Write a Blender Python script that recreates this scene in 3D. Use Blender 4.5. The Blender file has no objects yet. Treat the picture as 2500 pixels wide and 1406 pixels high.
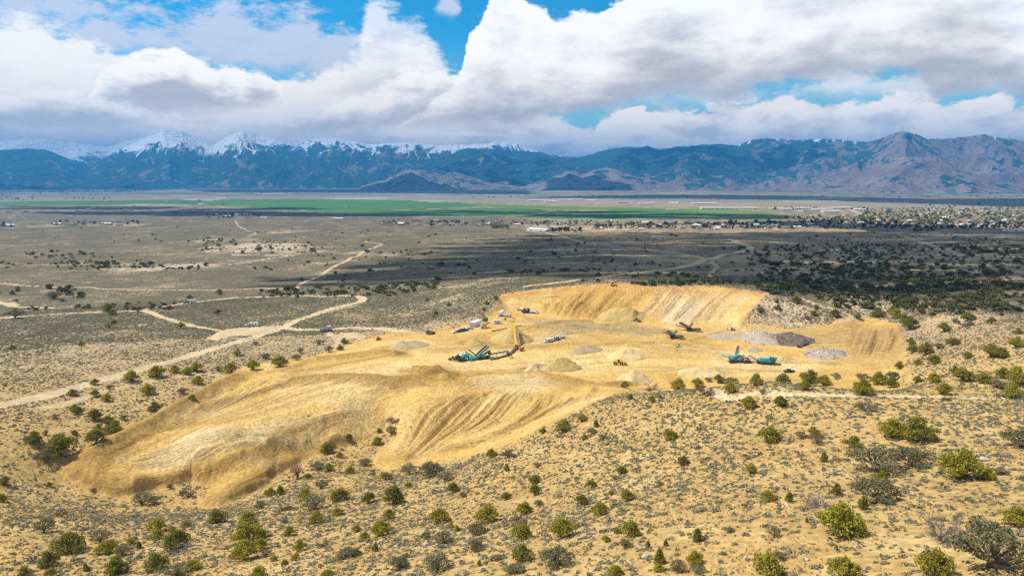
import bpy, bmesh, math, random
import numpy as np
from mathutils import Vector, Matrix, Euler

# ------------------------------------------------------------------ camera, sky, sun
SC = bpy.context.scene
COL = SC.collection
F = 1667.0                      # focal length in photograph pixels (2500 wide)
PITCH = math.radians(8.97)
SUN_EL = math.radians(57.0)
SUN_AZ = math.radians(-84.0)    # measured from +y (view direction) towards +x; sun stands to the left

cam_d = bpy.data.cameras.new("camera")
cam = bpy.data.objects.new("camera", cam_d)
COL.objects.link(cam)
cam_d.sensor_width = 36.0
cam_d.lens = 36.0 * F / 2500.0
cam_d.clip_start = 1.0
cam_d.clip_end = 200000.0
cam.location = (0, 0, 0)
cam.rotation_euler = (math.pi / 2 - PITCH, 0, 0)
SC.camera = cam

SC.view_settings.view_transform = 'Standard'
SC.view_settings.look = 'None'
SC.view_settings.exposure = 0.54
SC.view_settings.gamma = 1.0
try:
    SC.cycles.use_denoising = False
    SC.cycles.denoiser = 'OPENIMAGEDENOISE'
    SC.cycles.denoising_prefilter = 'ACCURATE'
    SC.cycles.max_bounces = 5
    SC.cycles.diffuse_bounces = 2
    SC.cycles.volume_bounces = 0
    SC.cycles.transparent_max_bounces = 8
    SC.cycles.caustics_reflective = False
    SC.cycles.caustics_refractive = False
    SC.cycles.filter_width = 1.25
except Exception:
    pass

SUN_DIR = Vector((math.sin(SUN_AZ) * math.cos(SUN_EL), math.cos(SUN_AZ) * math.cos(SUN_EL), math.sin(SUN_EL)))
sun_d = bpy.data.lights.new("sun", 'SUN')
sun_d.energy = 4.2
sun_d.angle = math.radians(0.5)
sun_d.color = (1.0, 0.95, 0.87)
sun = bpy.data.objects.new("sun", sun_d)
COL.objects.link(sun)
sun.rotation_euler = SUN_DIR.to_track_quat('Z', 'Y').to_euler()
sun.location = (-300, 0, 500)


def ray(px, py):
    a = (px - 1250.0) / F
    v = (703.0 - py) / F
    cp, sp = math.cos(PITCH), math.sin(PITCH)
    return np.array([a, cp + v * sp, -sp + v * cp])


def azel(px, py):
    d = ray(px, py)
    return math.atan2(d[0], d[1]), math.atan2(d[2], math.hypot(d[0], d[1]))


def lin(r, g, b):
    return tuple((c / 255 / 12.92) if c / 255 <= 0.04045 else ((c / 255 + 0.055) / 1.055) ** 2.4 for c in (r, g, b))


# ---- node helpers
class NT:
    def __init__(self, tree):
        self.t = tree
        self.n = tree.nodes
        self.l = tree.links

    def new(self, typ, **kw):
        nd = self.n.new(typ)
        for k, v in kw.items():
            setattr(nd, k, v)
        return nd

    def set(self, sock, v):
        if hasattr(v, 'is_linked') or isinstance(v, bpy.types.NodeSocket):
            self.l.new(v, sock)
        else:
            sock.default_value = v

    def math(self, op, a, b=None, c=None, clamp=False):
        nd = self.new('ShaderNodeMath', operation=op, use_clamp=clamp)
        self.set(nd.inputs[0], a)
        if b is not None:
            self.set(nd.inputs[1], b)
        if c is not None:
            self.set(nd.inputs[2], c)
        return nd.outputs[0]

    def sstep(self, x, lo, hi):
        nd = self.new('ShaderNodeMapRange', interpolation_type='SMOOTHSTEP')
        self.set(nd.inputs['Value'], x)
        self.set(nd.inputs['From Min'], lo)
        self.set(nd.inputs['From Max'], hi)
        return nd.outputs['Result']

    def mrange(self, x, a, b, c, d, clamp=True):
        nd = self.new('ShaderNodeMapRange', clamp=clamp)
        for i, v in zip(('Value', 'From Min', 'From Max', 'To Min', 'To Max'), (x, a, b, c, d)):
            self.set(nd.inputs[i], v)
        return nd.outputs['Result']

    def mix(self, f, a, b, blend='MIX'):
        nd = self.new('ShaderNodeMix', data_type='RGBA', blend_type=blend)
        self.set(nd.inputs['Factor'], f)
        for s, v in ((nd.inputs[6], a), (nd.inputs[7], b)):
            if isinstance(v, tuple) and len(v) == 3:
                v = v + (1,)
            self.set(s, v)
        return nd.outputs[2]

    def comb(self, x, y, z=0.0):
        nd = self.new('ShaderNodeCombineXYZ')
        for s, v in zip(nd.inputs, (x, y, z)):
            self.set(s, v)
        return nd.outputs[0]

    def vadd(self, a, b):
        nd = self.new('ShaderNodeVectorMath', operation='ADD')
        self.set(nd.inputs[0], a)
        self.set(nd.inputs[1], b)
        return nd.outputs[0]

    def vmul(self, a, b):
        nd = self.new('ShaderNodeVectorMath', operation='MULTIPLY')
        self.set(nd.inputs[0], a)
        self.set(nd.inputs[1], b)
        return nd.outputs[0]

    def noise(self, vec, scale, detail=4.0, rough=0.55, lac=2.0, dist=0.0, typ='FBM', col=False):
        nd = self.new('ShaderNodeTexNoise', noise_type=typ)
        nd.normalize = True
        self.set(nd.inputs['Vector'], vec)
        self.set(nd.inputs['Scale'], scale)
        self.set(nd.inputs['Detail'], detail)
        self.set(nd.inputs['Roughness'], rough)
        self.set(nd.inputs['Lacunarity'], lac)
        self.set(nd.inputs['Distortion'], dist)
        return nd.outputs['Color' if col else 'Fac']

    def voro(self, vec, scale, feature='F1', rnd=1.0, out='Distance', detail=0.0, rough=0.5, smooth=0.3):
        nd = self.new('ShaderNodeTexVoronoi', feature=feature)
        nd.normalize = detail > 0
        self.set(nd.inputs['Vector'], vec)
        self.set(nd.inputs['Scale'], scale)
        self.set(nd.inputs['Randomness'], rnd)
        self.set(nd.inputs['Detail'], detail)
        self.set(nd.inputs['Roughness'], rough)
        if 'Smoothness' in nd.inputs and feature == 'SMOOTH_F1':
            self.set(nd.inputs['Smoothness'], smooth)
        return nd.outputs[out]

    def attr(self, name, out='Fac'):
        nd = self.new('ShaderNodeAttribute', attribute_name=name)
        return nd.outputs[out]


# ---- world: Nishita sky with procedural cumulus layered in front of it, all by direction
world = bpy.data.worlds.new("World")
SC.world = world
world.use_nodes = True
WW = NT(world.node_tree)
WW.n.clear()


def nishita(T):
    sky = T.new('ShaderNodeTexSky', sky_type='NISHITA')
    sky.sun_disc = False
    sky.sun_elevation = SUN_EL
    sky.sun_rotation = SUN_AZ
    sky.altitude = 1600
    sky.air_density = 1.0
    sky.dust_density = 0.3
    sky.ozone_density = 2.0
    return sky


def build_sky_light():
    sky = nishita(WW)
    tc = WW.new('ShaderNodeTexCoord').outputs['Generated']
    hi = WW.sstep(WW.noise(tc, 2.2, 3.0, 0.6), 0.42, 0.62)
    col = WW.mix(1.0, sky.outputs[0], (1.0, 1.0, 0.92, 1), 'MULTIPLY')
    col = WW.mix(hi, col, (5.0, 5.0, 5.3))
    bg = WW.new('ShaderNodeBackground')
    WW.l.new(col, bg.inputs['Color'])
    bg.inputs['Strength'].default_value = 0.1
    out = WW.new('ShaderNodeOutputWorld')
    WW.l.new(bg.outputs[0], out.inputs['Surface'])


build_sky_light()
M_SKY = bpy.data.materials.new("sky_with_clouds")
M_SKY.use_nodes = True
W = NT(M_SKY.node_tree)
W.n.clear()
AZ0, AZR = -0.95, 1.9
EL0, ELR = -0.02, 0.36


def build_world():
    nrm = W.new('ShaderNodeVectorMath', operation='NORMALIZE')
    W.l.new(W.new('ShaderNodeNewGeometry').outputs['Position'], nrm.inputs[0])
    tc = nrm.outputs[0]
    sep = W.new('ShaderNodeSeparateXYZ')
    W.l.new(tc, sep.inputs[0])
    az = W.math('ARCTAN2', sep.outputs[0], sep.outputs[1])
    el = W.math('ARCSINE', sep.outputs[2])
    P = W.comb(az, W.math('MULTIPLY', el, 1.9), 0.0)
    # shared noises (scales are per radian: frame is 1.29 rad wide)
    big = W.math('SUBTRACT', W.noise(P, 5.0, 3.0, 0.5), 0.5)
    nA = W.noise(P, 11.0, 9.0, 0.60)
    wv = W.new('ShaderNodeVectorMath', operation='SCALE')
    wn = W.new('ShaderNodeVectorMath', operation='SUBTRACT')
    W.l.new(W.noise(P, 16.0, 5.0, 0.6, col=True), wn.inputs[0])
    wn.inputs[1].default_value = (0.5, 0.5, 0.5)
    W.l.new(wn.outputs[0], wv.inputs[0])
    wv.inputs['Scale'].default_value = 0.055
    PW = W.vadd(P, wv.outputs[0])
    puff = W.voro(PW, 15.0, 'SMOOTH_F1', detail=4.0, rough=0.55, smooth=0.25)
    puffS = W.voro(W.vadd(PW, (-0.008, 0.014, 0.0)), 15.0, 'SMOOTH_F1', detail=4.0, rough=0.55, smooth=0.25)
    nL, nLS = W.noise(P, 9.0, 4.0, 0.52), W.noise(W.vadd(P, (-0.018, 0.030, 0.0)), 9.0, 4.0, 0.52)
    relief = W.math('ADD', W.math('MULTIPLY', W.math('SUBTRACT', nL, nLS), 1.5),
                    W.math('ADD', W.math('MULTIPLY', W.math('SUBTRACT', puffS, puff), 0.9), W.math('MULTIPLY', W.math('SUBTRACT', nA, nL), 0.5)))
    puff2 = W.voro(PW, 38.0, 'SMOOTH_F1', detail=3.0, rough=0.6, smooth=0.2)
    rag = W.math('ADD', W.math('MULTIPLY', W.math('SUBTRACT', nA, 0.5), 1.3), W.math('ADD', W.math('MULTIPLY', W.math('SUBTRACT', 0.40, puff), 1.0), W.math('MULTIPLY', W.math('SUBTRACT', 0.40, puff2), 0.5)))
    street = W.math('SUBTRACT', W.noise(W.vmul(P, (1.0, 2.6, 1.0)), 7.5, 7.0, 0.58), 0.5)

    azn = W.math('DIVIDE', W.math('SUBTRACT', az, AZ0), AZR)

    def curve(pts):
        fc = W.new('ShaderNodeFloatCurve')
        c = fc.mapping.curves[0]
        ps = []
        for px, py in pts:
            a, e = azel(px, py)
            ps.append(((a - AZ0) / AZR, min(max((e - EL0) / ELR, 0.0), 1.0)))
        ps.sort()
        ps = [(0.0, ps[0][1])] + ps + [(1.0, ps[-1][1])]
        while len(c.points) < len(ps):
            c.points.new(0.5, 0.5)
        for p, (x, y) in zip(c.points, ps):
            p.location = (x, y)
            p.handle_type = 'AUTO_CLAMPED'
        fc.mapping.update()
        W.l.new(W.math('ADD', azn, W.math('MULTIPLY', big, 0.03)), fc.inputs['Value'])
        return W.math('ADD', W.math('MULTIPLY', fc.outputs[0], ELR), EL0)

    sky = nishita(W)
    W.l.new(tc, sky.inputs[0])
    skc = W.mix(1.0, sky.outputs[0], W.mix(W.sstep(el, 0.04, 0.22), (1.05, 1.45, 1.12), (0.10, 0.92, 1.14)), 'MULTIPLY')
    col = skc

    # clouds low over the horizon are far away; they shine through the whole depth of the valley's air
    low = W.mix(W.sstep(el, 0.03, 0.25), (1.68, 1.42, 1.10), (1.04, 1.02, 1.0))

    def layer(col, top, bot, te, be, rt, rb, tint, dark, lo, hi, opac=1.0, kr=1.2, kv=0.55, kn=0.5, t_h=0.10):
        T = curve([(x, y - 2) for x, y in top])
        B = curve(bot)
        et = W.math('SUBTRACT', T, el)                      # >0 under the top
        et = W.math('ADD', et, W.math('MULTIPLY', rag, rt))
        m1 = W.sstep(et, -te, te)
        eb = W.math('ADD', W.math('SUBTRACT', el, B), W.math('MULTIPLY', W.math('SUBTRACT', nA, 0.5), rb))
        m2 = W.sstep(eb, -be, be)
        m = W.math('MULTIPLY', W.math('MULTIPLY', m1, m2), opac)
        # brightness: tops and sunward billows bright, bases grey
        vert = W.math('SUBTRACT', 1.0, W.mrange(W.math('SUBTRACT', T, el), 0.0, t_h, 0.0, 1.0))
        base = W.mrange(W.math('SUBTRACT', el, B), 0.0, 0.05, 0.0, 1.0)
        b = W.math('ADD', W.math('MULTIPLY', vert, kv), W.math('MULTIPLY', relief, kr))
        b = W.math('ADD', b, W.math('MULTIPLY', big, kn))
        b = W.math('ADD', b, W.math('MULTIPLY', base, 0.35))
        b = W.math('ADD', b, W.math('MULTIPLY', street, 0.75))
        b = W.sstep(b, lo, hi)
        cc = W.mix(1.0, W.mix(b, tuple(10 * c for c in dark), tuple(10 * c for c in tint)), low, 'MULTIPLY')
        return W.mix(m, col, cc), m

    white = (0.83, 0.82, 0.83)
    grey = (0.36, 0.365, 0.40)
    lav = (0.56, 0.55, 0.62)
    # thin high wisps, upper left
    col, _ = layer(col, [(0, 60), (150, 75), (200, 45), (300, 85), (430, 95), (520, 50), (640, 60), (760, 95), (900, 150), (960, 300), (2500, 300)],
                   [(0, 150), (250, 150), (430, 150), (520, 130), (620, 165), (760, 200), (900, 300), (1100, 320), (2500, 320)],
                   0.020, 0.020, 0.15, 0.14, (0.68, 0.66, 0.71), (0.50, 0.50, 0.58), -0.3, 0.9, opac=0.72)
    # low far bank along the horizon
    col, _ = layer(col, [(-200, 200), (900, 250), (1250, 290), (1400, 318), (1520, 292), (1565, 272), (1605, 296), (1700, 284), (1800, 278), (1900, 243), (1960, 262),
                         (2050, 268), (2150, 250), (2210, 262), (2300, 268), (2400, 252), (2500, 268), (2800, 260)],
                   [(-200, 520), (2800, 520)], 0.004, 0.02, 0.045, 0.0, (0.92, 0.92, 0.93), (0.56, 0.565, 0.60), 0.15, 0.85, kr=1.5, kv=0.5, kn=0.9, t_h=0.05)
    # broad left bank, back
    col, _ = layer(col, [(-300, 60), (0, 82), (80, 82), (180, 95), (260, 140), (340, 165), (500, 190), (640, 215), (740, 205), (850, 175), (900, 140), (950, 128), (1010, 135), (1050, 165),
                         (1085, 195), (1120, 185), (1160, 160), (1200, 190), (1300, 260), (1500, 340), (2500, 380)],
                   [(-300, 520), (1250, 520), (1500, 420), (2500, 420)], 0.008, 0.02, 0.065, 0.0, (0.86, 0.86, 0.875), (0.60, 0.605, 0.635), 0.05, 0.95, kr=1.0, kv=0.6, kn=1.0, t_h=0.12)
    col, _ = layer(col, [(780, 240), (830, 185), (870, 140), (900, 62), (925, 22), (950, 40), (985, 68), (1015, 80), (1045, 120), (1085, 190), (1120, 240)], [(780, 250), (950, 240), (1120, 250)],
                   0.014, 0.02, 0.085, 0.05, (0.86, 0.86, 0.875), (0.60, 0.605, 0.64), 0.0, 0.9, opac=0.8)
    # bright cumulus in front on the left, grey flat base
    col, _ = layer(col, [(-300, 330), (150, 300), (230, 200), (300, 160), (380, 132), (430, 130), (480, 160), (540, 178), (620, 182), (680, 215), (740, 300), (1200, 330), (2500, 420)],
                   [(-300, 330), (150, 255), (300, 262), (450, 268), (600, 262), (690, 250), (760, 300), (2500, 420)], 0.004, 0.014, 0.032, 0.03, (0.95, 0.95, 0.955), (0.45, 0.455, 0.48),
                   0.30, 1.0, kr=1.3, kv=0.75, kn=0.3, t_h=0.07)
    col, _ = layer(col, [(-300, 250), (0, 245), (100, 240), (220, 250), (330, 300), (600, 320), (800, 280), (900, 225), (1000, 190), (1080, 185), (1160, 230), (1300, 330), (2500, 420)],
                   [(-300, 300), (250, 305), (500, 320), (700, 318), (900, 310), (1050, 300), (1250, 320), (2500, 420)], 0.006, 0.016, 0.045, 0.04, (0.92, 0.92, 0.93), (0.49, 0.495, 0.525),
                   0.20, 0.95, kr=1.2, kv=0.6, kn=0.5, t_h=0.08)
    # small detached puff, top middle
    col, _ = layer(col, [(1040, 60), (1058, 20), (1080, 2), (1105, 15), (1125, 60)], [(1040, 30), (1070, 42), (1100, 46), (1125, 30)],
                   0.010, 0.010, 0.05, 0.05, (0.72, 0.72, 0.75), (0.55, 0.56, 0.62), -0.2, 0.8, opac=0.7)
    # the great bank reaching in from the right
    col, _ = layer(col, [(900, 420), (980, 330), (1050, 270), (1100, 225), (1125, 175), (1142, 112), (1175, 70), (1195, 15), (1225, -8), (1285, 15), (1330, 45), (1352, 72), (1380, 62), (1415, 42), (1450, 48), (1490, 12),
                         (1540, -5), (1620, -30), (1800, -90), (2200, -120), (2800, -140)],
                   [(900, 330), (1040, 300), (1150, 292), (1270, 298), (1380, 278), (1480, 258), (1600, 238), (1700, 232), (1770, 240), (1850, 215), (1950, 195), (2060, 182), (2200, 182), (2260, 200), (2300, 232), (2350, 228),
                    (2420, 214), (2500, 232), (2800, 240)],
                   0.0045, 0.011, 0.046, 0.055, (0.95, 0.945, 0.95), (0.41, 0.41, 0.43), 0.15, 1.10, kr=0.8, kv=0.72, kn=0.9, t_h=0.20)
    lowm = W.sstep(el, -0.02, 0.0)
    col = W.mix(lowm, (2.2, 1.9, 1.5), col)
    em = W.new('ShaderNodeEmission')
    W.l.new(col, em.inputs['Color'])
    em.inputs['Strength'].default_value = 0.1
    out = W.new('ShaderNodeOutputMaterial')
    W.l.new(em.outputs[0], out.inputs['Surface'])
    try:
        M_SKY.cycles.emission_sampling = 'NONE'
    except Exception:
        pass
    # the dome itself: a broad piece of a sphere far behind the mountains
    R, na, ne = 88000.0, 48, 16
    vs, fs = [], []
    for j in range(ne + 1):
        e = math.radians(-2.0 + 27.0 * j / ne)
        for i in range(na + 1):
            a = math.radians(-66.0 + 132.0 * i / na)
            vs.append((R * math.sin(a) * math.cos(e), R * math.cos(a) * math.cos(e), R * math.sin(e)))
    for j in range(ne):
        for i in range(na):
            k = j * (na + 1) + i
            fs.append((k, k + na + 1, k + na + 2, k + 1))
    me = bpy.data.meshes.new("sky")
    me.from_pydata(vs, [], fs)
    me.polygons.foreach_set("use_smooth", [True] * len(fs))
    me.materials.append(M_SKY)
    ob = bpy.data.objects.new("sky", me)
    COL.objects.link(ob)
    ob["kind"] = "structure"


build_world()
world.cycles.sampling_method = 'MANUAL'
world.cycles.sample_map_resolution = 512

# ------------------------------------------------------------------ numeric helpers
def hash2(ix, iy, seed):
    h = (ix.astype(np.int64) * 374761393 + iy.astype(np.int64) * 668265263 + seed * 974711) & 0xffffffff
    h = ((h ^ (h >> 13)) * 1274126177) & 0xffffffff
    h = ((h ^ (h >> 15)) * 2246822519) & 0xffffffff
    return ((h ^ (h >> 16)) & 0xffffff) / float(0xffffff)


def vn(x, y, seed=0):
    x0, y0 = np.floor(x), np.floor(y)
    fx, fy = x - x0, y - y0
    fx = fx * fx * fx * (fx * (fx * 6 - 15) + 10)
    fy = fy * fy * fy * (fy * (fy * 6 - 15) + 10)
    a, b = hash2(x0, y0, seed), hash2(x0 + 1, y0, seed)
    c, d = hash2(x0, y0 + 1, seed), hash2(x0 + 1, y0 + 1, seed)
    return (a * (1 - fx) + b * fx) * (1 - fy) + (c * (1 - fx) + d * fx) * fy


def fbm(x, y, octv=4, seed=0, gain=0.5):
    t, amp, tot = 0.0, 1.0, 0.0
    for o in range(octv):
        t = t + amp * vn(x, y, seed + o * 17)
        tot += amp
        amp *= gain
        x, y = 0.8 * x * 2.0 - 0.6 * y * 2.0 + 13.1, 0.6 * x * 2.0 + 0.8 * y * 2.0 + 7.7
    return t / tot


def ridged(x, y, octv=4, seed=0):
    t, amp, tot = 0.0, 1.0, 0.0
    for o in range(octv):
        t = t + amp * (1.0 - np.abs(2.0 * vn(x, y, seed + o * 31) - 1.0))
        tot += amp
        amp *= 0.5
        x, y = 0.8 * x * 2.0 - 0.6 * y * 2.0 + 3.1, 0.6 * x * 2.0 + 0.8 * y * 2.0 + 9.2
    return t / tot


def ss(x, a, b):
    t = np.clip((x - a) / (b - a), 0, 1)
    return t * t * (3 - 2 * t)


def tps_fit(uv, z, lam=1e-4):
    n = len(uv)
    d = np.linalg.norm(uv[:, None] - uv[None], axis=2)
    K = np.where(d > 0, d * d * np.log(d + 1e-12), 0) + lam * np.eye(n)
    P = np.c_[np.ones(n), uv]
    A = np.block([[K, P], [P.T, np.zeros((3, 3))]])
    return uv, np.linalg.solve(A, np.r_[z, 0, 0, 0])


def tps_eval(m, uv):
    c, w = m
    out = np.empty(len(uv))
    for i in range(0, len(uv), 20000):
        q = uv[i:i + 20000]
        d = np.sqrt(((q[:, None] - c[None]) ** 2).sum(2))
        K = np.where(d > 0, d * d * np.log(d + 1e-12), 0)
        out[i:i + 20000] = K @ w[:-3] + w[-3] + q @ w[-2:]
    return out


def px_az(px, py=800):
    d = ray(px, py)
    return math.atan2(d[0], d[1])


def ctrl(px, py, z):
    d = ray(px, py)
    t = z / d[2]
    return math.atan2(d[0], d[1]), math.log(t * math.hypot(d[0], d[1])), z


# ------------------------------------------------------------------ terrain surfaces
N_PTS = [ctrl(*p) for p in [
    # near hillside
    (2500, 2100, -30), (1250, 2100, -37), (0, 2100, -54), (2500, 1406, -36), (2250, 1406, -38), (1900, 1406, -42), (1600, 1406, -46), (1300, 1406, -50),
    (1000, 1406, -55.5), (700, 1406, -62), (400, 1406, -67), (100, 1406, -71), (-250, 1406, -72), (2750, 1300, -38),
    (2500, 1200, -42), (2200, 1200, -45), (1900, 1200, -49), (1600, 1200, -56), (1300, 1200, -68), (1150, 1240, -71), (1000, 1260, -75), (850, 1200, -88), (700, 1260, -81), (400, 1260, -86), (100, 1260, -81),
    (2500, 1080, -46), (2200, 1060, -49), (1900, 1060, -53), (1650, 1060, -58.5), (1450, 1060, -67), (2750, 1060, -44),
    (2500, 970, -49.5), (2200, 955, -52), (1900, 940, -55), (1700, 950, -58.5), (1550, 965, -63.5),
    (2500, 918, -53), (2300, 920, -53.5), (2450, 860, -60), (2400, 800, -66), (2300, 760, -70), (2300, 700, -74), (2500, 700, -71), (2750, 760, -64), (2230, 860, -76), (2240, 800, -76),
    # knob right of the pit, ground beyond the rim
    (1900, 790, -82), (1850, 722, -71), (1950, 737, -72.5), (2030, 768, -76.5), (1990, 790, -81), (2120, 775, -80), (2100, 730, -76), (1960, 715, -77),
    (1230, 717, -78.5), (1300, 706, -76), (1400, 698, -72), (1500, 693, -69), (1600, 700, -69.5), (1700, 697, -69), (1800, 707, -70),
    (1400, 680, -84), (1500, 676, -83), (1600, 676, -83), (1700, 676, -83), (1850, 680, -81), (2000, 690, -79),
    (1200, 680, -90), (1500, 650, -92), (1500, 620, -103), (1500, 600, -112), (1500, 570, -127), (1500, 550, -139), (1500, 530, -148), (1500, 510, -155), (1500, 490, -161),
    (2000, 650, -88), (2300, 650, -85), (2300, 600, -104), (2000, 600, -108), (2300, 570, -122), (2300, 540, -141), (2300, 510, -154), (2300, 485, -161), (2600, 600, -104), (2600, 540, -141),
    # left plain
    (0, 990, -80), (200, 930, -83), (400, 890, -86), (600, 835, -90), (690, 800, -93), (800, 760, -95), (880, 730, -96), (400, 760, -97), (100, 770, -99), (-200, 780, -99), (-200, 990, -78),
    (460, 740, -101), (300, 700, -107), (600, 700, -104), (900, 700, -98), (300, 650, -117), (900, 650, -110), (300, 600, -130), (900, 600, -124), (300, 570, -138), (900, 570, -135),
    (300, 550, -145), (900, 550, -144), (300, 530, -151), (900, 530, -150), (300, 510, -157), (900, 510, -156), (300, 485, -162), (900, 485, -162), (-200, 600, -130), (-200, 520, -154),
    (60, 628, -116), (150, 640, -114), (-100, 640, -112), (560, 600, -124), (1000, 760, -91), (1100, 742, -87), (1050, 700, -94), (1180, 722, -82), (950, 795, -91.5), (900, 780, -93), (1000, 800, -90.5),
    (200, 1000, -84.5), (300, 960, -86), (500, 930, -88.5), (200, 1095, -88), (0, 1100, -83), (0, 1250, -79), (-250, 1200, -78), (430, 965, -87.5),
    # under the spoil, gully
    (600, 1000, -95), (800, 1050, -98), (950, 1132, -99), (870, 1150, -96), (700, 1190, -96), (520, 1238, -97), (330, 1228, -97), (230, 1205, -96), (160, 1160, -92),
    (1040, 1150, -94), (1150, 1118, -88), (1300, 1058, -76), (1420, 1000, -70), (1060, 1050, -97),
]]
for px, dist, z in [(1900, 212, -69), (1900, 250, -82), (1700, 225, -73), (1700, 258, -83), (2050, 210, -66), (2080, 250, -78), (1560, 240, -76), (1600, 262, -83),
                    (2200, 235, -71), (2150, 265, -78), (1450, 262, -82)]:
    N_PTS.append((px_az(px, 915), math.log(dist), z))
for a in (-0.9, -0.5, 0.0, 0.5, 0.9):
    for lr, z in ((math.log(9000), -164), (math.log(30000), -166)):
        N_PTS.append((a, lr, z))
for a, z in ((-0.95, -56), (0.95, -33)):
    N_PTS.append((a, math.log(45), z))
N_PTS += [(-0.95, math.log(250), -78), (-0.95, math.log(800), -112), (-0.95, math.log(2500), -145), (0.95, math.log(200), -48), (0.95, math.log(500), -66), (0.95, math.log(2500), -135),
          (0, math.log(20), -37), (-0.7, math.log(20), -42), (0.7, math.log(20), -30)]
N_PTS = np.array(N_PTS)
N_MOD = tps_fit(N_PTS[:, :2], N_PTS[:, 2])

AZ_LO, AZ_HI, NA = -0.88, 0.88, 1500
LR_LO, LR_HI = math.log(24.0), math.log(33000.0)


def coarse(mod, na=260, nr=300, clamp=None):
    ca = np.linspace(AZ_LO, AZ_HI, na)
    cr = np.linspace(LR_LO, LR_HI, nr)
    g = np.stack(np.meshgrid(ca, cr), -1).reshape(-1, 2)
    return tps_eval(mod, g).reshape(nr, na)


def bil(tab, a, lr):
    nr, na = tab.shape
    fa = np.clip((a - AZ_LO) / (AZ_HI - AZ_LO) * (na - 1), 0, na - 1.001)
    fr = np.clip((lr - LR_LO) / (LR_HI - LR_LO) * (nr - 1), 0, nr - 1.001)
    ia, ir = fa.astype(int), fr.astype(int)
    ta, tr = fa - ia, fr - ir
    return (tab[ir, ia] * (1 - ta) + tab[ir, ia + 1] * ta) * (1 - tr) + (tab[ir + 1, ia] * (1 - ta) + tab[ir + 1, ia + 1] * ta) * tr


N_TAB = coarse(N_MOD)
N_TAB = np.where(np.linspace(LR_LO, LR_HI, 300)[:, None] > math.log(9000), np.minimum(N_TAB, -163.0), N_TAB)


def hit_tab(fun, px, py, lo=3.4, hi=10.2, n=1500):
    d = ray(px, py)
    a = math.atan2(d[0], d[1])
    sl = d[2] / math.hypot(d[0], d[1])
    lr = np.linspace(lo, hi, n)
    g = fun(np.full(n, a), lr) / np.exp(lr)
    k = np.nonzero(g >= sl)[0]
    i = max(int(k[0]), 1) if len(k) else n - 1
    f = (sl - g[i - 1]) / (g[i] - g[i - 1] + 1e-12)
    r = math.exp(lr[i - 1] + np.clip(f, 0, 1) * (lr[i] - lr[i - 1]))
    return r * math.sin(a), r * math.cos(a)


def natp(px, py):
    return hit_tab(lambda a, l: bil(N_TAB, a, l), px, py)


# outline of the disturbed ground: (px, py, step up(+)/down(-) of the worked surface against the natural one), or ('h', px, distance, step)
PIT = [(150, 1150, .6), (185, 1112, 1.0), (260, 1078, 1.2), (340, 1036, 1.5), (440, 985, 1.8), (520, 945, 2), (592, 903, 2), (660, 888, 1.2), (760, 874, 1), (830, 850, 1), (890, 829, .5), (950, 815, 0), (1010, 813, 0),
       (1045, 811, -.3), (1100, 797, -1.5), (1160, 778, -2), (1200, 755, -2), (1216, 735, -1), (1228, 717, 0), (1300, 706, 0), (1400, 697.5, 0), (1500, 692.5, 0), (1560, 697, 0), (1600, 700, 0), (1700, 697, 0),
       (1760, 700, 0), (1800, 707, 0), (1872, 716, 0), (1850, 740, -.5), (1812, 772, -1), (1806, 790, -1), (1880, 793, -.5), (1960, 800, -.3), (2020, 792, 0), (2070, 785, 0), (2130, 776, 0), (2195, 790, 0), (2212, 830, 0),
       ('h', 2205, 262, 0), ('h', 2120, 252, 0), ('h', 2000, 246, 0), ('h', 1900, 248, 0), ('h', 1800, 250, 0), ('h', 1700, 255, 0), ('h', 1620, 258, 0), (1565, 941, 0), (1500, 962, 0), (1440, 988, 0), (1380, 1018, 0), (1300, 1055, 0), (1250, 1080, 0),
       (1180, 1104, 0), (1130, 1120, 0), (1060, 1128, 0), (1000, 1130, 0), (950, 1146, 0), (905, 1134, 0), (925, 1100, .2), (958, 1072, .2), (940, 1046, .3), (900, 1062, .3), (850, 1085, .3), (790, 1096, .3), (740, 1122, .3), (690, 1150, .3),
       (640, 1187, .4), (590, 1215, .5), (530, 1240, .5), (488, 1230, .5), (515, 1196, .5), (470, 1172, 1), (430, 1182, 1), (380, 1192, 1), (330, 1207, .8), (270, 1212, .6), (215, 1192, .6)]
PIT_XY, PIT_ST = [], []
for p in PIT:
    if p[0] == 'h':
        a = px_az(p[1], 915)
        PIT_XY.append((p[2] * math.sin(a), p[2] * math.cos(a)))
    else:
        PIT_XY.append(natp(p[0], p[1]))
    PIT_ST.append(p[-1])
PIT_XY = np.array(PIT_XY)

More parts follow.
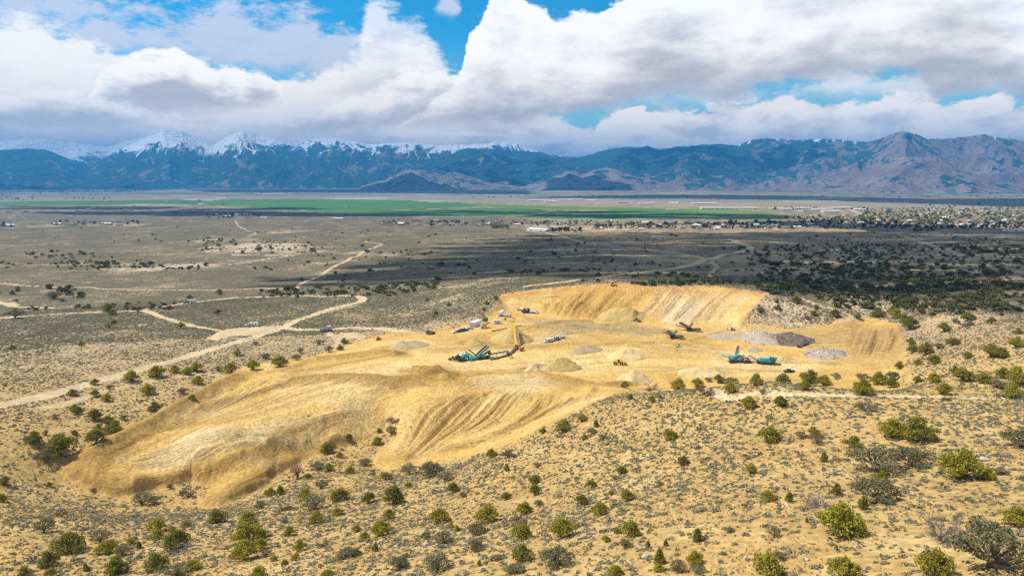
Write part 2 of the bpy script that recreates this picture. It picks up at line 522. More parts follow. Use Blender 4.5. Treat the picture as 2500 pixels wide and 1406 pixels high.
E_PTS = [ctrl(*p) for p in [
    (1000, 832, -88), (1100, 820, -87), (1200, 815, -86.5), (1400, 830, -86), (1600, 800, -86), (1600, 850, -86), (1800, 840, -86), (1850, 888, -86), (2000, 850, -84), (2130, 860, -81.5), (2100, 800, -81.5),
    (1700, 900, -86), (1450, 900, -86), (1200, 890, -86), (1000, 862, -86.5), (1900, 903, -86), (2080, 895, -83), (1550, 925, -85.5), (1700, 918, -85.5), (1120, 810, -87), (1180, 795, -86.5), (1230, 775, -86), (1280, 765, -86),
    (1240, 752, -85), (1300, 772, -86.5), (1400, 782, -86.5), (1500, 784, -86.5), (1600, 793, -86), (1700, 799, -86), (1790, 797, -85.5), (1350, 755, -83.5), (1260, 735, -81.5),
    (900, 880, -86), (800, 905, -86.5), (650, 925, -87.5), (560, 965, -88.5), (400, 1045, -90), (260, 1120, -90.5), (215, 1148, -90.5), (1000, 930, -86), (900, 960, -87.5), (720, 1000, -88.5), (600, 1065, -90), (480, 1110, -91), (330, 1158, -91),
    (840, 1010, -91), (1000, 985, -88.5), (820, 1060, -94), (650, 1125, -94.5), (560, 1185, -95.5), (420, 1180, -94.8),
    (1150, 930, -85.5), (1250, 918, -85), (1350, 932, -85), (1450, 945, -83.5), (1100, 1040, -94.5), (1250, 1000, -90), (1350, 975, -86), (1000, 1090, -98), (1150, 1075, -93.5),
]]
E_PTS = np.array(E_PTS + [(math.atan2(x, y), 0.5 * math.log(x * x + y * y), float(bil(N_TAB, np.array([math.atan2(x, y)]), np.array([0.5 * math.log(x * x + y * y)]))[0] + st))
                          for (x, y), st in zip(PIT_XY, PIT_ST)])
E_MOD = tps_fit(E_PTS[:, :2], E_PTS[:, 2])
E_TAB = coarse(E_MOD, 420, 700)


def surf0(a, lr):      # worked surface inside its outline is all that matters for pixel picks there
    return bil(E_TAB, a, lr)


def pitp(px, py):
    return hit_tab(surf0, px, py, 4.5, 6.6)


def poly_sdf(X, Y, P, pad=60.0):
    """signed distance (negative inside) for a closed polygon, in metres, exact near the outline"""
    P = np.asarray(P)
    out = np.full(X.shape, 1e4)
    m = (X > P[:, 0].min() - pad) & (X < P[:, 0].max() + pad) & (Y > P[:, 1].min() - pad) & (Y < P[:, 1].max() + pad)
    if not m.any():
        return out
    x, y = X[m], Y[m]
    d = np.full(x.shape, 1e9)
    ins = np.zeros(x.shape, bool)
    for i in range(len(P)):
        ax, ay = P[i]
        bx, by = P[(i + 1) % len(P)]
        ex, ey = bx - ax, by - ay
        t = np.clip(((x - ax) * ex + (y - ay) * ey) / (ex * ex + ey * ey + 1e-9), 0, 1)
        d = np.minimum(d, (x - ax - t * ex) ** 2 + (y - ay - t * ey) ** 2)
        c = ((ay > y) != (by > y)) & (x < ex * (y - ay) / (ey if abs(ey) > 1e-9 else 1e-9) + ax)
        ins ^= c
    out[m] = np.sqrt(d) * np.where(ins, -1, 1)
    return out


def line_dist(X, Y, P, pad=30.0):
    """distance to an open polyline and the running fraction along it (0..1) plus side offset sign"""
    P = np.asarray(P)
    D = np.full(X.shape, 1e4)
    T = np.zeros(X.shape)
    m = (X > P[:, 0].min() - pad) & (X < P[:, 0].max() + pad) & (Y > P[:, 1].min() - pad) & (Y < P[:, 1].max() + pad)
    if not m.any():
        return D, T
    x, y = X[m], Y[m]
    d = np.full(x.shape, 1e9)
    tt = np.zeros(x.shape)
    n = len(P) - 1
    for i in range(n):
        ax, ay = P[i]
        ex, ey = P[i + 1] - P[i]
        t = np.clip(((x - ax) * ex + (y - ay) * ey) / (ex * ex + ey * ey + 1e-9), 0, 1)
        q = (x - ax - t * ex) ** 2 + (y - ay - t * ey) ** 2
        b = q < d
        d = np.where(b, q, d)
        tt = np.where(b, (i + t) / n, tt)
    D[m] = np.sqrt(d)
    T[m] = tt
    return D, T


def smooth_line(pts, n=6):
    P = np.array(pts, float)
    if len(P) < 3:
        return P
    out = []
    for i in range(len(P) - 1):
        p0, p1, p2, p3 = P[max(i - 1, 0)], P[i], P[i + 1], P[min(i + 2, len(P) - 1)]
        for k in range(n):
            t = k / n
            out.append(0.5 * (2 * p1 + (p2 - p0) * t + (2 * p0 - 5 * p1 + 4 * p2 - p3) * t * t + (3 * p1 - p0 - 3 * p2 + p3) * t ** 3))
    out.append(P[-1])
    return np.array(out)


# ---- the grid of the ground: polar about the viewpoint's foot, rings spaced by how steeply they are seen
lrs = [LR_LO]
while lrs[-1] < LR_HI:
    r = math.exp(lrs[-1])
    depth = 45 if r < 150 else (85 if r < 500 else 120 if r < 1500 else 160)
    st = r / (depth * 900.0)
    lrs.append(lrs[-1] + min(max(st, 0.0035 if r > 150 else 0.006), 0.028))
LRS = np.array(lrs)
RS = np.exp(LRS)
AZS = np.linspace(AZ_LO, AZ_HI, NA)
A2, L2 = np.meshgrid(AZS, LRS)
R2 = np.exp(L2)
X2, Y2 = R2 * np.sin(A2), R2 * np.cos(A2)
print("ground grid", X2.shape)

Z2 = bil(N_TAB, A2, L2)
near = R2 < 3000
amp = np.clip(R2 / 300, 0.5, 3.0)
Z2 = Z2 + amp * 1.6 * (fbm(X2 / 60, Y2 / 60, 4, 3) - 0.5) * (R2 < 12000)
Z2 = Z2 + 0.5 * (fbm(X2 / 7, Y2 / 7, 3, 5) - 0.5) * (R2 < 1500)
# shallow washes and low swells of the plain beyond
mid = ss(R2, 650, 900) * (1 - ss(R2, 2600, 4000))
Z2 = Z2 + mid * 9.0 * (fbm(X2 / 320 + 5, Y2 / 320, 4, 11) - 0.5)
pit_d = poly_sdf(X2, Y2, PIT_XY)
pit_w = pit_d + 3.2 * (fbm(X2 / 6, Y2 / 6, 3, 21) - 0.5) * (R2 < 700)
pit = 1 - ss(pit_w, -1.6, 1.4)
ZE = bil(E_TAB, A2, L2)
# rim crumbles, general roughness of pushed earth
ZE = ZE + 0.9 * (fbm(X2 / 14, Y2 / 14, 4, 31) - 0.5) + 0.35 * (fbm(X2 / 2.2, Y2 / 2.2, 3, 33) - 0.5)
SPOIL = np.zeros_like(X2)       # darker, damp, freshly turned windrows; darker tone in carved grooves
PALE = np.zeros_like(X2)        # pale dusty material
GREY = np.zeros_like(X2)        # grey gravel
RED = np.zeros_like(X2)         # orange upper cut


I0, I1 = int(np.searchsorted(RS, 140)), int(np.searchsorted(RS, 600))
XN, YN = np.ascontiguousarray(X2[I0:I1]), np.ascontiguousarray(Y2[I0:I1])
ZN_, SPN, PAN = ZE[I0:I1], SPOIL[I0:I1], PALE[I0:I1]
NZ5 = fbm(XN / 5, YN / 5, 2, 41) - 0.5


def local(P, pad):
    """row and column window of the near grid that holds a polyline"""
    r = np.hypot(P[:, 0], P[:, 1])
    a = np.arctan2(P[:, 0], P[:, 1])
    da = pad / r.min()
    i = int(np.clip(np.searchsorted(RS, r.min() - pad) - I0, 0, I1 - I0 - 2)), int(np.clip(np.searchsorted(RS, r.max() + pad) - I0, 2, I1 - I0))
    j = int(np.clip(np.searchsorted(AZS, a.min() - da), 0, NA - 2)), int(np.clip(np.searchsorted(AZS, a.max() + da), 2, NA))
    return slice(*i), slice(*j)


def pp(pts):
    return smooth_line([pitp(*p) for p in pts])


def windrow(pts, h, w, dark=0.0, prof=1.2, rough=0.35):
    P = pp(pts)
    q = local(P, w * 2)
    D, T = line_dist(XN[q], YN[q], P)
    D = D * (1 + rough * 2 * NZ5[q])
    e = np.clip(1 - D / w, 0, 1) ** prof * ss(T, 0, 0.08) * (1 - ss(T, 0.9, 1.0))
    ZN_[q] += h * e
    if dark:
        SPN[q] = np.maximum(SPN[q], dark * np.clip(1.15 * (1 - D / (w * 1.05)), 0, 1) ** 0.5)


FLOW = np.zeros(X2.shape + (3,), np.float32)      # metres across the marks, metres along, strength


def flow_family(L, strength=1.0):
    """coordinates that run across and along a family of track marks, for the fine ruts in the material"""
    tt = np.linspace(0, 1, 260)
    rows = np.array([[np.interp(tt, np.linspace(0, 1, len(l)), l[:, c]) for c in (0, 1)] for l in L])      # k,2,260
    ff = np.linspace(0, len(L) - 1, 420)
    i = np.minimum(ff.astype(int), len(L) - 2)
    f = (ff - i)[:, None]
    gx = rows[i, 0] * (1 - f) + rows[i + 1, 0] * f
    gy = rows[i, 1] * (1 - f) + rows[i + 1, 1] * f
    wid = np.hypot(gx[-1] - gx[0], gy[-1] - gy[0]).mean()
    lng = np.hypot(np.diff(gx, axis=1), np.diff(gy, axis=1)).sum(1).mean()
    U, V = np.meshgrid(ff / (len(L) - 1), tt, indexing='ij')
    M_ = ss(np.minimum(U, 1 - U), 0, .10) * ss(np.minimum(V, 1 - V), 0, .12) * strength
    off = 200.0 * (1 + FLOW_N[0])
    FLOW_N[0] += 1
    # fine cells of the ground grid under each sample
    a, r = np.arctan2(gx, gy), np.hypot(gx, gy)
    ia0, ir0 = int(max(np.searchsorted(AZS, a.min()) - 1, 0)), int(max(np.searchsorted(RS, r.min()) - 1, 0))
    ia1, ir1 = int(np.searchsorted(AZS, a.max()) + 1), int(np.searchsorted(RS, r.max()) + 1)
    ai = np.clip(np.round((a - AZ_LO) / (AZ_HI - AZ_LO) * (NA - 1)).astype(int), 0, NA - 1) - ia0
    ri = np.clip(np.searchsorted(RS, r), 0, len(RS) - 1) - ir0
    h, w = ir1 - ir0 + 2, ia1 - ia0 + 2
    acc = np.zeros((h * w, 4))
    k = (ri * w + ai).ravel()
    val = np.stack([(U * wid).ravel(), (V * lng).ravel(), M_.ravel(), np.ones(M_.size)], 1)
    for c in range(4):
        acc[:, c] = np.bincount(k, val[:, c], h * w)[:h * w]
    acc = acc.reshape(h, w, 4)
    for _ in range(3):                       # close small gaps
        p = np.pad(acc, ((1, 1), (1, 1), (0, 0)))
        sm = sum(p[1 + dy:1 + dy + h, 1 + dx:1 + dx + w] for dy in (-1, 0, 1) for dx in (-1, 0, 1))
        acc = np.where(acc[..., 3:] > 0, acc, sm)
    n_ = np.maximum(acc[..., 3], 1e-9)
    u, v, m = acc[..., 0] / n_ + off, acc[..., 1] / n_, acc[..., 2] / n_
    sl = FLOW[ir0:ir0 + h, ia0:ia0 + w]
    hh, ww = sl.shape[:2]
    better = (m > sl[..., 2].clip(0))[:hh, :ww] if False else (m[:hh, :ww] > sl[..., 2])
    new = np.stack([u, v, m], -1)[:hh, :ww]
    sl[better] = new[better]


FLOW_N = [0]


def strokes(lines, n, h, w, pale=0.0, sd=1, lohi=(0, 1)):
    """blade and track marks: n grooves swept between two boundary lines"""
    rng = np.random.RandomState(sd)
    L = [pp(l) for l in lines]
    flow_family(L)
    for k in range(n):
        f = lohi[0] + (k + 0.5 + rng.uniform(-.35, .35)) / n * (lohi[1] - lohi[0])
        s = f * (len(L) - 1)
        i = min(int(s), len(L) - 2)
        t = s - i
        tt = np.linspace(0, 1, 24)
        a = np.array([[np.interp(tt, np.linspace(0, 1, len(l)), l[:, c]) for c in (0, 1)] for l in (L[i], L[i + 1])])
        P = (a[0] * (1 - t) + a[1] * t).T
        a0, a1 = rng.uniform(0, .25), rng.uniform(.75, 1)
        P = P[int(a0 * 23):int(a1 * 23) + 1]
        if len(P) < 3:
            continue
        q = local(P, w * 3)
        D, T = line_dist(XN[q], YN[q], P, w * 3)
        ww = w * rng.uniform(.7, 1.4)
        e = np.clip(1 - D / ww, 0, 1) * np.sqrt(np.clip(4 * T * (1 - T), 0, 1))
        hh = h * rng.uniform(.4, 1.3) * rng.choice([1, 1, -0.8])
        ZN_[q] += hh * e
        if pale:
            PAN[q] = np.maximum(PAN[q], pale * rng.uniform(.3, 1) * np.sqrt(e))
        elif hh < 0:
            SPN[q] = np.maximum(SPN[q], 0.6 * e)  # carved grooves get a darker tone


# spoil fan of the near slope
strokes([[(1090, 975), (1010, 1035), (955, 1120)], [(1180, 950), (1090, 1030), (975, 1128)], [(1270, 945), (1190, 1040), (1000, 1128)], [(1360, 955), (1270, 1040), (1060, 1115)],
         [(1430, 965), (1370, 1000), (1190, 1085)]], 30, 1.7, 1.9, sd=2)
strokes([[(930, 985), (700, 1030), (300, 1110)], [(900, 1010), (640, 1060), (260, 1130)], [(830, 1040), (600, 1090), (300, 1150)]], 14, 0.4, 1.7, pale=.8, sd=3)
strokes([[(520, 1060), (480, 1090), (420, 1150)], [(640, 1030), (600, 1080), (480, 1150)], [(760, 1010), (700, 1070), (650, 1110)]], 13, 0.3, 1.5, pale=.6, sd=4)
strokes([[(600, 920), (480, 990), (330, 1070)], [(760, 920), (600, 980), (400, 1060)], [(980, 945), (760, 985), (520, 1040)]], 15, 0.35, 1.7, pale=.5, sd=5)
strokes([[(900, 1075), (760, 1130), (520, 1235)], [(960, 1040), (800, 1090), (560, 1200)]], 16, 1.1, 1.7, sd=6)
# the far cut
strokes([[(1380, 715), (1340, 745), (1330, 770)], [(1430, 708), (1400, 745), (1370, 775)], [(1480, 700), (1440, 745), (1410, 780)], [(1540, 702), (1500, 745), (1470, 782)], [(1590, 706), (1530, 750), (1500, 784)]],
        30, 1.7, 1.8, sd=7)
strokes([[(1600, 706), (1570, 750), (1540, 775)], [(1690, 705), (1650, 750), (1610, 785)], [(1780, 712), (1730, 750), (1690, 790)], [(1860, 722), (1800, 750), (1760, 785)]], 28, 0.9, 1.6, pale=.5, sd=8)
# haul routes across the floor
strokes([[(1010, 905), (1150, 900), (1400, 870), (1600, 860)], [(1040, 880), (1200, 895), (1450, 880), (1720, 880)]], 18, 0.35, 2.2, pale=.7, sd=9)
strokes([[(1100, 835), (1300, 790), (1500, 790), (1650, 830)], [(1150, 850), (1350, 800), (1520, 800), (1700, 850)]], 20, 0.4, 2.2, sd=10)
strokes([[(1560, 830), (1700, 850), (1900, 870), (2100, 880)], [(1500, 850), (1700, 870), (1900, 890), (2080, 893)]], 20, 0.35, 2.0, pale=.5, sd=12)
strokes([[(2090, 795), (2080, 830), (2060, 870)], [(2200, 800), (2190, 830), (2170, 870)]], 18, 0.6, 1.7, sd=13)
# more wheel tracks: only fine marks
for fam in ([[(1010, 840), (1150, 830), (1330, 812), (1480, 800)], [(1020, 870), (1180, 862), (1380, 845), (1560, 828)]],
            [[(960, 900), (1090, 905), (1280, 890), (1430, 862)], [(930, 925), (1100, 925), (1300, 912), (1500, 890), (1640, 880)]],
            [[(1420, 872), (1560, 890), (1750, 895), (1960, 900)], [(1380, 905), (1540, 915), (1740, 912), (1930, 910)]],
            [[(1640, 812), (1760, 835), (1860, 850), (1980, 860)], [(1600, 850), (1720, 868), (1860, 880), (2020, 885)]],
            [[(1250, 765), (1400, 790), (1560, 800), (1680, 808)], [(1150, 800), (1330, 800), (1520, 815), (1640, 835)]],
            [[(700, 905), (820, 880), (950, 860), (1010, 850)], [(640, 935), (800, 918), (930, 895), (1000, 880)]],
            [[(640, 945), (800, 935), (960, 940), (1060, 935)], [(520, 1010), (720, 975), (930, 965), (1090, 945)]],
            [[(230, 1130), (400, 1045), (560, 955), (640, 925)], [(300, 1160), (470, 1070), (640, 985), (760, 945)]],
            [[(1110, 935), (1200, 915), (1330, 920), (1440, 940)], [(1100, 965), (1220, 945), (1340, 945), (1420, 960)]],
            [[(230, 1165), (300, 1170), (420, 1160), (520, 1130)], [(250, 1205), (330, 1200), (440, 1180), (560, 1160)]],
            [[(1880, 800), (1990, 805), (2100, 790), (2180, 795)], [(1890, 850), (2000, 850), (2100, 850), (2180, 850)]],
            [[(1240, 722), (1320, 712), (1400, 706)], [(1260, 760), (1330, 745), (1390, 740)]]):
    flow_family([pp(l) for l in fam], .85)
# windrows and berms
windrow([(590, 912), (500, 962), (400, 1018), (300, 1072), (190, 1128)], 2.6, 7.0, dark=.85)
windrow([(690, 938), (760, 926), (830, 922), (920, 928), (1000, 932), (1060, 918), (1085, 905)], 2.4, 7.5, dark=1.0)
windrow([(1000, 905), (1050, 912), (1085, 920), (1095, 928)], 2.6, 6.5, dark=.7)
windrow([(690, 938), (620, 962), (540, 985), (480, 1000)], 1.5, 4.6, dark=.75)
windrow([(760, 880), (850, 872), (930, 862), (980, 868)], 2.2, 6.0, dark=.8)
windrow([(900, 858), (960, 848), (1000, 856)], 1.4, 3.0, dark=.3)
windrow([(215, 1180), (330, 1170), (430, 1162), (520, 1150)], 1.6, 5.0, dark=.5)
windrow([(430, 1180), (520, 1150), (600, 1105)], 1.0, 4.0, dark=.4)
windrow([(480, 1238), (560, 1210), (640, 1165), (740, 1118)], 1.4, 5.5, dark=.95)
windrow([(1360, 915), (1400, 928), (1470, 936), (1560, 934)], 1.2, 3.2, dark=.5)
windrow([(1280, 912), (1330, 898), (1370, 886)], 1.1, 2.6, dark=.3)
windrow([(1420, 985), (1440, 962), (1450, 945)], 1.2, 2.6, dark=.2)
windrow([(1520, 845), (1600, 838), (1680, 842)], 0.8, 2.0, dark=.3)
windrow([(1690, 830), (1760, 810), (1830, 795)], 0.8, 2.4, dark=.45)
windrow([(1240, 735), (1300, 745), (1360, 752), (1440, 752)], 2.2, 6, dark=.0)
windrow([(1600, 922), (1680, 912), (1760, 908)], 1.3, 5, dark=.15)
windrow([(1390, 765), (1450, 768), (1520, 772), (1555, 780)], 2.6, 5.5, dark=.45)
windrow([(520, 1150), (620, 1105), (720, 1060), (800, 1035)], 1.6, 5.0, dark=.7)
windrow([(640, 1085), (700, 1092), (760, 1075)], 1.2, 4.0, dark=.6)
windrow([(1600, 838), (1520, 836), (1430, 848)], .8, 3.0, dark=.5)
windrow([(1280, 900), (1370, 925), (1460, 940), (1540, 938)], 1.0, 3.5, dark=.8)
windrow([(760, 880), (700, 900), (640, 910)], 1.0, 5.0, dark=.5)
windrow([(1100, 830), (1250, 850), (1420, 838), (1560, 845)], .3, 3.0, dark=.35)
windrow([(980, 900), (1120, 915), (1280, 908)], .3, 3.0, dark=.35)
for (a, b, w_) in [((1050, 813), (1235, 752), 3.0)]:
    windrow([a, ((a[0] + b[0]) / 2 + 5, (a[1] + b[1]) / 2 - 2), b], 0.9, w_, dark=.3)

# no marks where two families meet
fj = np.zeros(X2.shape, bool)
du = np.abs(np.diff(FLOW[..., 0], axis=1)) > 6
fj[:, 1:] |= du
fj[:, :-1] |= du
du = np.abs(np.diff(FLOW[..., 0], axis=0)) > 6
fj[1:] |= du
fj[:-1] |= du
dv = np.abs(np.diff(FLOW[..., 1], axis=1)) > 25
fj[:, 1:] |= dv
fj[:, :-1] |= dv
FLOW[..., 2] *= ~fj
for _ in range(2):
    m_ = FLOW[..., 2]
    m_[1:-1, 1:-1] = np.where(fj[1:-1, 1:-1], 0, (m_[1:-1, 1:-1] * 2 + m_[:-2, 1:-1] + m_[2:, 1:-1] + m_[1:-1, :-2] + m_[1:-1, 2:]) / 6)
Z2 = Z2 * (1 - pit) + ZE * pit


# ------------------------------------------------------------------ roads, fields, ground colours
def ground_tab(a, lr):
    fa = np.clip((a - AZ_LO) / (AZ_HI - AZ_LO) * (NA - 1), 0, NA - 1.001)
    ir = np.clip(np.searchsorted(LRS, lr) - 1, 0, len(LRS) - 2)
    tr = np.clip((lr - LRS[ir]) / (LRS[ir + 1] - LRS[ir]), 0, 1)
    ia = fa.astype(int)
    ta = fa - ia
    return (Z2[ir, ia] * (1 - ta) + Z2[ir, ia + 1] * ta) * (1 - tr) + (Z2[ir + 1, ia] * (1 - ta) + Z2[ir + 1, ia + 1] * ta) * tr


def gz(x, y):
    x, y = np.atleast_1d(np.asarray(x, float)), np.atleast_1d(np.asarray(y, float))
    return ground_tab(np.arctan2(x, y), 0.5 * np.log(x * x + y * y))


def hit(px, py):
    """the point of the ground seen at a photograph pixel"""
    d = ray(px, py)
    a = math.atan2(d[0], d[1])
    sl = d[2] / math.hypot(d[0], d[1])
    g = ground_tab(np.full(len(LRS), a), LRS) / RS
    k = np.nonzero(g >= sl)[0]
    i = max(int(k[0]), 1) if len(k) else len(LRS) - 1
    f = np.clip((sl - g[i - 1]) / (g[i] - g[i - 1] + 1e-12), 0, 1)
    r = math.exp(LRS[i - 1] + f * (LRS[i] - LRS[i - 1]))
    x, y = r * math.sin(a), r * math.cos(a)
    return Vector((x, y, float(gz(x, y)[0])))


def hits(pts):
    return np.array([hit(*p)[:2] for p in pts])


def win(P, pad):
    P = np.asarray(P)
    r = np.hypot(P[:, 0], P[:, 1])
    a = np.arctan2(P[:, 0], P[:, 1])
    da = pad / max(r.min(), 1.0)
    i = int(np.clip(np.searchsorted(RS, r.min() - pad) - 1, 0, len(RS) - 2)), int(np.clip(np.searchsorted(RS, r.max() + pad) + 1, 2, len(RS)))
    j = int(np.clip(np.searchsorted(AZS, a.min() - da) - 1, 0, NA - 2)), int(np.clip(np.searchsorted(AZS, a.max() + da) + 1, 2, NA))
    return slice(*i), slice(*j)


ROADS = [  # (pixels, width in metres, strength)
    ([(-60, 1003), (0, 988), (120, 962), (250, 925), (400, 885), (520, 850), (600, 828), (650, 812), (692, 797), (740, 776), (800, 756), (850, 744), (882, 735), (884, 728), (870, 722), (850, 722)], 6.5, 1.0),
    ([(686, 799), (705, 802), (740, 803.5), (800, 802), (860, 799), (930, 802), (1000, 812), (1045, 818)], 6.5, 1.0),
    ([(850, 722), (790, 724), (700, 722), (560, 728), (470, 738), (400, 748), (340, 757), (200, 763), (80, 770), (-40, 780)], 4.5, .75),
    ([(345, 757), (372, 764), (400, 776), (450, 790), (510, 802), (560, 807), (620, 804), (690, 798)], 5.0, .9),
    ([(-40, 688), (60, 697), (150, 702), (260, 706), (400, 708), (560, 707), (700, 705), (725, 702)], 3.0, .6),
    ([(722, 706), (740, 690), (790, 668), (840, 640), (880, 620), (915, 605), (932, 598), (918, 594), (890, 590)], 4.0, .6),
    ([(1290, 698), (1400, 685), (1500, 672), (1600, 660), (1680, 648), (1720, 632), (1760, 624), (1800, 618), (1825, 610), (1830, 602), (1800, 592), (1780, 584)], 9.5, 1.0),
    ([(1335, 569), (1400, 585), (1480, 598), (1560, 607), (1640, 617), (1700, 627), (1722, 634)], 6.0, .9),
    ([(1560, 955), (1640, 951), (1740, 952), (1850, 958), (2000, 962), (2150, 966), (2300, 968), (2520, 974)], 3.0, 1.15),
    ([(1958, 729), (2000, 745), (2050, 758), (2085, 777), (2040, 788)], 3.4, .9),
    ([(2195, 572), (2240, 588), (2280, 600), (2340, 620)], 6.0, .6),
    ([(2205, 582), (2260, 584)], 5.0, .6),
    ([(-40, 733), (0, 738), (25, 746), (60, 749), (130, 752)], 4.0, .9),
    ([(590, 918), (520, 912), (450, 917), (350, 932), (250, 954), (180, 977), (100, 995)], 3.5, .55),
    ([(1735, 640), (1750, 652), (1735, 668), (1734, 676)], 3.5, .8),
    ([(540, 812), (620, 800), (720, 780), (800, 762), (870, 745)], 1.6, .6),
    ([(1000, 760), (1060, 742), (1110, 722)], 2.5, .35),
    ([(580, 850), (540, 812)], .01, 0),
    ([(575, 540), (582, 552), (600, 562), (625, 570), (605, 578)], 5.0, .35),
    ([(800, 860), (830, 832), (815, 822), (800, 812)], 5, .6),
    ([(560, 646), (640, 634), (720, 624)], 4, .4),
    ([(2070, 510), (2150, 538)], 14.0, .7),
]
road = np.zeros_like(X2)
rsel = np.zeros_like(X2)
for pts, w, st in ROADS:
    if st <= 0:
        continue
    P = smooth_line(hits(pts))
    r = np.hypot(P[:, 0], P[:, 1])
    i = win(P, w * 2 + r.max() * .004)
    D, T = line_dist(X2[i], Y2[i], P, w * 2)
    px = np.clip(R2[i] * 0.0012, 0.4, 6)
    D = D + 1.2 * (fbm(X2[i] / 9, Y2[i] / 9, 2, 61) - .5) * np.clip(w / 4, .4, 1.5)
    v = (1 - ss(D, w * .5 - px * .5, w * .5 + px)) * st
    crown = 1 - 0.25 * np.exp(-(D / (w * .14)) ** 2)     # darker strip between the wheel tracks
    road[i] = np.maximum(road[i], v * crown)
    if w > 4 and r.max() < 1900:
        rsel[i] = np.maximum(rsel[i], (D < w * .52) * 1.0)
    if r.max() < 900:
        Z2[i] -= 0.25 * v
for pts, st in [([(505, 828), (535, 806), (600, 799), (690, 795), (660, 808), (625, 818), (560, 822), (530, 830)], .85), ([(800, 830), (830, 812), (870, 812), (900, 822), (850, 828)], .45),
                ([(2060, 776), (2110, 766), (2130, 778), (2080, 790)], .4), ([(0, 742), (30, 738), (50, 746), (20, 750)], .5)]:
    P = hits(pts)
    i = win(P, 20)
    d = poly_sdf(X2[i], Y2[i], P, 20) + 3 * (fbm(X2[i] / 6, Y2[i] / 6, 2, 63) - .5)
    v = (1 - ss(d, -1, 1)) * st
    road[i] = np.maximum(road[i], v)
    if st > .8:
        rsel[i] = np.maximum(rsel[i], (d < 0) * 1.0)
road *= (1 - pit)


def A3(c):
    return np.array(c, float)[None, None, :]


def lerp(a, b, t):
    return a + (b - a) * t[..., None]


nz1 = fbm(X2 / 45, Y2 / 45, 4, 71)
nz2 = fbm(X2 / 9, Y2 / 9, 3, 73)
nzf = fbm(X2 / 900, Y2 / 240, 4, 75)
C = np.broadcast_to(A3((.43, .285, .105)), X2.shape + (3,)).copy()
C = lerp(C, A3((.45, .305, .115)), ss(X2, 0, 120) * ss(nz1, .3, .7))
C = lerp(C, A3((.38, .285, .165)), ss(R2, 240, 420) * ss(-X2, -40, 40))
C = lerp(C, A3((.42, .30, .175)), ss(R2, 260, 420) * ss(X2, -40, 60))
C = lerp(C, A3((.45, .335, .20)), ss(R2, 420, 700))
C = lerp(C, A3((.39, .30, .19)), ss(R2, 1300, 2600))
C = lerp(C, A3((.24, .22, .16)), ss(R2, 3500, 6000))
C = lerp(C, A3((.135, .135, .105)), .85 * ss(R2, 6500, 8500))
C = lerp(C, A3((.27, .25, .18)), .7 * ss(fbm(X2 / 2600 + 2, Y2 / 520, 4, 87), .5, .62) * ss(R2, 6500, 8500))
C = lerp(C, A3((.38, .26, .19)), 0.5 * ss(nzf, .55, .75) * ss(R2, 2500, 5000))
C = lerp(C, A3((.20, .22, .15)), 0.7 * ss(fbm(X2 / 1500 + 9, Y2 / 420, 4, 79), .52, .7) * ss(R2, 4500, 8000))
C = lerp(C, A3((.46, .42, .34)), 0.6 * ss(fbm(X2 / 700 + 3, Y2 / 260, 4, 80), .6, .72) * ss(R2, 3500, 6000))
C = lerp(C, A3((.51, .38, .17)), 0.55 * ss(nz2, .55, .8) * (R2 < 1500))

cover = np.full(X2.shape, 0.44)
cover = cover + 0.12 * ss(R2, 420, 620) * ss(-X2, -200, 50)
cover = np.where(R2 < 420, 0.10, cover)
cover = cover * (1 - ss(R2, 3500, 6000) * .6)
cover += 0.3 * (nz1 - .5)
# bare pale rocky knolls
for px, py, rx, ry, st in [(650, 604, 150, 14, .9), (520, 588, 60, 6, .6), (400, 652, 130, 8, .8), (250, 648, 90, 8, .5), (1000, 652, 90, 7, .45), (1400, 645, 120, 7, .3), (700, 566, 90, 3, .7), (1580, 580, 110, 8, .35),
                           (880, 616, 40, 5, .5), (1650, 637, 70, 6, .35), (2050, 650, 180, 22, .3), (2300, 625, 160, 10, .35), (820, 640, 60, 4, .5), (1180, 690, 90, 10, .4), (1090, 735, 90, 20, .35), (2150, 745, 130, 22, .6), (1450, 560, 110, 4, .9),
                           (1320, 552, 80, 3, .7), (1560, 552, 60, 3, .8), (1930, 760, 80, 28, .6), (300, 548, 80, 3, .7), (120, 551, 80, 2.5, .5), (2380, 573, 140, 5, .5), (940, 620, 40, 6, .35)]:
    c = hit(px, py)
    e1, e2 = hit(px + rx, py), hit(px, py - ry)
    sx, sy = (e1 - c).length, (e2 - c).length
    a = math.atan2(c.x, c.y)
    wi = win(np.array([[c.x, c.y]]), max(sx, sy) * 1.8)
    XX, YY = X2[wi], Y2[wi]
    dx, dy = XX - c.x, YY - c.y
    u, v = dx * math.cos(a) - dy * math.sin(a), dx * math.sin(a) + dy * math.cos(a)
    g = np.exp(-((u / sx) ** 2 + (v / sy) ** 2) * 1.2)
    g = ss(g * 1.3 + (fbm(XX / (sx * .25), YY / (sx * .25), 4, 83) - .5) * 1.5, .35, .9) * st
    C[wi] = lerp(C[wi], A3((.50, .40, .275)), g)
    cover[wi] -= g * .2

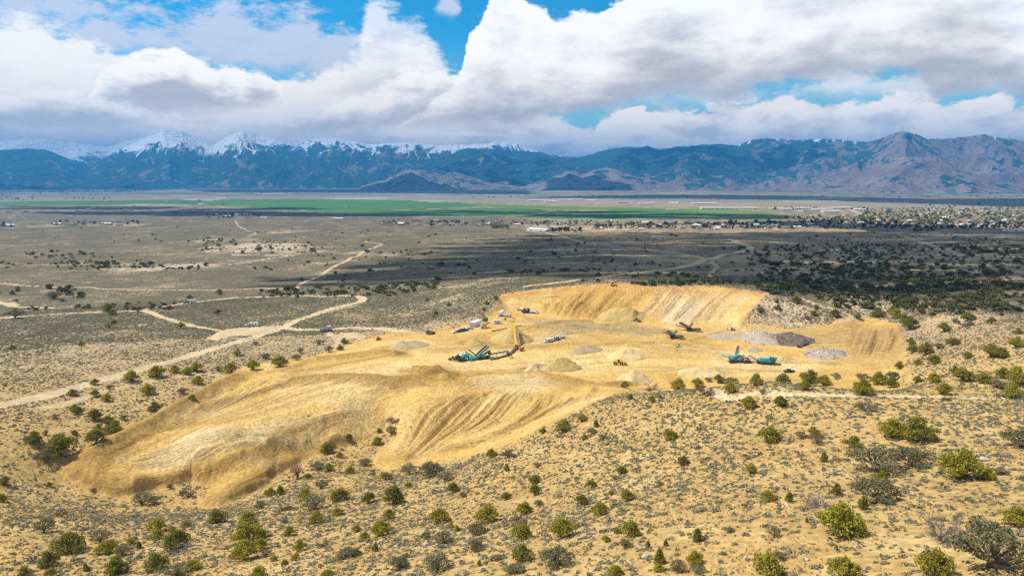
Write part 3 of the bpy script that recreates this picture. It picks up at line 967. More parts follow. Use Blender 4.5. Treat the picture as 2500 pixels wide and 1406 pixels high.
# farm fields of the valley; cloud shade put into the greens, sunlit ones lighter
FIELDS = [([(-60, 494), (130, 491), (330, 488), (470, 488), (500, 491), (440, 495), (330, 499), (150, 502), (-60, 503)], (.085, .16, .05)),
          ([(380, 497), (520, 490), (560, 486.5), (700, 486.5), (860, 487.5), (1010, 490), (1000, 494), (860, 497), (760, 500), (600, 503), (480, 501)], (.08, .17, .05)),
          ([(560, 506), (700, 500), (860, 496), (1010, 492.5), (1120, 495), (1180, 501), (1120, 508), (960, 513), (830, 516), (660, 512)], (.07, .165, .045)),
          ([(700, 515), (860, 515), (1060, 511), (1190, 508), (1300, 510), (1340, 517), (1250, 527), (1100, 530), (950, 526), (830, 522)], (.07, .16, .042)),
          ([(1130, 496), (1250, 500), (1350, 503), (1480, 505), (1620, 508), (1600, 513), (1450, 514), (1330, 512), (1200, 506)], (.12, .20, .045)),
          ([(1350, 519), (1480, 514), (1640, 512), (1760, 516), (1800, 524), (1700, 534), (1500, 535), (1300, 533), (1240, 530)], (.07, .16, .042)),
          ([(1620, 513), (1720, 508), (1830, 514), (1900, 521), (1985, 534), (1900, 536), (1760, 535), (1830, 526)], (.14, .215, .05))]
field = np.zeros_like(X2)
for pts, col in FIELDS:
    P = smooth_line(hits(pts + [pts[0]]), 4)[:-1]
    i = win(P, 100)
    d = poly_sdf(X2[i], Y2[i], P, 100) + 30 * (fbm(X2[i] / 90, Y2[i] / 90, 3, 91) - .5)
    v = 1 - ss(d, -8, 8)
    f = np.array(col)
    C[i] = lerp(C[i], f * (0.82 + 0.36 * fbm(X2[i] / 260, Y2[i] / 120, 3, 93))[..., None], v)
    field[i] = np.maximum(field[i], v)
cover *= (1 - field)

C = lerp(C, A3((.54, .42, .25)) * (0.86 + .28 * nz2[..., None]), road)
cover *= (1 - np.clip(road * 1.4, 0, 1))
# shoulders of the dirt roads are a warmer, yellower earth
# ---- worked ground
sand = np.broadcast_to(A3((.58, .375, .115)), X2.shape + (3,)).copy()
sand = lerp(sand, A3((.49, .315, .095)), ss(nz1, .35, .65))
sand = lerp(sand, A3((.63, .47, .22)), .65 * ss(fbm(X2 / 28 + 4, Y2 / 28, 4, 101), .5, .72))
NZ11 = fbm(X2 / 11, Y2 / 11, 4, 103)
for pts, v, colr in [([(1230, 712), (1500, 688), (1880, 712), (1870, 728), (1780, 724), (1600, 720), (1500, 718), (1380, 716), (1290, 722), (1235, 730)], .95, (.50, .255, .075)),
                     ([(1380, 700), (1620, 700), (1600, 735), (1540, 790), (1400, 790), (1340, 760)], .55, (.52, .31, .09)),
                     ([(1240, 730), (1400, 712), (1380, 750), (1270, 745)], .35, (.52, .33, .12)),
                     ([(1620, 712), (1760, 712), (1860, 722), (1790, 770), (1700, 795), (1600, 780), (1560, 760)], .6, (.62, .44, .22)),
                     ([(1600, 745), (1700, 745), (1700, 790), (1620, 785)], .5, (.64, .52, .36)),
                     ([(1590, 755), (1625, 748), (1640, 765), (1600, 770)], .7, (.60, .31, .12)),
                     ([(1280, 775), (1450, 790), (1560, 790), (1640, 805), (1600, 830), (1480, 812), (1350, 815), (1290, 800)], .85, (.36, .265, .125)),
                     ([(1810, 800), (1960, 800), (2200, 800), (2200, 880), (2060, 895), (1960, 850), (1850, 835), (1780, 830)], .5, (.42, .285, .125)),
                     ([(1080, 812), (1200, 765), (1235, 740), (1215, 738), (1150, 775), (1050, 808)], .8, (.44, .285, .095)),
                     ([(1710, 815), (1790, 802), (1830, 822), (1760, 832)], .6, (.37, .33, .25)),
                     ([(2070, 790), (2200, 785), (2205, 850), (2100, 870)], .5, (.37, .235, .095)),
                     ([(1000, 835), (1300, 855), (1900, 880), (1850, 915), (1500, 910), (1200, 905), (950, 890)], .6, (.66, .475, .195)),
                     ([(1140, 925), (1260, 908), (1370, 925), (1340, 950), (1160, 950)], .5, (.58, .46, .265)),
                     ([(150, 1150), (260, 1080), (560, 920), (640, 915), (600, 945), (420, 1020), (240, 1110)], .35, (.40, .25, .07)),
                     ([(640, 1190), (850, 1090), (960, 1060), (900, 1040), (760, 1080), (520, 1160), (300, 1200), (480, 1240)], .5, (.47, .30, .085)),
                     ([(300, 1130), (480, 1050), (700, 1020), (640, 1060), (480, 1110), (360, 1150)], .6, (.66, .53, .30)),
                     ([(500, 1010), (760, 960), (1000, 960), (900, 1000), (700, 1010)], .35, (.60, .44, .18)),
                     ([(950, 1060), (1150, 960), (1440, 960), (1380, 1010), (1150, 1110), (960, 1135)], .45, (.56, .37, .12))]:
    P = np.array([pitp(*p) for p in pts])
    i = win(P, 30)
    d = poly_sdf(X2[i], Y2[i], P, 40) + 14 * (NZ11[i] - .5)
    sand[i] = lerp(sand[i], A3(colr), v * (1 - ss(d, -6, 5)))
SP = np.clip(SPOIL, 0, 1)
sand = lerp(sand, A3((.29, .175, .05)), SP * .85)
sand = lerp(sand, A3((.69, .55, .31)), np.clip(PALE, 0, 1) * .5)
rim = (1 - ss(np.abs(pit_w), 0, 4)) * ss(fbm(X2 / 5, Y2 / 5, 2, 107), .35, .6)
sand = lerp(sand, A3((.36, .22, .08)), rim * .5)
C = lerp(C, sand, pit)
# stray pushed earth around the outline
halo = (1 - ss(pit_d, 0, 9)) * (1 - pit) * ss(nz2, .42, .6)
C = lerp(C, A3((.47, .31, .11)), halo * .8)
cover *= (1 - pit)
cover = np.clip(cover, 0, 1)


def make_grid_part(name, quads, mat, attrs):
    used = np.unique(quads)
    remap = np.zeros(X2.size, np.int64)
    remap[used] = np.arange(len(used))
    q = remap[quads]
    me = bpy.data.meshes.new(name)
    me.vertices.add(len(used))
    co = np.stack([X2.ravel()[used], Y2.ravel()[used], Z2.ravel()[used]], 1)
    me.vertices.foreach_set("co", co.ravel())
    me.loops.add(q.size)
    me.loops.foreach_set("vertex_index", q.ravel().astype(np.int32))
    me.polygons.add(len(q))
    me.polygons.foreach_set("loop_start", np.arange(0, q.size, 4, dtype=np.int32))
    me.update(calc_edges=True)
    me.polygons.foreach_set("use_smooth", np.ones(len(q), bool))
    for an, arr, typ in attrs:
        at = me.attributes.new(an, typ, 'POINT')
        if typ == 'FLOAT_COLOR':
            v = np.ones((len(used), 4), np.float32)
            v[:, :3] = arr.reshape(-1, 3)[used]
            at.data.foreach_set("color", v.ravel())
        elif typ == 'FLOAT_VECTOR':
            at.data.foreach_set("vector", arr.reshape(-1, 3)[used].astype(np.float32).ravel())
        else:
            at.data.foreach_set("value", arr.ravel()[used].astype(np.float32))
    me.materials.append(mat)
    ob = bpy.data.objects.new(name, me)
    COL.objects.link(ob)
    ob["kind"] = "structure"
    return ob


def ground_material():
    m = bpy.data.materials.new("earth")
    m.use_nodes = True
    T = NT(m.node_tree)
    T.n.clear()
    pos = T.new('ShaderNodeNewGeometry').outputs['Position']
    flat = T.vmul(pos, (1, 1, 0.35))
    tint = T.attr('tint', 'Color')
    cov = T.attr('cover')
    wk = T.attr('worked')
    n1 = T.noise(flat, 0.9, 6.0, 0.62)
    n2 = T.noise(flat, 0.11, 4.0, 0.6)
    col = T.mix(1.0, tint, T.mix(T.sstep(n1, 0.28, 0.72), (0.72, 0.70, 0.68), (1.24, 1.26, 1.28)), 'MULTIPLY')
    col = T.mix(1.0, col, T.mix(T.sstep(n2, 0.3, 0.7), (0.90, 0.89, 0.87), (1.10, 1.10, 1.10)), 'MULTIPLY')
    # ruts, blade marks and tyre tracks that follow the way the machines went
    fl = T.new('ShaderNodeSeparateXYZ')
    T.l.new(T.attr('flow', 'Vector'), fl.inputs[0])
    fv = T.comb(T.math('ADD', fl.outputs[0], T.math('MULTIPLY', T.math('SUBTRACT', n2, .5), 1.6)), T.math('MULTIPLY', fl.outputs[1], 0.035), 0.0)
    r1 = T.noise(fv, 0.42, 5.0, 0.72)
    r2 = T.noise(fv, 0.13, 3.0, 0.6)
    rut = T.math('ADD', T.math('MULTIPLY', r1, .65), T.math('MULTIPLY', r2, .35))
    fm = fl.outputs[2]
    col = T.mix(T.math('MULTIPLY', fm, T.math('SUBTRACT', 1.0, T.sstep(rut, .36, .49))), col, T.mix(1.0, col, (0.54, 0.47, 0.36), 'MULTIPLY'))  # sunlit contrast put into the tint: low parts of ruts darker
    col = T.mix(T.math('MULTIPLY', fm, T.sstep(rut, .52, .66)), col, T.mix(1.0, col, (1.22, 1.27, 1.42), 'MULTIPLY'))  # and their high parts lighter
    # low sagebrush and bunch grass too small to stand apart from here
    c1 = T.noise(flat, 0.55, 3.0, 0.6)
    c2 = T.noise(flat, 0.07, 3.0, 0.55)
    thr = T.math('SUBTRACT', 0.92, T.math('MULTIPLY', cov, 0.95))
    thr = T.math('ADD', thr, T.math('MULTIPLY', T.math('SUBTRACT', c2, 0.5), 0.35))
    m1 = T.sstep(T.math('SUBTRACT', c1, thr), -0.06, 0.06)
    bush = T.mix(T.noise(flat, 0.3, 2.0), (0.090, 0.080, 0.045), (0.150, 0.130, 0.078))
    col = T.mix(m1, col, bush)
    # pebbles: pale specks
    pb = T.voro(flat, 1.1, 'F1')
    spk = T.math('MULTIPLY', T.math('SUBTRACT', 1.0, T.sstep(pb, 0.06, 0.16)), T.sstep(T.noise(flat, 0.35, 2.0), 0.45, 0.65))
    col = T.mix(T.math('MULTIPLY', spk, 0.45), col, (0.62, 0.52, 0.38))
    bs = T.new('ShaderNodeBsdfPrincipled')
    T.l.new(col, bs.inputs['Base Color'])
    bs.inputs['Roughness'].default_value = 0.95
    bs.inputs['Specular IOR Level'].default_value = 0.1
    h = T.math('ADD', T.math('MULTIPLY', n1, 0.30), T.math('MULTIPLY', T.noise(flat, 0.28, 3.0, 0.6), 0.7))
    h = T.math('ADD', h, T.math('MULTIPLY', m1, 0.35))
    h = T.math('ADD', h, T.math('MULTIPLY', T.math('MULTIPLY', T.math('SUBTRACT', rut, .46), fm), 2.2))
    h = T.math('MULTIPLY', h, T.math('ADD', 0.7, T.math('MULTIPLY', wk, 0.6)))
    bp = T.new('ShaderNodeBump')
    bp.inputs['Strength'].default_value = 0.9
    bp.inputs['Distance'].default_value = 1.0
    T.l.new(h, bp.inputs['Height'])
    T.l.new(bp.outputs[0], bs.inputs['Normal'])
    out = T.new('ShaderNodeOutputMaterial')
    T.l.new(bs.outputs[0], out.inputs[0])
    return m


M_GROUND = ground_material()
nr_, na_ = X2.shape
idx = np.arange(nr_ * na_).reshape(nr_, na_)
# counter-clockwise seen from above
quads = np.stack([idx[:-1, :-1], idx[:-1, 1:], idx[1:, 1:], idx[1:, :-1]], -1).reshape(-1, 4)
fpit = (pit.ravel()[quads].mean(1) > .5)
frd = (rsel.ravel()[quads].mean(1) > .5) & ~fpit
ffd = (field.ravel()[quads].mean(1) > .5) & ~fpit & ~frd
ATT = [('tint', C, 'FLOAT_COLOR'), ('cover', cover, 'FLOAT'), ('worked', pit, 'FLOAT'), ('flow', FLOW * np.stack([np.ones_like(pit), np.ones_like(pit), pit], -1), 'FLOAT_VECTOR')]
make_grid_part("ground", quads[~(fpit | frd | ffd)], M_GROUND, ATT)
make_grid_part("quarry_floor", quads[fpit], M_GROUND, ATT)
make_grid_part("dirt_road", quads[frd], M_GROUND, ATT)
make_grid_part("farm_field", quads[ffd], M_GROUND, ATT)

# ------------------------------------------------------------------ mountains
def crest_fn(pts):
    az, sl = [], []
    for px, py in pts:
        d = ray(px, py)
        az.append(math.atan2(d[0], d[1]))
        sl.append(d[2] / math.hypot(d[0], d[1]))
    return np.array(az), np.array(sl)


def mountain_range(name, pts, rc, foot, back, seed, spur, att, na=700, nr=230, rough=1.0, pw=(0.8, 1.25), zb=-172.0, jag=0.004, rcv=None):
    caz, csl = crest_fn(pts)
    az = np.linspace(caz[0], caz[-1], na)
    sl = np.interp(az, caz, csl)
    q = az * rc
    s_ = np.linspace(0, 1, nr)
    t = np.where(s_ < .8, s_ / .8, 1 + (s_ - .8) / .2)          # 0..1 front, 1..2 back
    A, T = np.meshgrid(az, t)
    RC = rc * (1 + 0.05 * (fbm(A * 9, A * 0, 3, seed + 5) - .5) * 2)
    if rcv is not None:
        RC = RC + np.interp(A, crest_fn([(p[0], 440) for p in rcv])[0], [p[1] for p in rcv])
    FT = foot * (1 + 0.07 * (fbm(A * 14 + 3, A * 0, 3, seed + 6) - .5) * 2)
    R = np.where(T <= 1, FT + (RC - FT) * T, RC + (T - 1) * back)
    X, Y = R * np.sin(A), R * np.cos(A)
    wx = 0.9 * (fbm(X / 2600, Y / 2600, 3, seed) - .5) * spur
    Q = A * rc + wx * 1.3
    R1 = 1 - np.abs(2 * vn(Q / spur, T * 0.9 + Q / 9000, seed + 1) - 1)
    R2_ = 1 - np.abs(2 * vn(Q / (spur * .42) + 7, T * 1.7, seed + 2) - 1)
    R3 = ridged(X / (spur * .55), Y / (spur * .55), 5, seed + 3)
    RR = (.50 * R1 + .28 * R2_ + .22 * R3)
    p = pw[0] + pw[1] * (1 - RR)
    tc = np.clip(T, 1e-4, 1)
    zc = np.interp(A, caz, csl) * RC
    zc = zc * (1 + jag * (fbm(A * 160, A * 0, 4, seed + 8) - .5) * 2 + jag * 1.2 * (ridged(A * 42, A * 0 + .5, 3, seed + 18) - .6))
    zz = zb + (zc - zb) * tc ** p
    fade = np.sin(np.pi * np.clip(T, 0, 1)) ** .7
    hgt = np.clip((zc - zb) / 1500.0, 0.05, 1.2)
    zz += fade * hgt * rough * (230 * (ridged(X / 1300, Y / 1300, 5, seed + 9) - .55) + 70 * (ridged(X / 330, Y / 330, 4, seed + 10) - .5))
    zz += np.clip(T, 0, 1) * hgt * 26 * rough * (ridged(X / 170, Y / 170, 3, seed + 12) - .5)
    zz = np.where(T > 1, zc + (zb - zc) * (T - 1) ** 1.3, zz)
    me = bpy.data.meshes.new(name)
    i = np.arange(nr * na).reshape(nr, na)
    qd = np.stack([i[:-1, :-1], i[:-1, 1:], i[1:, 1:], i[1:, :-1]], -1).reshape(-1, 4)
    me.vertices.add(nr * na)
    me.vertices.foreach_set("co", np.stack([X, Y, zz], -1).ravel())
    me.loops.add(qd.size)
    me.loops.foreach_set("vertex_index", qd.ravel().astype(np.int32))
    me.polygons.add(len(qd))
    me.polygons.foreach_set("loop_start", np.arange(0, qd.size, 4, dtype=np.int32))
    me.update(calc_edges=True)
    me.polygons.foreach_set("use_smooth", np.ones(len(qd), bool))
    for an, arr in (('snowy', att(A, T, zz, RR)[0]), ('bare', att(A, T, zz, RR)[1]), ('rel', np.clip(T, 0, 1)), ('across', Q / 1000.0)):
        at = me.attributes.new(an, 'FLOAT', 'POINT')
        at.data.foreach_set("value", np.broadcast_to(arr, zz.shape).ravel().astype(np.float32))
    me.materials.append(M_MOUNT)
    ob = bpy.data.objects.new(name, me)
    COL.objects.link(ob)
    ob["kind"] = "structure"
    return ob


def mountain_material():
    m = bpy.data.materials.new("mountain_rock_forest_snow")
    m.use_nodes = True
    T = NT(m.node_tree)
    T.n.clear()
    geo = T.new('ShaderNodeNewGeometry')
    pos = geo.outputs['Position']
    snow = T.attr('snowy')
    bare = T.attr('bare')
    n1 = T.noise(pos, 0.0016, 8.0, 0.62)
    n2 = T.noise(pos, 0.012, 6.0, 0.65)
    n3 = T.noise(T.vmul(pos, (1, 1, 0.25)), 0.006, 7.0, 0.68)
    forest = T.mix(n2, (0.018, 0.050, 0.048), (0.050, 0.100, 0.088))
    gul = T.noise(T.comb(T.math('MULTIPLY', T.attr('across'), 4.2), T.math('MULTIPLY', T.attr('rel'), 3.0), 3.3), 1.0, 7.0, 0.68)
    rock = T.mix(T.sstep(n1, .35, .65), (0.25, 0.180, 0.155), (0.38, 0.30, 0.265))
    rock = T.mix(T.sstep(n2, .3, .7), T.mix(1.0, rock, (0.7, 0.72, 0.72), 'MULTIPLY'), rock)
    fm = T.sstep(T.math('ADD', T.math('ADD', T.math('ADD', T.math('MULTIPLY', n3, 1.0), T.math('MULTIPLY', T.math('SUBTRACT', gul, .5), 1.0)), T.math('MULTIPLY', T.math('SUBTRACT', n1, .5), .9)), T.math('MULTIPLY', bare, -1.0)), 0.02, 0.16)
    col = T.mix(fm, rock, forest)
    st_ = T.noise(T.comb(T.math('MULTIPLY', T.attr('across'), 5.5), T.math('MULTIPLY', T.attr('rel'), 3.2), 0.0), 1.0, 6.0, 0.65)
    snow = T.math('ADD', snow, T.math('MULTIPLY', T.math('SUBTRACT', st_, .5), 2.3))
    sn = T.math('ADD', T.math('MULTIPLY', snow, 1.0), T.math('MULTIPLY', T.math('SUBTRACT', n3, .5), 0.8))
    sn = T.math('ADD', sn, T.math('MULTIPLY', T.math('SUBTRACT', n1, .5), 0.6))
    sm = T.sstep(sn, 0.50, 0.72)
    col = T.mix(sm, col, (0.82, 0.84, 0.87))
    bs = T.new('ShaderNodeBsdfPrincipled')
    T.l.new(col, bs.inputs['Base Color'])
    bs.inputs['Roughness'].default_value = 0.95
    bs.inputs['Specular IOR Level'].default_value = 0.05
    bp = T.new('ShaderNodeBump')
    bp.inputs['Strength'].default_value = 0.7
    bp.inputs['Distance'].default_value = 120.0
    T.l.new(n3, bp.inputs['Height'])
    T.l.new(bp.outputs[0], bs.inputs['Normal'])
    out = T.new('ShaderNodeOutputMaterial')
    T.l.new(bs.outputs[0], out.inputs[0])
    return m


M_MOUNT = mountain_material()


def snow_att(z0, z1, bare, azf=None):
    def f(A, T, z, RR):
        s = ss(z, z0, z1) * (0.45 + 1.15 * (1 - RR)) + .2 * ss(z, z1 * .75, z1) - .25 * (z < z0)
        if azf is not None:
            s = s * azf(A)
        return s * (z > z0), np.full(z.shape, bare)
    return f


mountain_range("mountain", [(-420, 360), (-200, 352), (0, 346), (60, 338), (110, 340), (150, 345), (200, 352), (260, 360), (300, 348), (345, 336), (430, 336), (520, 352), (700, 352), (800, 352), (1000, 400)], 27000, 20500, 4000, 201, 2600,
               snow_att(250, 900, .35), jag=.01)
mountain_range("mountain", [(-420, 380), (-100, 372), (20, 366), (70, 363), (115, 367), (160, 385), (195, 400), (240, 430), (300, 452), (420, 462)], 21000, 15500, 3500, 215, 2200,
               lambda A, T, z, RR: (np.zeros_like(z), np.full(z.shape, .25)), jag=.004)
mountain_range("mountain", [(120, 452), (190, 428), (225, 402), (260, 383), (300, 362), (335, 346), (375, 328), (400, 320), (420, 318), (445, 322), (470, 336), (500, 350), (522, 356), (548, 338), (575, 324), (600, 321), (625, 330),
                            (660, 337), (700, 350), (725, 356), (750, 344), (785, 339), (825, 337), (860, 346), (905, 354), (950, 350), (1000, 347), (1060, 356), (1130, 354), (1180, 351), (1218, 346), (1260, 352), (1310, 368), (1350, 379),
                            (1410, 386), (1500, 400), (1600, 430)], 20500, 14200, 5000, 231, 1900, snow_att(120, 1150, .27), na=1400, nr=340, jag=.02, rough=1.7, pw=(.75, 1.5))
mountain_range("mountain", [(960, 452), (1000, 428), (1040, 408), (1080, 388), (1120, 368), (1150, 362), (1200, 366), (1260, 370), (1310, 372), (1345, 381), (1390, 385), (1425, 383), (1460, 372), (1490, 364), (1530, 360), (1565, 361),
                            (1580, 357), (1610, 366), (1650, 360), (1700, 355), (1760, 353), (1800, 356), (1825, 346), (1845, 341), (1868, 338), (1910, 341), (1960, 343), (1990, 341), (2025, 341), (2070, 344), (2120, 348), (2150, 340), (2180, 327),
                            (2205, 321), (2230, 327), (2265, 340), (2310, 341), (2360, 334), (2400, 330), (2450, 337), (2520, 348), (2700, 352), (2900, 370)], 16200, 11600, 4000, 247, 1700,
               lambda A, T, z, RR: (ss(T, .86, .99) * .42 * (A > px_az(1800, 340)) * (A < px_az(2130, 340)) + ss(T, .93, .99) * .3 * (A > px_az(2330, 340)) + 0 * T,
                                    0.20 + .27 * ss(A, px_az(1700), px_az(2250)) + .24 * (1 - ss(T, .1, .5))), na=1400, nr=320, jag=.007, rough=2.1, pw=(.75, 1.9),
               rcv=[(900, 2500), (1400, 1800), (1700, 600), (1900, 800), (2100, -600), (2205, -1800), (2350, 500), (2600, -500)])
mountain_range("hill", [(880, 455), (930, 440), (965, 428), (1000, 410), (1035, 416), (1070, 425), (1110, 419), (1150, 432), (1200, 446), (1240, 452), (1300, 456)], 13300, 11700, 1500, 263, 700,
               lambda A, T, z, RR: (np.zeros_like(z), np.full(z.shape, .46)), na=420, nr=120, rough=1.8, pw=(.8, 1.3))
mountain_range("hill", [(1270, 458), (1310, 445), (1350, 430), (1390, 419), (1420, 428), (1450, 415), (1480, 409), (1510, 416), (1550, 432), (1600, 442), (1640, 452), (1690, 460)], 12300, 11000, 1500, 277, 800,
               lambda A, T, z, RR: (np.zeros_like(z), np.full(z.shape, .50)), na=420, nr=120, rough=1.6, pw=(.8, 1.3))
mountain_range("hill", [(1950, 462), (2020, 448), (2090, 424), (2150, 402), (2205, 384), (2250, 384), (2300, 396), (2350, 414), (2420, 440), (2500, 460)], 12000, 10300, 1500, 281, 800,
               lambda A, T, z, RR: (np.zeros_like(z), np.full(z.shape, .48)), na=420, nr=160, rough=1.8, pw=(.8, 1.3))

# ------------------------------------------------------------------ clouds overhead (out of the picture) whose shadows cross the plain
M_CLOUD = bpy.data.materials.new("cloud_white")
M_CLOUD.use_nodes = True
M_CLOUD.node_tree.nodes['Principled BSDF'].inputs['Base Color'].default_value = (.85, .85, .87, 1)
M_CLOUD.node_tree.nodes['Principled BSDF'].inputs['Roughness'].default_value = 1.0


def cloud(pts, alt, thick, cell, wob, seed, thr=0.0, feat=None):
    """a cloud body hung up-sun of the ground polygon it shades; pts are places on the ground"""
    G = np.array([hit(*p) if len(p) == 2 else Vector(p) for p in pts])
    zm = G[:, 2].mean()
    k = (alt - G[:, 2]) / SUN_DIR.z
    P = np.stack([G[:, 0] + k * SUN_DIR.x, G[:, 1] + k * SUN_DIR.y], 1)
    x0, y0 = P.min(0) - wob
    x1, y1 = P.max(0) + wob
    nx, ny = int((x1 - x0) / cell) + 2, int((y1 - y0) / cell) + 2
    gx, gy = np.meshgrid(x0 + np.arange(nx) * cell, y0 + np.arange(ny) * cell)
    d = poly_sdf(gx, gy, P, wob * 3)
    f = feat or wob * 1.6
    d = d + wob * 2.2 * (fbm(gx / f, gy / f, 5, seed, .6) - .5)
    if thr:
        d = np.maximum(d, (fbm(gx / (f * .35), gy / (f * .35), 4, seed + 3, .65) - thr) * 1000)
    top = thick * np.clip(-d / (wob + 1), .12, 1) ** .5 * (.6 + .8 * fbm(gx / (f * .5), gy / (f * .5), 4, seed + 7))
    ins = d < 0
    fc = ins[:-1, :-1] & ins[1:, :-1] & ins[:-1, 1:] & ins[1:, 1:]
    jj, ii = np.nonzero(fc)
    if not len(jj):
        return
    vid = np.arange(nx * ny).reshape(ny, nx)
    qt = np.stack([vid[jj, ii], vid[jj, ii + 1], vid[jj + 1, ii + 1], vid[jj + 1, ii]], 1)
    n = nx * ny
    qb = qt[:, ::-1] + n
    # side walls
    sides = []
    pad = np.pad(fc, 1)
    for (dj, di, a, b) in ((-1, 0, (0, 0), (0, 1)), (1, 0, (1, 1), (1, 0)), (0, -1, (1, 0), (0, 0)), (0, 1, (0, 1), (1, 1))):
        e = fc & ~pad[1 + dj:1 + dj + fc.shape[0], 1 + di:1 + di + fc.shape[1]]
        j, i = np.nonzero(e)
        va, vb = vid[j + a[0], i + a[1]], vid[j + b[0], i + b[1]]
        sides.append(np.stack([vb, va, va + n, vb + n], 1))
    q = np.concatenate([qt, qb] + sides)
    co = np.concatenate([np.stack([gx, gy, alt + top], -1).reshape(-1, 3), np.stack([gx, gy, alt - .12 * top], -1).reshape(-1, 3)])
    used, inv = np.unique(q, return_inverse=True)
    q = inv.reshape(-1, 4)
    me = bpy.data.meshes.new("cloud")
    me.from_pydata(co[used].tolist(), [], q.tolist())
    me.polygons.foreach_set("use_smooth", np.ones(len(q), bool))
    me.materials.append(M_CLOUD)
    ob = bpy.data.objects.new("cloud", me)
    COL.objects.link(ob)
    ob["kind"] = "structure"


def pw(px, r, z):
    a_ = px_az(px, 440)
    return (r * math.sin(a_), r * math.cos(a_), z)


# the long shadow across the middle plain
cloud([(560, 712), (760, 706), (900, 694), (1100, 688), (1300, 686), (1500, 684), (1700, 686), (1900, 700), (2050, 716), (2300, 704), (2560, 690), (2700, 600), (2560, 560), (2200, 562), (1900, 566), (1600, 568), (1330, 570), (1150, 585),
       (1020, 605), (900, 640), (760, 660), (620, 686)], 1960, 320, 6, 60, 5, thr=.44, feat=60)
cloud([(1900, 700), (2300, 700), (2600, 720), (2600, 790), (2350, 770), (2150, 745), (2000, 735)], 1960, 120, 6, 30, 19, thr=.50, feat=90)
cloud([(1450, 549), (1700, 545), (1900, 541), (2150, 551), (2300, 556), (2600, 566), (2600, 578), (2300, 566), (2100, 561), (1900, 552), (1700, 549)], 1960, 250, 12, 40, 11)
# over the valley
cloud([(-80, 503), (300, 503), (700, 507), (760, 510), (560, 514), (200, 513), (-80, 512)], 4500, 400, 30, 90, 23, thr=.56, feat=500)
cloud([(60, 518), (350, 514), (700, 517), (980, 523), (900, 529), (500, 527), (150, 525)], 4500, 400, 25, 80, 24, thr=.56, feat=450)
cloud([(820, 520), (1000, 515), (1250, 511), (1480, 517), (1800, 524), (1960, 536), (1500, 540), (1200, 533), (900, 527)], 4500, 400, 30, 60, 25, thr=.46, feat=300)
cloud([(1250, 482), (1600, 475), (1900, 478), (2200, 485), (2600, 485), (2600, 510), (2300, 499), (2000, 489), (1700, 486), (1450, 485)], 4500, 500, 40, 120, 26)
cloud([(450, 463), (1000, 462), (1280, 466), (1250, 475), (900, 471), (500, 469)], 4700, 500, 60, 150, 27)
cloud([(-100, 462), (300, 461), (420, 464), (300, 469), (-100, 470)], 4700, 500, 60, 150, 28, thr=.55)
# over the foot of the mountains
cloud([pw(1010, 13600, 0), pw(1290, 13400, 0), pw(1400, 15000, 300), pw(1280, 17200, 500), pw(1080, 17200, 500), pw(1000, 15500, 300)], 6900, 500, 70, 350, 30, thr=.50, feat=600)
cloud([pw(1300, 10900, -120), pw(1530, 10900, -120), pw(1500, 11900, 0), pw(1420, 12200, 50), pw(1330, 12100, 50)], 5600, 400, 60, 160, 31)
cloud([pw(1520, 14200, 200), pw(1700, 14400, 200), pw(1820, 15500, 500), pw(1650, 17200, 500), pw(1500, 16800, 500)], 6900, 500, 90, 400, 32, thr=.55)
cloud([pw(1830, 14600, 300), pw(2010, 14500, 350), pw(2040, 15800, 500), pw(1900, 16400, 600), pw(1830, 15800, 500)], 6900, 500, 90, 300, 33, thr=.55)

# ------------------------------------------------------------------ vegetation
def tag(o, label=None, cat=None, group=None, kind=None):
    if label:
        o["label"] = label
    if cat:
        o["category"] = cat
    if group:
        o["group"] = group
    if kind:
        o["kind"] = kind
    return o


def leaf_material(name, a, b, trans=0.25, spread=0.5):
    m = bpy.data.materials.new(name)
    m.use_nodes = True
    T = NT(m.node_tree)
    T.n.clear()
    oi = T.new('ShaderNodeObjectInfo')
    pos = T.new('ShaderNodeNewGeometry')
    n = T.noise(pos.outputs['Position'], 2.3, 3.0, 0.6)
    f = T.math('ADD', T.math('MULTIPLY', oi.outputs['Random'], spread), T.math('MULTIPLY', T.sstep(n, .3, .7), 1 - spread))
    col = T.mix(f, a, b)
    # every spray of leaves its own tone
    rp = pos.outputs['Random Per Island']
    col = T.mix(1.0, col, T.mix(rp, (0.62, 0.62, 0.62), (1.35, 1.35, 1.3)), 'MULTIPLY')
    d = T.new('ShaderNodeBsdfPrincipled')
    T.l.new(col, d.inputs['Base Color'])
    d.inputs['Roughness'].default_value = 0.8
    d.inputs['Specular IOR Level'].default_value = 0.15
    t = T.new('ShaderNodeBsdfTranslucent')
    T.l.new(col, t.inputs['Color'])
    mx = T.new('ShaderNodeMixShader')
    mx.inputs[0].default_value = trans
    T.l.new(d.outputs[0], mx.inputs[1])
    T.l.new(t.outputs[0], mx.inputs[2])
    out = T.new('ShaderNodeOutputMaterial')
    T.l.new(mx.outputs[0], out.inputs[0])
    return m


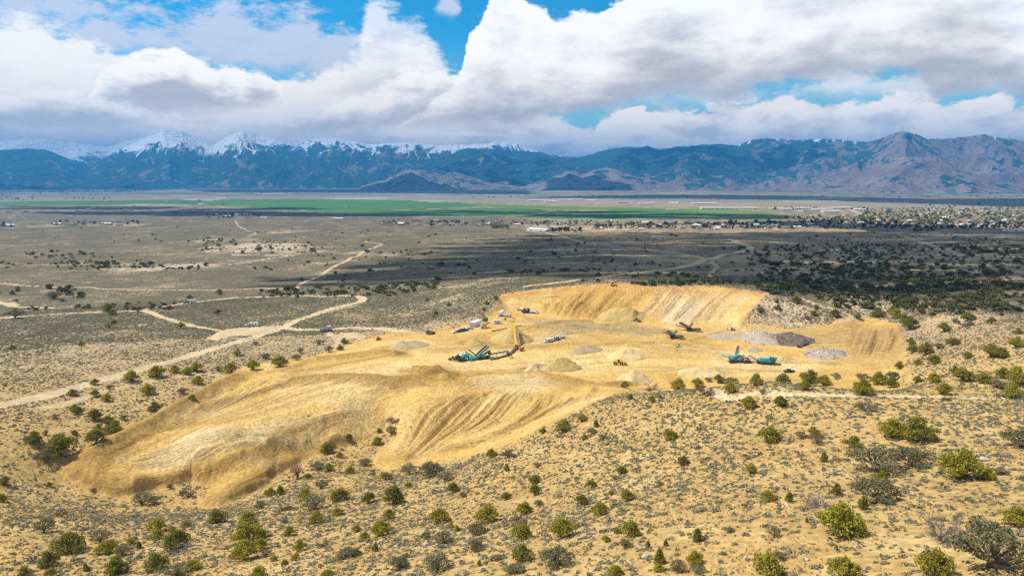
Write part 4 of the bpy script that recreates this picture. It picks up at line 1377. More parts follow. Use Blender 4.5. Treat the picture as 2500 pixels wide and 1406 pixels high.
def plain_mat(name, c, rough=0.6, metal=0.0, var=0.12, scale=3.0, spec=0.4, dust=None):
    """painted or bare surface with some grime in it"""
    m = bpy.data.materials.new(name)
    m.use_nodes = True
    T = NT(m.node_tree)
    T.n.clear()
    tc = T.new('ShaderNodeTexCoord').outputs['Object']
    n = T.noise(tc, scale, 5.0, 0.6)
    lo = tuple(x * (1 - var * 2) for x in c)
    hi = tuple(min(x * (1 + var), 0.9) for x in c)
    col = T.mix(T.sstep(n, .3, .7), lo, hi)
    if dust:
        geo = T.new('ShaderNodeNewGeometry')
        sp = T.new('ShaderNodeSeparateXYZ')
        T.l.new(geo.outputs['Normal'], sp.inputs[0])
        up = T.math('MULTIPLY', T.sstep(sp.outputs[2], 0.2, 0.9), T.sstep(T.noise(tc, 1.3, 4.0), .35, .65))
        col = T.mix(T.math('MULTIPLY', up, dust), col, (.50, .38, .20))
    bs = T.new('ShaderNodeBsdfPrincipled')
    T.l.new(col, bs.inputs['Base Color'])
    bs.inputs['Roughness'].default_value = rough
    bs.inputs['Metallic'].default_value = metal
    bs.inputs['Specular IOR Level'].default_value = spec
    out = T.new('ShaderNodeOutputMaterial')
    T.l.new(bs.outputs[0], out.inputs[0])
    return m


L_J = leaf_material("juniper_olive", (.27, .25, .026), (.42, .37, .05), .35)
L_D = leaf_material("juniper_dark", (.19, .19, .03), (.32, .295, .05), .4)
L_G = leaf_material("shrub_grey_green", (.20, .185, .09), (.30, .27, .145), .35)
L_B = leaf_material("shrub_brown", (.16, .125, .075), (.22, .18, .11))
L_P = leaf_material("shrub_pink", (.34, .19, .13), (.42, .26, .19))
L_S = leaf_material("sagebrush_leaves", (.215, .20, .125), (.35, .315, .195), .25, .7)
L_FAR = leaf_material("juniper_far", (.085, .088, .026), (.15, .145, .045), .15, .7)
M_BARK = plain_mat("bark", (.17, .135, .10), .9)
M_TWIG = plain_mat("dead_wood", (.26, .215, .18), .9)


def quads_mesh(name, Q, mat):
    """Q: (n,4,3) array of separate quads"""
    n = len(Q)
    me = bpy.data.meshes.new(name)
    me.vertices.add(n * 4)
    me.vertices.foreach_set("co", Q.reshape(-1).astype(np.float32))
    me.loops.add(n * 4)
    me.loops.foreach_set("vertex_index", np.arange(n * 4, dtype=np.int32))
    me.polygons.add(n)
    me.polygons.foreach_set("loop_start", np.arange(0, n * 4, 4, dtype=np.int32))
    me.update(calc_edges=True)
    me.materials.append(mat)
    return me


def leaves(rng, C, N, size, flat=0.5):
    """leaf quads at centres C, facing roughly along N"""
    n = len(C)
    d = N * (1 - flat) + rng.normal(size=(n, 3)) * .75
    d /= np.linalg.norm(d, axis=1, keepdims=True) + 1e-9
    t = np.cross(d, rng.normal(size=(n, 3)))
    t /= np.linalg.norm(t, axis=1, keepdims=True) + 1e-9
    b = np.cross(d, t)
    s = size * rng.uniform(.55, 1.3, (n, 1))
    a = rng.uniform(.55, 1.0, (n, 1))
    bend = d * s * .35
    return np.stack([C - t * s - b * s * a * .7, C + t * s * .6 - b * s * a, C + t * s + b * s * a * .6 + bend, C - t * s * .5 + b * s * a], 1)


def lobe_points(rng, lobes, dens, lo=.62):
    P, Nn = [], []
    for c, r, sq in lobes:
        n = max(int(dens * r * r * (1 + sq) * .5), 6)
        v = rng.normal(size=(n, 3))
        v[:, 2] = np.abs(v[:, 2]) * 1.0 - .45 * rng.uniform(size=n)
        v /= np.linalg.norm(v, axis=1, keepdims=True)
        rad = r * rng.uniform(lo, 1.05, (n, 1)) * (1 + .22 * np.sin(7 * v[:, :1] + 5 * v[:, 1:2] + c[0] * 30))
        p = v * rad
        p[:, 2] *= sq
        P.append(p + c)
        Nn.append(v)
    P, Nn = np.concatenate(P), np.concatenate(Nn)
    k = P[:, 2] > .015
    return P[k], Nn[k]


def bar_quads(p0, p1, r0, r1, k=4):
    p0, p1 = np.array(p0, float), np.array(p1, float)
    d = p1 - p0
    d /= np.linalg.norm(d) + 1e-9
    u = np.cross(d, [0.3, 0.2, 1.0] if abs(d[2]) < .9 else [1, 0, 0])
    u /= np.linalg.norm(u)
    v = np.cross(d, u)
    q = []
    for i in range(k):
        a, b = 2 * math.pi * i / k, 2 * math.pi * (i + 1) / k
        ca, cb = u * math.cos(a) + v * math.sin(a), u * math.cos(b) + v * math.sin(b)
        q.append([p0 + ca * r0, p0 + cb * r0, p1 + cb * r1, p1 + ca * r1])
    return q


def trunk_mesh(rng, lobes, name="trunk", mat=None, r0=.035):
    q = []
    root = np.array([0, 0, -.06])
    knee = np.array([rng.uniform(-.04, .04), rng.uniform(-.04, .04), .12])
    q += bar_quads(root, knee, r0 * 1.3, r0, 6)
    for c, r, sq in lobes:
        mid = (knee + c) * .5 + rng.uniform(-.05, .05, 3)
        mid[2] = max(mid[2], .06)
        q += bar_quads(knee, mid, r0 * .7, r0 * .45, 5)
        q += bar_quads(mid, c, r0 * .45, r0 * .18, 4)
    return quads_mesh(name, np.array(q), mat or M_BARK)


def crown_variant(kind, seed):
    rng = np.random.RandomState(seed)
    if kind == 'C':         # young cone-shaped juniper
        lobes = [(np.array([rng.uniform(-.05, .05), rng.uniform(-.05, .05), z]), r, 1.2) for z, r in ((.25, .40), (.55, .34), (.85, .25), (1.1, .15))]
        dens, leaf, mat = 5200, .036, (L_J if seed % 2 else L_D)
    elif kind in 'JD':
        lobes = []
        n = rng.randint(14, 20)
        for i in range(n):
            a = 2.4 * i + rng.uniform(-.4, .4)
            rr = .37 * math.sqrt((i + .3) / n)
            z = .42 - .60 * rr + rng.uniform(-.10, .14)
            lobes.append((np.array([rr * math.cos(a), rr * math.sin(a), max(z, .12)]), rng.uniform(.08, .19), rng.uniform(.85, 1.2)))
        lobes.append((np.array([rng.uniform(-.08, .08), rng.uniform(-.08, .08), .52]), .17, 1.0))
        dens, leaf, mat = 8500, .0215, (L_J if kind == 'J' else L_D)
    elif kind == 'G':
        lobes = []
        n = rng.randint(14, 20)
        for i in range(n):
            a = 2.4 * i + rng.uniform(-.5, .5)
            rr = .40 * math.sqrt((i + .3) / n)
            z = .46 - .60 * rr + rng.uniform(-.05, .08)
            lobes.append((np.array([rr * math.cos(a), rr * math.sin(a), max(z, .10)]), rng.uniform(.07, .16), rng.uniform(.85, 1.1)))
        dens, leaf, mat = 10000, .0165, L_G
    elif kind == 'B':
        lobes = [(np.array([.3 * math.cos(a), .3 * math.sin(a), rng.uniform(.12, .3)]), rng.uniform(.13, .2), .9) for a in rng.uniform(0, 6.3, 9)]
        dens, leaf, mat = 2000, .026, L_B
    elif kind == 'P':
        lobes = [(np.array([.22 * math.cos(a), .22 * math.sin(a), rng.uniform(.2, .75)]), rng.uniform(.14, .22), 1.1) for a in rng.uniform(0, 6.3, 10)]
        dens, leaf, mat = 2300, .024, L_P
    else:
        return None, None
    P, Nn = lobe_points(rng, lobes, dens)
    return quads_mesh("crown", leaves(rng, P, Nn, leaf, .3), mat), trunk_mesh(rng, lobes)


def dead_variant(seed):
    rng = np.random.RandomState(seed)
    q, q2 = [], []
    for i in range(9):
        a = rng.uniform(0, 6.3)
        e = rng.uniform(.25, 1.1)
        p = np.array([0, 0, -.02])
        d = np.array([math.cos(a) * math.cos(e), math.sin(a) * math.cos(e), math.sin(e)])
        r = .022
        for s in range(3):
            p2 = p + d * rng.uniform(.13, .20)
            p2[2] = max(p2[2], .01)
            q += bar_quads(p, p2, r, r * .7, 4)
            for t in range(7):
                dd = d + rng.normal(size=3) * .7
                dd /= np.linalg.norm(dd)
                e2 = p2 + dd * rng.uniform(.08, .2)
                e2[2] = max(e2[2], .0)
                q2 += bar_quads(p2, e2, r * .33, .003, 3)
                for u in range(3):
                    d3 = dd + rng.normal(size=3) * .8
                    d3 /= np.linalg.norm(d3)
                    b0 = p2 + (e2 - p2) * rng.uniform(.3, 1)
                    q2 += bar_quads(b0, b0 + d3 * rng.uniform(.05, .12), .004, .002, 3)
            p, r = p2, r * .7
            d = d + rng.normal(size=3) * .35
            d /= np.linalg.norm(d)
    return quads_mesh("twigs", np.array(q2), M_TWIG), quads_mesh("branches", np.array(q), M_TWIG)


VAR = {}
for k, n in (('J', 5), ('D', 4), ('G', 5), ('C', 3), ('B', 2), ('P', 1)):
    VAR[k] = [crown_variant(k, 300 + ord(k) * 10 + i) for i in range(n)]
VAR['X'] = [dead_variant(900 + i) for i in range(3)]

# (x, y of the crown's middle in the photograph, its width there, kind)
TREES = """
1828,983,40J 1905,980,36D 1538,968,20D 1592,975,22J 1610,969,16J 1525,938,28J 1592,945,38X 1655,937,50J 1703,932,38J 1730,925,22G 1755,923,34D 1785,928,44G 1720,953,46B 1783,948,34J 1862,956,20G 1845,927,45J
1910,922,44D 1975,918,56D 2010,929,40J 1965,940,38J 2040,917,28G 2107,947,50J 2107,920,40G 2145,925,44J 2177,935,34D 2180,917,36G 2240,927,26D 2280,922,38J 2350,915,48D 2400,922,40J 2450,910,38D 2480,920,56J 2435,937,36G 2305,952,34J
2470,957,46J 2112,993,40B 1637,1061,36J 1667,1123,34D 1833,1146,28J 1880,1060,55J 1930,1072,30X 1955,1061,32G 1987,1054,30J 1993,1073,38G 2082,1080,42D 2175,1049,58J 2237,1052,80D 2011,1118,17C 2135,1122,110G 2225,1117,80G 2487,1073,65G
2347,1142,85J 2412,1160,34J 2443,1150,30G 2150,1165,36J 2140,1198,95G 2107,1232,22C 2042,1197,20C 1927,1216,18C 1875,1211,36J 1995,1225,65X 2052,1272,112J 1517,1147,28D 1445,1181,26D 1500,1165,18G 1492,1202,16J 1532,1210,36D 1610,1179,20G
1420,1222,34D 1465,1242,46J 1310,1136,20G 1305,1170,30D 1306,1197,34D 1315,1227,26G 1280,1240,44J 1265,1272,50B 1275,1297,56J 1372,1290,66J 1418,1275,46X 1507,1295,22J 1540,1290,52J 1480,1315,22J 1527,1326,34G 1582,1330,12C 1625,1326,12C
1702,1310,22C 1780,1293,24G 1888,1300,38G 1905,1357,34G 1875,1382,80J 1697,1362,46J 1655,1381,44G 1702,1390,36G 1609,1362,26C 1609,1385,28J 1502,1392,40J 1360,1357,80G 1275,1352,56D 1262,1387,40G 1542,1382,30X 2282,1380,76J 2060,1392,70J
2412,1340,155G 2300,1302,90X 2477,1267,56J 1422,1020,28J 1375,1040,44J 1325,1051,20D 1445,1052,28G 1427,1066,20J 1455,1035,14C 1472,1067,22G 1255,1112,20G 1337,1079,12G 2042,1336,9C 1969,1270,9C 1825,1116,18B
135,1015,20G 230,1011,38D 188,1002,26D 265,1025,28D 302,1019,20G 280,1042,46D 240,1040,18D 235,1065,48D 182,1056,16D 82,1070,40D 110,1057,16G 143,1067,14D 150,1087,70D 107,1116,40G 12,1175,24D 5,1218,24D 960,1025,38B 955,1050,32G
926,1050,16D 922,1075,28J 852,1067,20D 800,1092,40D 830,1110,20J 775,1135,34G 802,1140,28J 855,1147,26J 892,1127,32G 727,1150,42P 752,1162,20D 785,1182,36G 1000,1145,46G 1050,1147,60G 1090,1162,40G 997,1183,22J 1105,1190,36D 1130,1207,22G
942,1162,28D 910,1156,16G 660,1200,28J 685,1198,18C 635,1232,32G 697,1237,32B 745,1207,34J 765,1225,60G 772,1262,42J 830,1207,44D 900,1215,36D 960,1212,56D 965,1192,13C 1200,1107,30J 1238,1107,34G 1237,1142,15C 1237,1210,26D 347,1217,48G
377,1220,30G 415,1187,16G 465,1200,44B 228,1195,14G 120,1182,14D 150,1255,30B 107,1285,46G 245,1310,44G 170,1325,66D 120,1367,40D 262,1336,44J 300,1345,34G 320,1322,20J 340,1332,12C 385,1282,46J 385,1306,32J 419,1292,18J 432,1320,56D
442,1337,46X 382,1375,52D 287,1382,56D 210,1387,13C 432,1392,50G 470,1380,34J 455,1279,22J 530,1262,44D 572,1277,16B 607,1265,42J 605,1302,70J 640,1302,30D 600,1345,66J 637,1330,36J 570,1357,22G 650,1350,26G 670,1362,20J 695,1372,18J
722,1360,22J 732,1332,34J 785,1327,34B 707,1297,30J 870,1290,26J 890,1307,24J 930,1290,54J 950,1255,30J 825,1248,28J 695,1272,16G 845,1350,44G 867,1347,30J 917,1337,17C 975,1375,48G 992,1355,20G 1072,1260,54J 1040,1307,30G 1082,1312,54G
1100,1282,20J 1117,1290,20J 1165,1290,52G 1190,1255,62J 1070,1372,70G 1160,1332,44G 1212,1360,26G 1170,1375,11C 632,1397,40J 800,1402,28J 60,1397,26D 125,1400,26D 1245,1390,34G
464,726,18G 536,713,18D 276,764,18D 442,795,20J 278,785,16D 266,796,20G 200,840,16D 30,848,15D 532,762,18D 132,722,30G 36,767,38G 264,752,28D 580,861,22J 580,861,10C 624,838,16G 648,869,24G 618,892,34J 564,898,36J 532,899,20G
480,897,30J 458,905,28J 428,899,30J 382,906,46J 320,918,44J 232,932,22J 268,944,20G 176,957,24J 260,970,30J 232,960,24D 362,950,38J 484,929,26J 446,953,28G 470,968,20J 378,992,34D 340,978,18B 184,994,26D 780,834,24G 804,852,26G
830,848,20D 734,856,20G 724,872,24G 682,882,40J 840,832,20D 924,827,14D 910,803,9B 1210,728,15D 1189,739,15D 1181,754,13D 1095,743,14D 1043,732,14D 1064,763,14D 1058,772,11D 1058,698,20D
2038,765,24D 2094,772,18D 1899,750,20D 1896,735,12D 1987,765,17D 1992,748,14D 1857,757,18G 1944,732,24D 1977,777,22B 2142,763,34D 2178,759,26D 2187,768,30J 2220,792,36D 2224,834,22D 2229,852,26D 2196,892,26D 2208,775,22D 2350,790,40B 2305,800,30D
2362,775,28D 2420,785,20D 2485,810,20D 2480,840,30J 2420,860,40D 2445,865,30D 2362,868,22D 2325,835,28D 2290,845,24G 2258,855,38D 2280,880,28D 2240,885,20J 2330,903,26D
"""
TREES = [(float(a), float(b), float(c[:-1]), c[-1]) for a, b, c in (t.split(',') for t in TREES.split())]
del TREES[[i for i, t in enumerate(TREES) if t[:2] == (580.0, 861.0) and t[3] == 'C'][0]]

SPECIAL = {
    (2412, 1340): "huge rounded grey-green shrub at the bottom right corner beside a dead shrub", (2052, 1272): "very large olive juniper with a dead shrub behind its left side",
    (2135, 1122): "biggest shrub of the grey-green pair below the large dark juniper", (2225, 1117): "right-hand shrub of the wide grey-green pair below the large dark juniper",
    (2140, 1198): "wide grey-green shrub with a small olive juniper growing from its top", (2150, 1165): "small olive juniper rising from the top of a wide grey-green shrub",
    (2347, 1142): "tall rounded yellow-olive juniper at the right beside pale boulders", (2237, 1052): "large dark juniper touching a rounder olive juniper on its left",
    (2175, 1049): "round olive juniper touching the large dark juniper on its right", (2300, 1302): "sprawling dead shrub with bare grey branches left of the huge grey-green shrub",
    (1995, 1225): "bare dead shrub with upright snags behind the very large olive juniper", (1360, 1357): "large dark grey-green shrub alone at the bottom, left of centre foreground boulders",
    (727, 1150): "pinkish dead-looking tree beside the spoil slope, only one of its colour", (1050, 1147): "tallest grey-green tree of three at the foot of the grooved spoil slope",
    (1000, 1145): "left tree of three grey-green ones at the foot of the grooved slope", (1090, 1162): "right tree of three grey-green ones at the foot of the grooved slope",
    (960, 1025): "bare greyish bush standing highest on the spoil slope, left of the grooves", (464, 726): "dark bush by the road directly behind the parked camper rig",
    (347, 1217): "dark grey-green shrub at the toe of the left spoil bank, larger of two", (377, 1220): "low grey-green shrub against the right side of a larger one at the bank's toe",
}
KINDS = {'J': ("juniper_tree", "olive juniper", "juniper", "olive junipers"), 'D': ("juniper_tree", "dark green juniper", "juniper", "dark junipers"), 'G': ("shrub", "grey-green shrub", "shrub", "grey-green shrubs"),
         'C': ("young_juniper", "upright young juniper", "juniper", "young upright junipers"), 'B': ("bush", "greyish brown bush", "bush", "brown bushes"), 'X': ("dead_shrub", "bare dead shrub", "dead shrub", "dead shrubs"),
         'P': ("dead_tree", "pinkish tree", "tree", "pink trees")}


def zone(px, py):
    if py < 800 and px < 1230:
        return "left of the quarry"
    if py < 900 and px > 1800:
        return "right of the quarry"
    if px < 900 and py < 960:
        return "beside the long road"
    if px > 1490 and py < 962:
        return "on the quarry's near crest"
    if px < 480 and py < 1230:
        return "left of the spoil bank"
    if px < 1150 and py < 1130:
        return "by the spoil slope"
    return "on the near slope"


rt = random.Random(7)
used_labels = set()
spots_used = []
for i, (px, py, w, k) in enumerate(TREES):
    hgt = {'J': .30, 'D': .30, 'G': .27, 'C': .50, 'B': .22, 'X': .2, 'P': .42}[k]
    P = hit(px, min(py + w * hgt, 1480 if py > 1380 else 1406))
    dist = P.length
    if (px > 1490 and 890 < py < 942) or (px < 480 and 880 < py < 1110):
        w *= .86
    wm = w * dist / F
    crown, trunk = VAR[k][rt.randrange(len(VAR[k]))]
    nm, desc, cat, grp = KINDS[k]
    e = bpy.data.objects.new(nm, None)
    COL.objects.link(e)
    e.empty_display_size = .5
    e.location = (P.x, P.y, P.z - .03 * wm)
    e.rotation_euler = (0, 0, rt.uniform(0, 6.28))
    sx = wm * (1.04 if k in 'JDG' else 1.08)
    e.scale = (sx * rt.uniform(.94, 1.06), sx * rt.uniform(.94, 1.06), sx * rt.uniform(.92, 1.1))
    for nm2, me in ((crown.name.split('.')[0], crown), (trunk.name.split('.')[0], trunk)):
        o = bpy.data.objects.new(nm2, me)
        COL.objects.link(o)
        o.parent = e
    lab = SPECIAL.get((int(px), int(py)))
    if not lab:
        size = "very large" if w >= 85 else "large" if w >= 52 else "medium" if w >= 34 else "small" if w >= 20 else "tiny"
        lab = "%s %s %s, %d%% across, %d%% down photo" % (size, desc, zone(px, py), round(px / 25), round(py / 14.06))
        if lab in used_labels:
            lab = "%s %s %s, %.1f%% across, %.1f%% down photo" % (size, desc, zone(px, py), px / 25, py / 14.06)
    used_labels.add(lab)
    tag(e, lab, cat, grp)
    spots_used.append((P.x, P.y, wm * .45))
print("trees", len(TREES))


# ---- countless small growth: one object each, spread by geometry nodes
def scatter_object(name, pts, scl, protos, label, cat, rotseed=3):
    hidden = bpy.data.collections.new(name + "_shapes")     # shapes only: not linked into the scene
    for j, me in enumerate(protos):
        hidden.objects.link(bpy.data.objects.new("%s_shape" % name, me))
    me = bpy.data.meshes.new(name)
    me.vertices.add(len(pts))
    me.vertices.foreach_set("co", np.asarray(pts, np.float32).ravel())
    a = me.attributes.new("scl", 'FLOAT_VECTOR', 'POINT')
    a.data.foreach_set("vector", np.asarray(scl, np.float32).ravel())
    r = np.zeros((len(pts), 3), np.float32)
    r[:, 2] = np.random.RandomState(rotseed).uniform(0, 6.28, len(pts))
    a = me.attributes.new("rot", 'FLOAT_VECTOR', 'POINT')
    a.data.foreach_set("vector", r.ravel())
    ob = bpy.data.objects.new(name, me)
    COL.objects.link(ob)
    tree = bpy.data.node_groups.new(name + "_spread", 'GeometryNodeTree')
    tree.interface.new_socket("Geometry", in_out='INPUT', socket_type='NodeSocketGeometry')
    tree.interface.new_socket("Geometry", in_out='OUTPUT', socket_type='NodeSocketGeometry')
    n, l = tree.nodes, tree.links
    gi, go = n.new('NodeGroupInput'), n.new('NodeGroupOutput')
    ci = n.new('GeometryNodeCollectionInfo')
    ci.inputs['Collection'].default_value = hidden
    ci.inputs['Separate Children'].default_value = True
    ci.inputs['Reset Children'].default_value = True
    ip = n.new('GeometryNodeInstanceOnPoints')
    ip.inputs['Pick Instance'].default_value = True
    rs = n.new('GeometryNodeInputNamedAttribute')
    rs.data_type = 'FLOAT_VECTOR'
    rs.inputs['Name'].default_value = "scl"
    rr = n.new('GeometryNodeInputNamedAttribute')
    rr.data_type = 'FLOAT_VECTOR'
    rr.inputs['Name'].default_value = "rot"
    ri = n.new('FunctionNodeRandomValue')
    ri.data_type = 'INT'
    ri.inputs[5].default_value = len(protos) - 1
    m2p = n.new('GeometryNodeMeshToPoints')
    l.new(gi.outputs[0], m2p.inputs[0])
    l.new(m2p.outputs[0], ip.inputs['Points'])
    l.new(ci.outputs[0], ip.inputs['Instance'])
    l.new(rs.outputs[0], ip.inputs['Scale'])
    l.new(rr.outputs[0], ip.inputs['Rotation'])
    l.new(ri.outputs[2], ip.inputs['Instance Index'])
    l.new(ip.outputs[0], go.inputs[0])
    md = ob.modifiers.new("spread", 'NODES')
    md.node_group = tree
    tag(ob, label, cat, kind="stuff")
    return ob


def sage_mesh(seed, n=34, flat=.62):
    rng = np.random.RandomState(seed)
    v = rng.normal(size=(n, 3))
    v[:, 2] = np.abs(v[:, 2])
    v /= np.linalg.norm(v, axis=1, keepdims=True)
    p = v * rng.uniform(.28, .5, (n, 1))
    p[:, 0] *= rng.uniform(.8, 1.2)
    p[:, 2] = p[:, 2] * flat + .02
    return quads_mesh("tussock", leaves(rng, p, v, .13, .2), L_S)


rs_ = np.random.RandomState(77)
NB = 200000
ba = rs_.uniform(-.72, .72, NB * 2)
br = np.sqrt(rs_.uniform(45 ** 2, 640 ** 2, NB * 2))
# thin out with distance so that the far ones do not swamp the near
keep = rs_.uniform(size=NB * 2) < np.where(br < 260, 1.0, np.clip(1 - (br - 260) / 620, .35, 1))
ba, br = ba[keep], br[keep]
bx, by = br * np.sin(ba), br * np.cos(ba)


def tabv(tab, a, r):
    ia = np.clip(((a - AZ_LO) / (AZ_HI - AZ_LO) * (NA - 1)).round().astype(int), 0, NA - 1)
    ir = np.clip(np.searchsorted(RS, r), 0, len(RS) - 1)
    return tab[ir, ia]


pden = tabv(pit, ba, br)
pd_ = tabv(pit_d, ba, br)
rden = tabv(road, ba, br)
dens = .66 + .9 * (fbm(bx / 22, by / 22, 3, 121) - .5) * 1.6 + .55 * (fbm(bx / 5, by / 5, 2, 123) - .5)
dens *= 1 - .12 * (1 - ss(br, 120, 190))
dens *= 1 - .5 * (1 - ss(br, 85, 150)) * ss(bx, 10, 50)             # thinner in the near right corner
dens *= 1 - .5 * (1 - ss(pd_, 0, 8))
dens = dens * (pden < .15) * (1 - np.clip(rden * 2.2, 0, 1))
dens += .0
k = rs_.uniform(size=len(ba)) < np.clip(dens, 0, 1)
bx, by, br = bx[k], by[k], br[k]
bz = gz(bx, by)
sz = np.exp(rs_.normal(np.log(.64), .36, len(bx))) * np.where(br > 420, 1.25, 1.0)
sz = np.clip(sz, .3, 2.2)
scl = np.stack([sz * rs_.uniform(.8, 1.25, len(bx)), sz * rs_.uniform(.8, 1.25, len(bx)), sz * rs_.uniform(.75, 1.15, len(bx))], 1)
print("sagebrush", len(bx))
scatter_object("sagebrush", np.stack([bx, by, bz - .03], 1), scl, [sage_mesh(500 + i) for i in range(8)], "grey-green sagebrush tussocks covering the slopes and plain around the quarry", "sagebrush")

L_DRY = leaf_material("dry_grass", (.42, .32, .14), (.56, .45, .23), .2, .6)
da = rs_.uniform(-.72, .72, 60000)
dr_ = np.sqrt(rs_.uniform(55 ** 2, 250 ** 2, 60000))
dx_, dy_ = dr_ * np.sin(da), dr_ * np.cos(da)
kk = (tabv(pit, da, dr_) < .1) & (rs_.uniform(size=60000) < np.clip(ss(fbm(dx_ / 12, dy_ / 12, 3, 151), .35, .7), .1, 1))
dx_, dy_ = dx_[kk], dy_[kk]
d3 = rs_.uniform(.22, .55, len(dx_))


def dry_mesh(seed):
    rng = np.random.RandomState(seed)
    q = []
    for i in range(16):
        a, e = rng.uniform(0, 6.3), rng.uniform(.5, 1.4)
        q += bar_quads((0, 0, 0), (.5 * math.cos(a) * math.cos(e), .5 * math.sin(a) * math.cos(e), .6 * math.sin(e)), .035, .012, 3)
    return quads_mesh("grass_tuft", np.array(q), L_DRY)


scatter_object("dry_grass", np.stack([dx_, dy_, gz(dx_, dy_) - .02], 1), np.stack([d3, d3, d3], 1), [dry_mesh(560 + i) for i in range(4)], "straw-coloured bunch grass between the sagebrush of the near slope", "grass", 21)

# ---- junipers of the middle distance
FARJ = [(2200, 660, 340, 92, 780), (2350, 725, 170, 50, 190), (2000, 640, 170, 40, 200), (2150, 610, 370, 12, 260), (640, 604, 160, 16, 130), (520, 590, 60, 10, 30), (150, 640, 150, 26, 120), (300, 645, 80, 12, 60),
        (420, 650, 100, 8, 40), (880, 712, 130, 14, 110), (700, 715, 70, 12, 50), (1010, 700, 90, 10, 45), (1100, 600, 400, 40, 70), (1550, 640, 300, 50, 100), (1700, 693, 160, 5, 60), (1350, 662, 110, 10, 30),
        (1950, 712, 90, 9, 60), (2090, 740, 60, 16, 30), (100, 722, 110, 22, 40), (250, 750, 190, 14, 45), (900, 650, 300, 40, 55), (500, 570, 400, 22, 60), (1580, 582, 100, 8, 30), (1000, 620, 60, 8, 15), (2420, 640, 120, 60, 150),
        (1950, 700, 130, 14, 70), (2150, 690, 200, 30, 160)]
fp, fs = [], []
for px, py, rx, ry, n in FARJ:
    cx, cy = rs_.uniform(-1, 1, (max(n // 7, 1), 2)).T
    for j in range(n):
        if rs_.uniform() < .6:
            q = rs_.randint(len(cx))
            u, v = cx[q] + rs_.normal() * .10, cy[q] + rs_.normal() * .16
        else:
            u, v = rs_.uniform(-1, 1, 2)
        if u * u + v * v > 1.15:
            continue
        P = hit(px + rx * u, py + ry * v)
        a, r = math.atan2(P.x, P.y), math.hypot(P.x, P.y)
        if tabv(pit, np.array([a]), np.array([r]))[0] > .05 or tabv(road, np.array([a]), np.array([r]))[0] > .2 or r > 2800:
            continue
        if min(((P.x - x) ** 2 + (P.y - y) ** 2 for x, y, _ in spots_used[-90:]), default=1e9) < 9:
            continue
        s = np.clip(np.exp(rs_.normal(np.log(3.6), .38)), 1.5, 7.5) * (1.15 if r > 700 else 1)
        fp.append((P.x, P.y, P.z - .1))
        fs.append((s * rs_.uniform(.85, 1.3), s * rs_.uniform(.85, 1.3), s * rs_.uniform(.7, 1.0)))


def far_juniper(seed):
    rng = np.random.RandomState(seed)
    lobes = [(np.array([.26 * math.cos(a), .26 * math.sin(a), rng.uniform(.18, .42)]), rng.uniform(.17, .27), 1.0) for a in rng.uniform(0, 6.3, 6)] + [(np.array([0, 0, .45]), .25, 1.0)]
    P, Nn = lobe_points(rng, lobes, 620)
    return quads_mesh("juniper", leaves(rng, P, Nn, .085, .3), L_FAR)


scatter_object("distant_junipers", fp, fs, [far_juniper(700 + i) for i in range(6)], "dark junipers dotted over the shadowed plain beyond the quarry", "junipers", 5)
print("far junipers", len(fp))

# ---- stones on the near slope
def stone_mesh(seed, mat):
    rng = np.random.RandomState(seed)
    bm = bmesh.new()
    bmesh.ops.create_icosphere(bm, subdivisions=2, radius=.5)
    ax = rng.normal(size=(7, 3))
    ax /= np.linalg.norm(ax, axis=1, keepdims=True)
    lim = rng.uniform(.28, .45, 7)
    for v in bm.verts:
        p = np.array(v.co)
        for a, l_ in zip(ax, lim):
            d = p @ a
            if d > l_:
                p = p - a * (d - l_)
        v.co = p * np.array([1.2, .9, .7])
    me = bpy.data.meshes.new("stone")
    bm.to_mesh(me)
    bm.free()
    me.materials.append(mat)
    return me


M_STONE = plain_mat("stone", (.50, .42, .32), .9, var=.15, scale=4)
sa = rs_.uniform(-.7, .7, 9000)
sr = np.sqrt(rs_.uniform(55 ** 2, 230 ** 2, 9000))
sx_, sy_ = sr * np.sin(sa), sr * np.cos(sa)
kk = (tabv(pit, sa, sr) < .3) & (rs_.uniform(size=9000) < np.clip(fbm(sx_ / 15, sy_ / 15, 3, 131) * 1.7 - .45, 0, 1))
sx_, sy_ = sx_[kk], sy_[kk]
s3 = np.clip(np.exp(rs_.normal(np.log(.20), .45, len(sx_))), .08, .9)
scatter_object("stones", np.stack([sx_, sy_, gz(sx_, sy_)], 1), np.stack([s3, s3, s3], 1), [stone_mesh(800 + i, M_STONE) for i in range(4)], "pale stones strewn over the near slope between the sagebrush", "stones", 9)
# clods of turned earth over the worked ground
M_CLOD = plain_mat("clod", (.40, .26, .09), .95, var=.2, scale=4)
ca = rs_.uniform(-.45, .40, 16000)
cr = np.sqrt(rs_.uniform(190 ** 2, 470 ** 2, 16000))
cx_, cy_ = cr * np.sin(ca), cr * np.cos(ca)
edge = np.exp(-np.abs(tabv(pit_d, ca, cr)) / 9.0)
kk = (tabv(pit_d, ca, cr) < 2) & (rs_.uniform(size=16000) < np.clip(.9 * edge + 1.2 * tabv(SPOIL, ca, cr) + ss(fbm(cx_ / 14, cy_ / 14, 3, 141), .58, .75) * .5, 0, .8))
cx_, cy_ = cx_[kk], cy_[kk]
c3 = np.clip(np.exp(rs_.normal(np.log(.26), .5, len(cx_))), .1, 1.0)
scatter_object("earth_clods", np.stack([cx_, cy_, gz(cx_, cy_)], 1), np.stack([c3, c3, c3], 1), [stone_mesh(820 + i, M_CLOD) for i in range(4)], "clods of turned earth along the edges of the worked ground", "clods", 15)
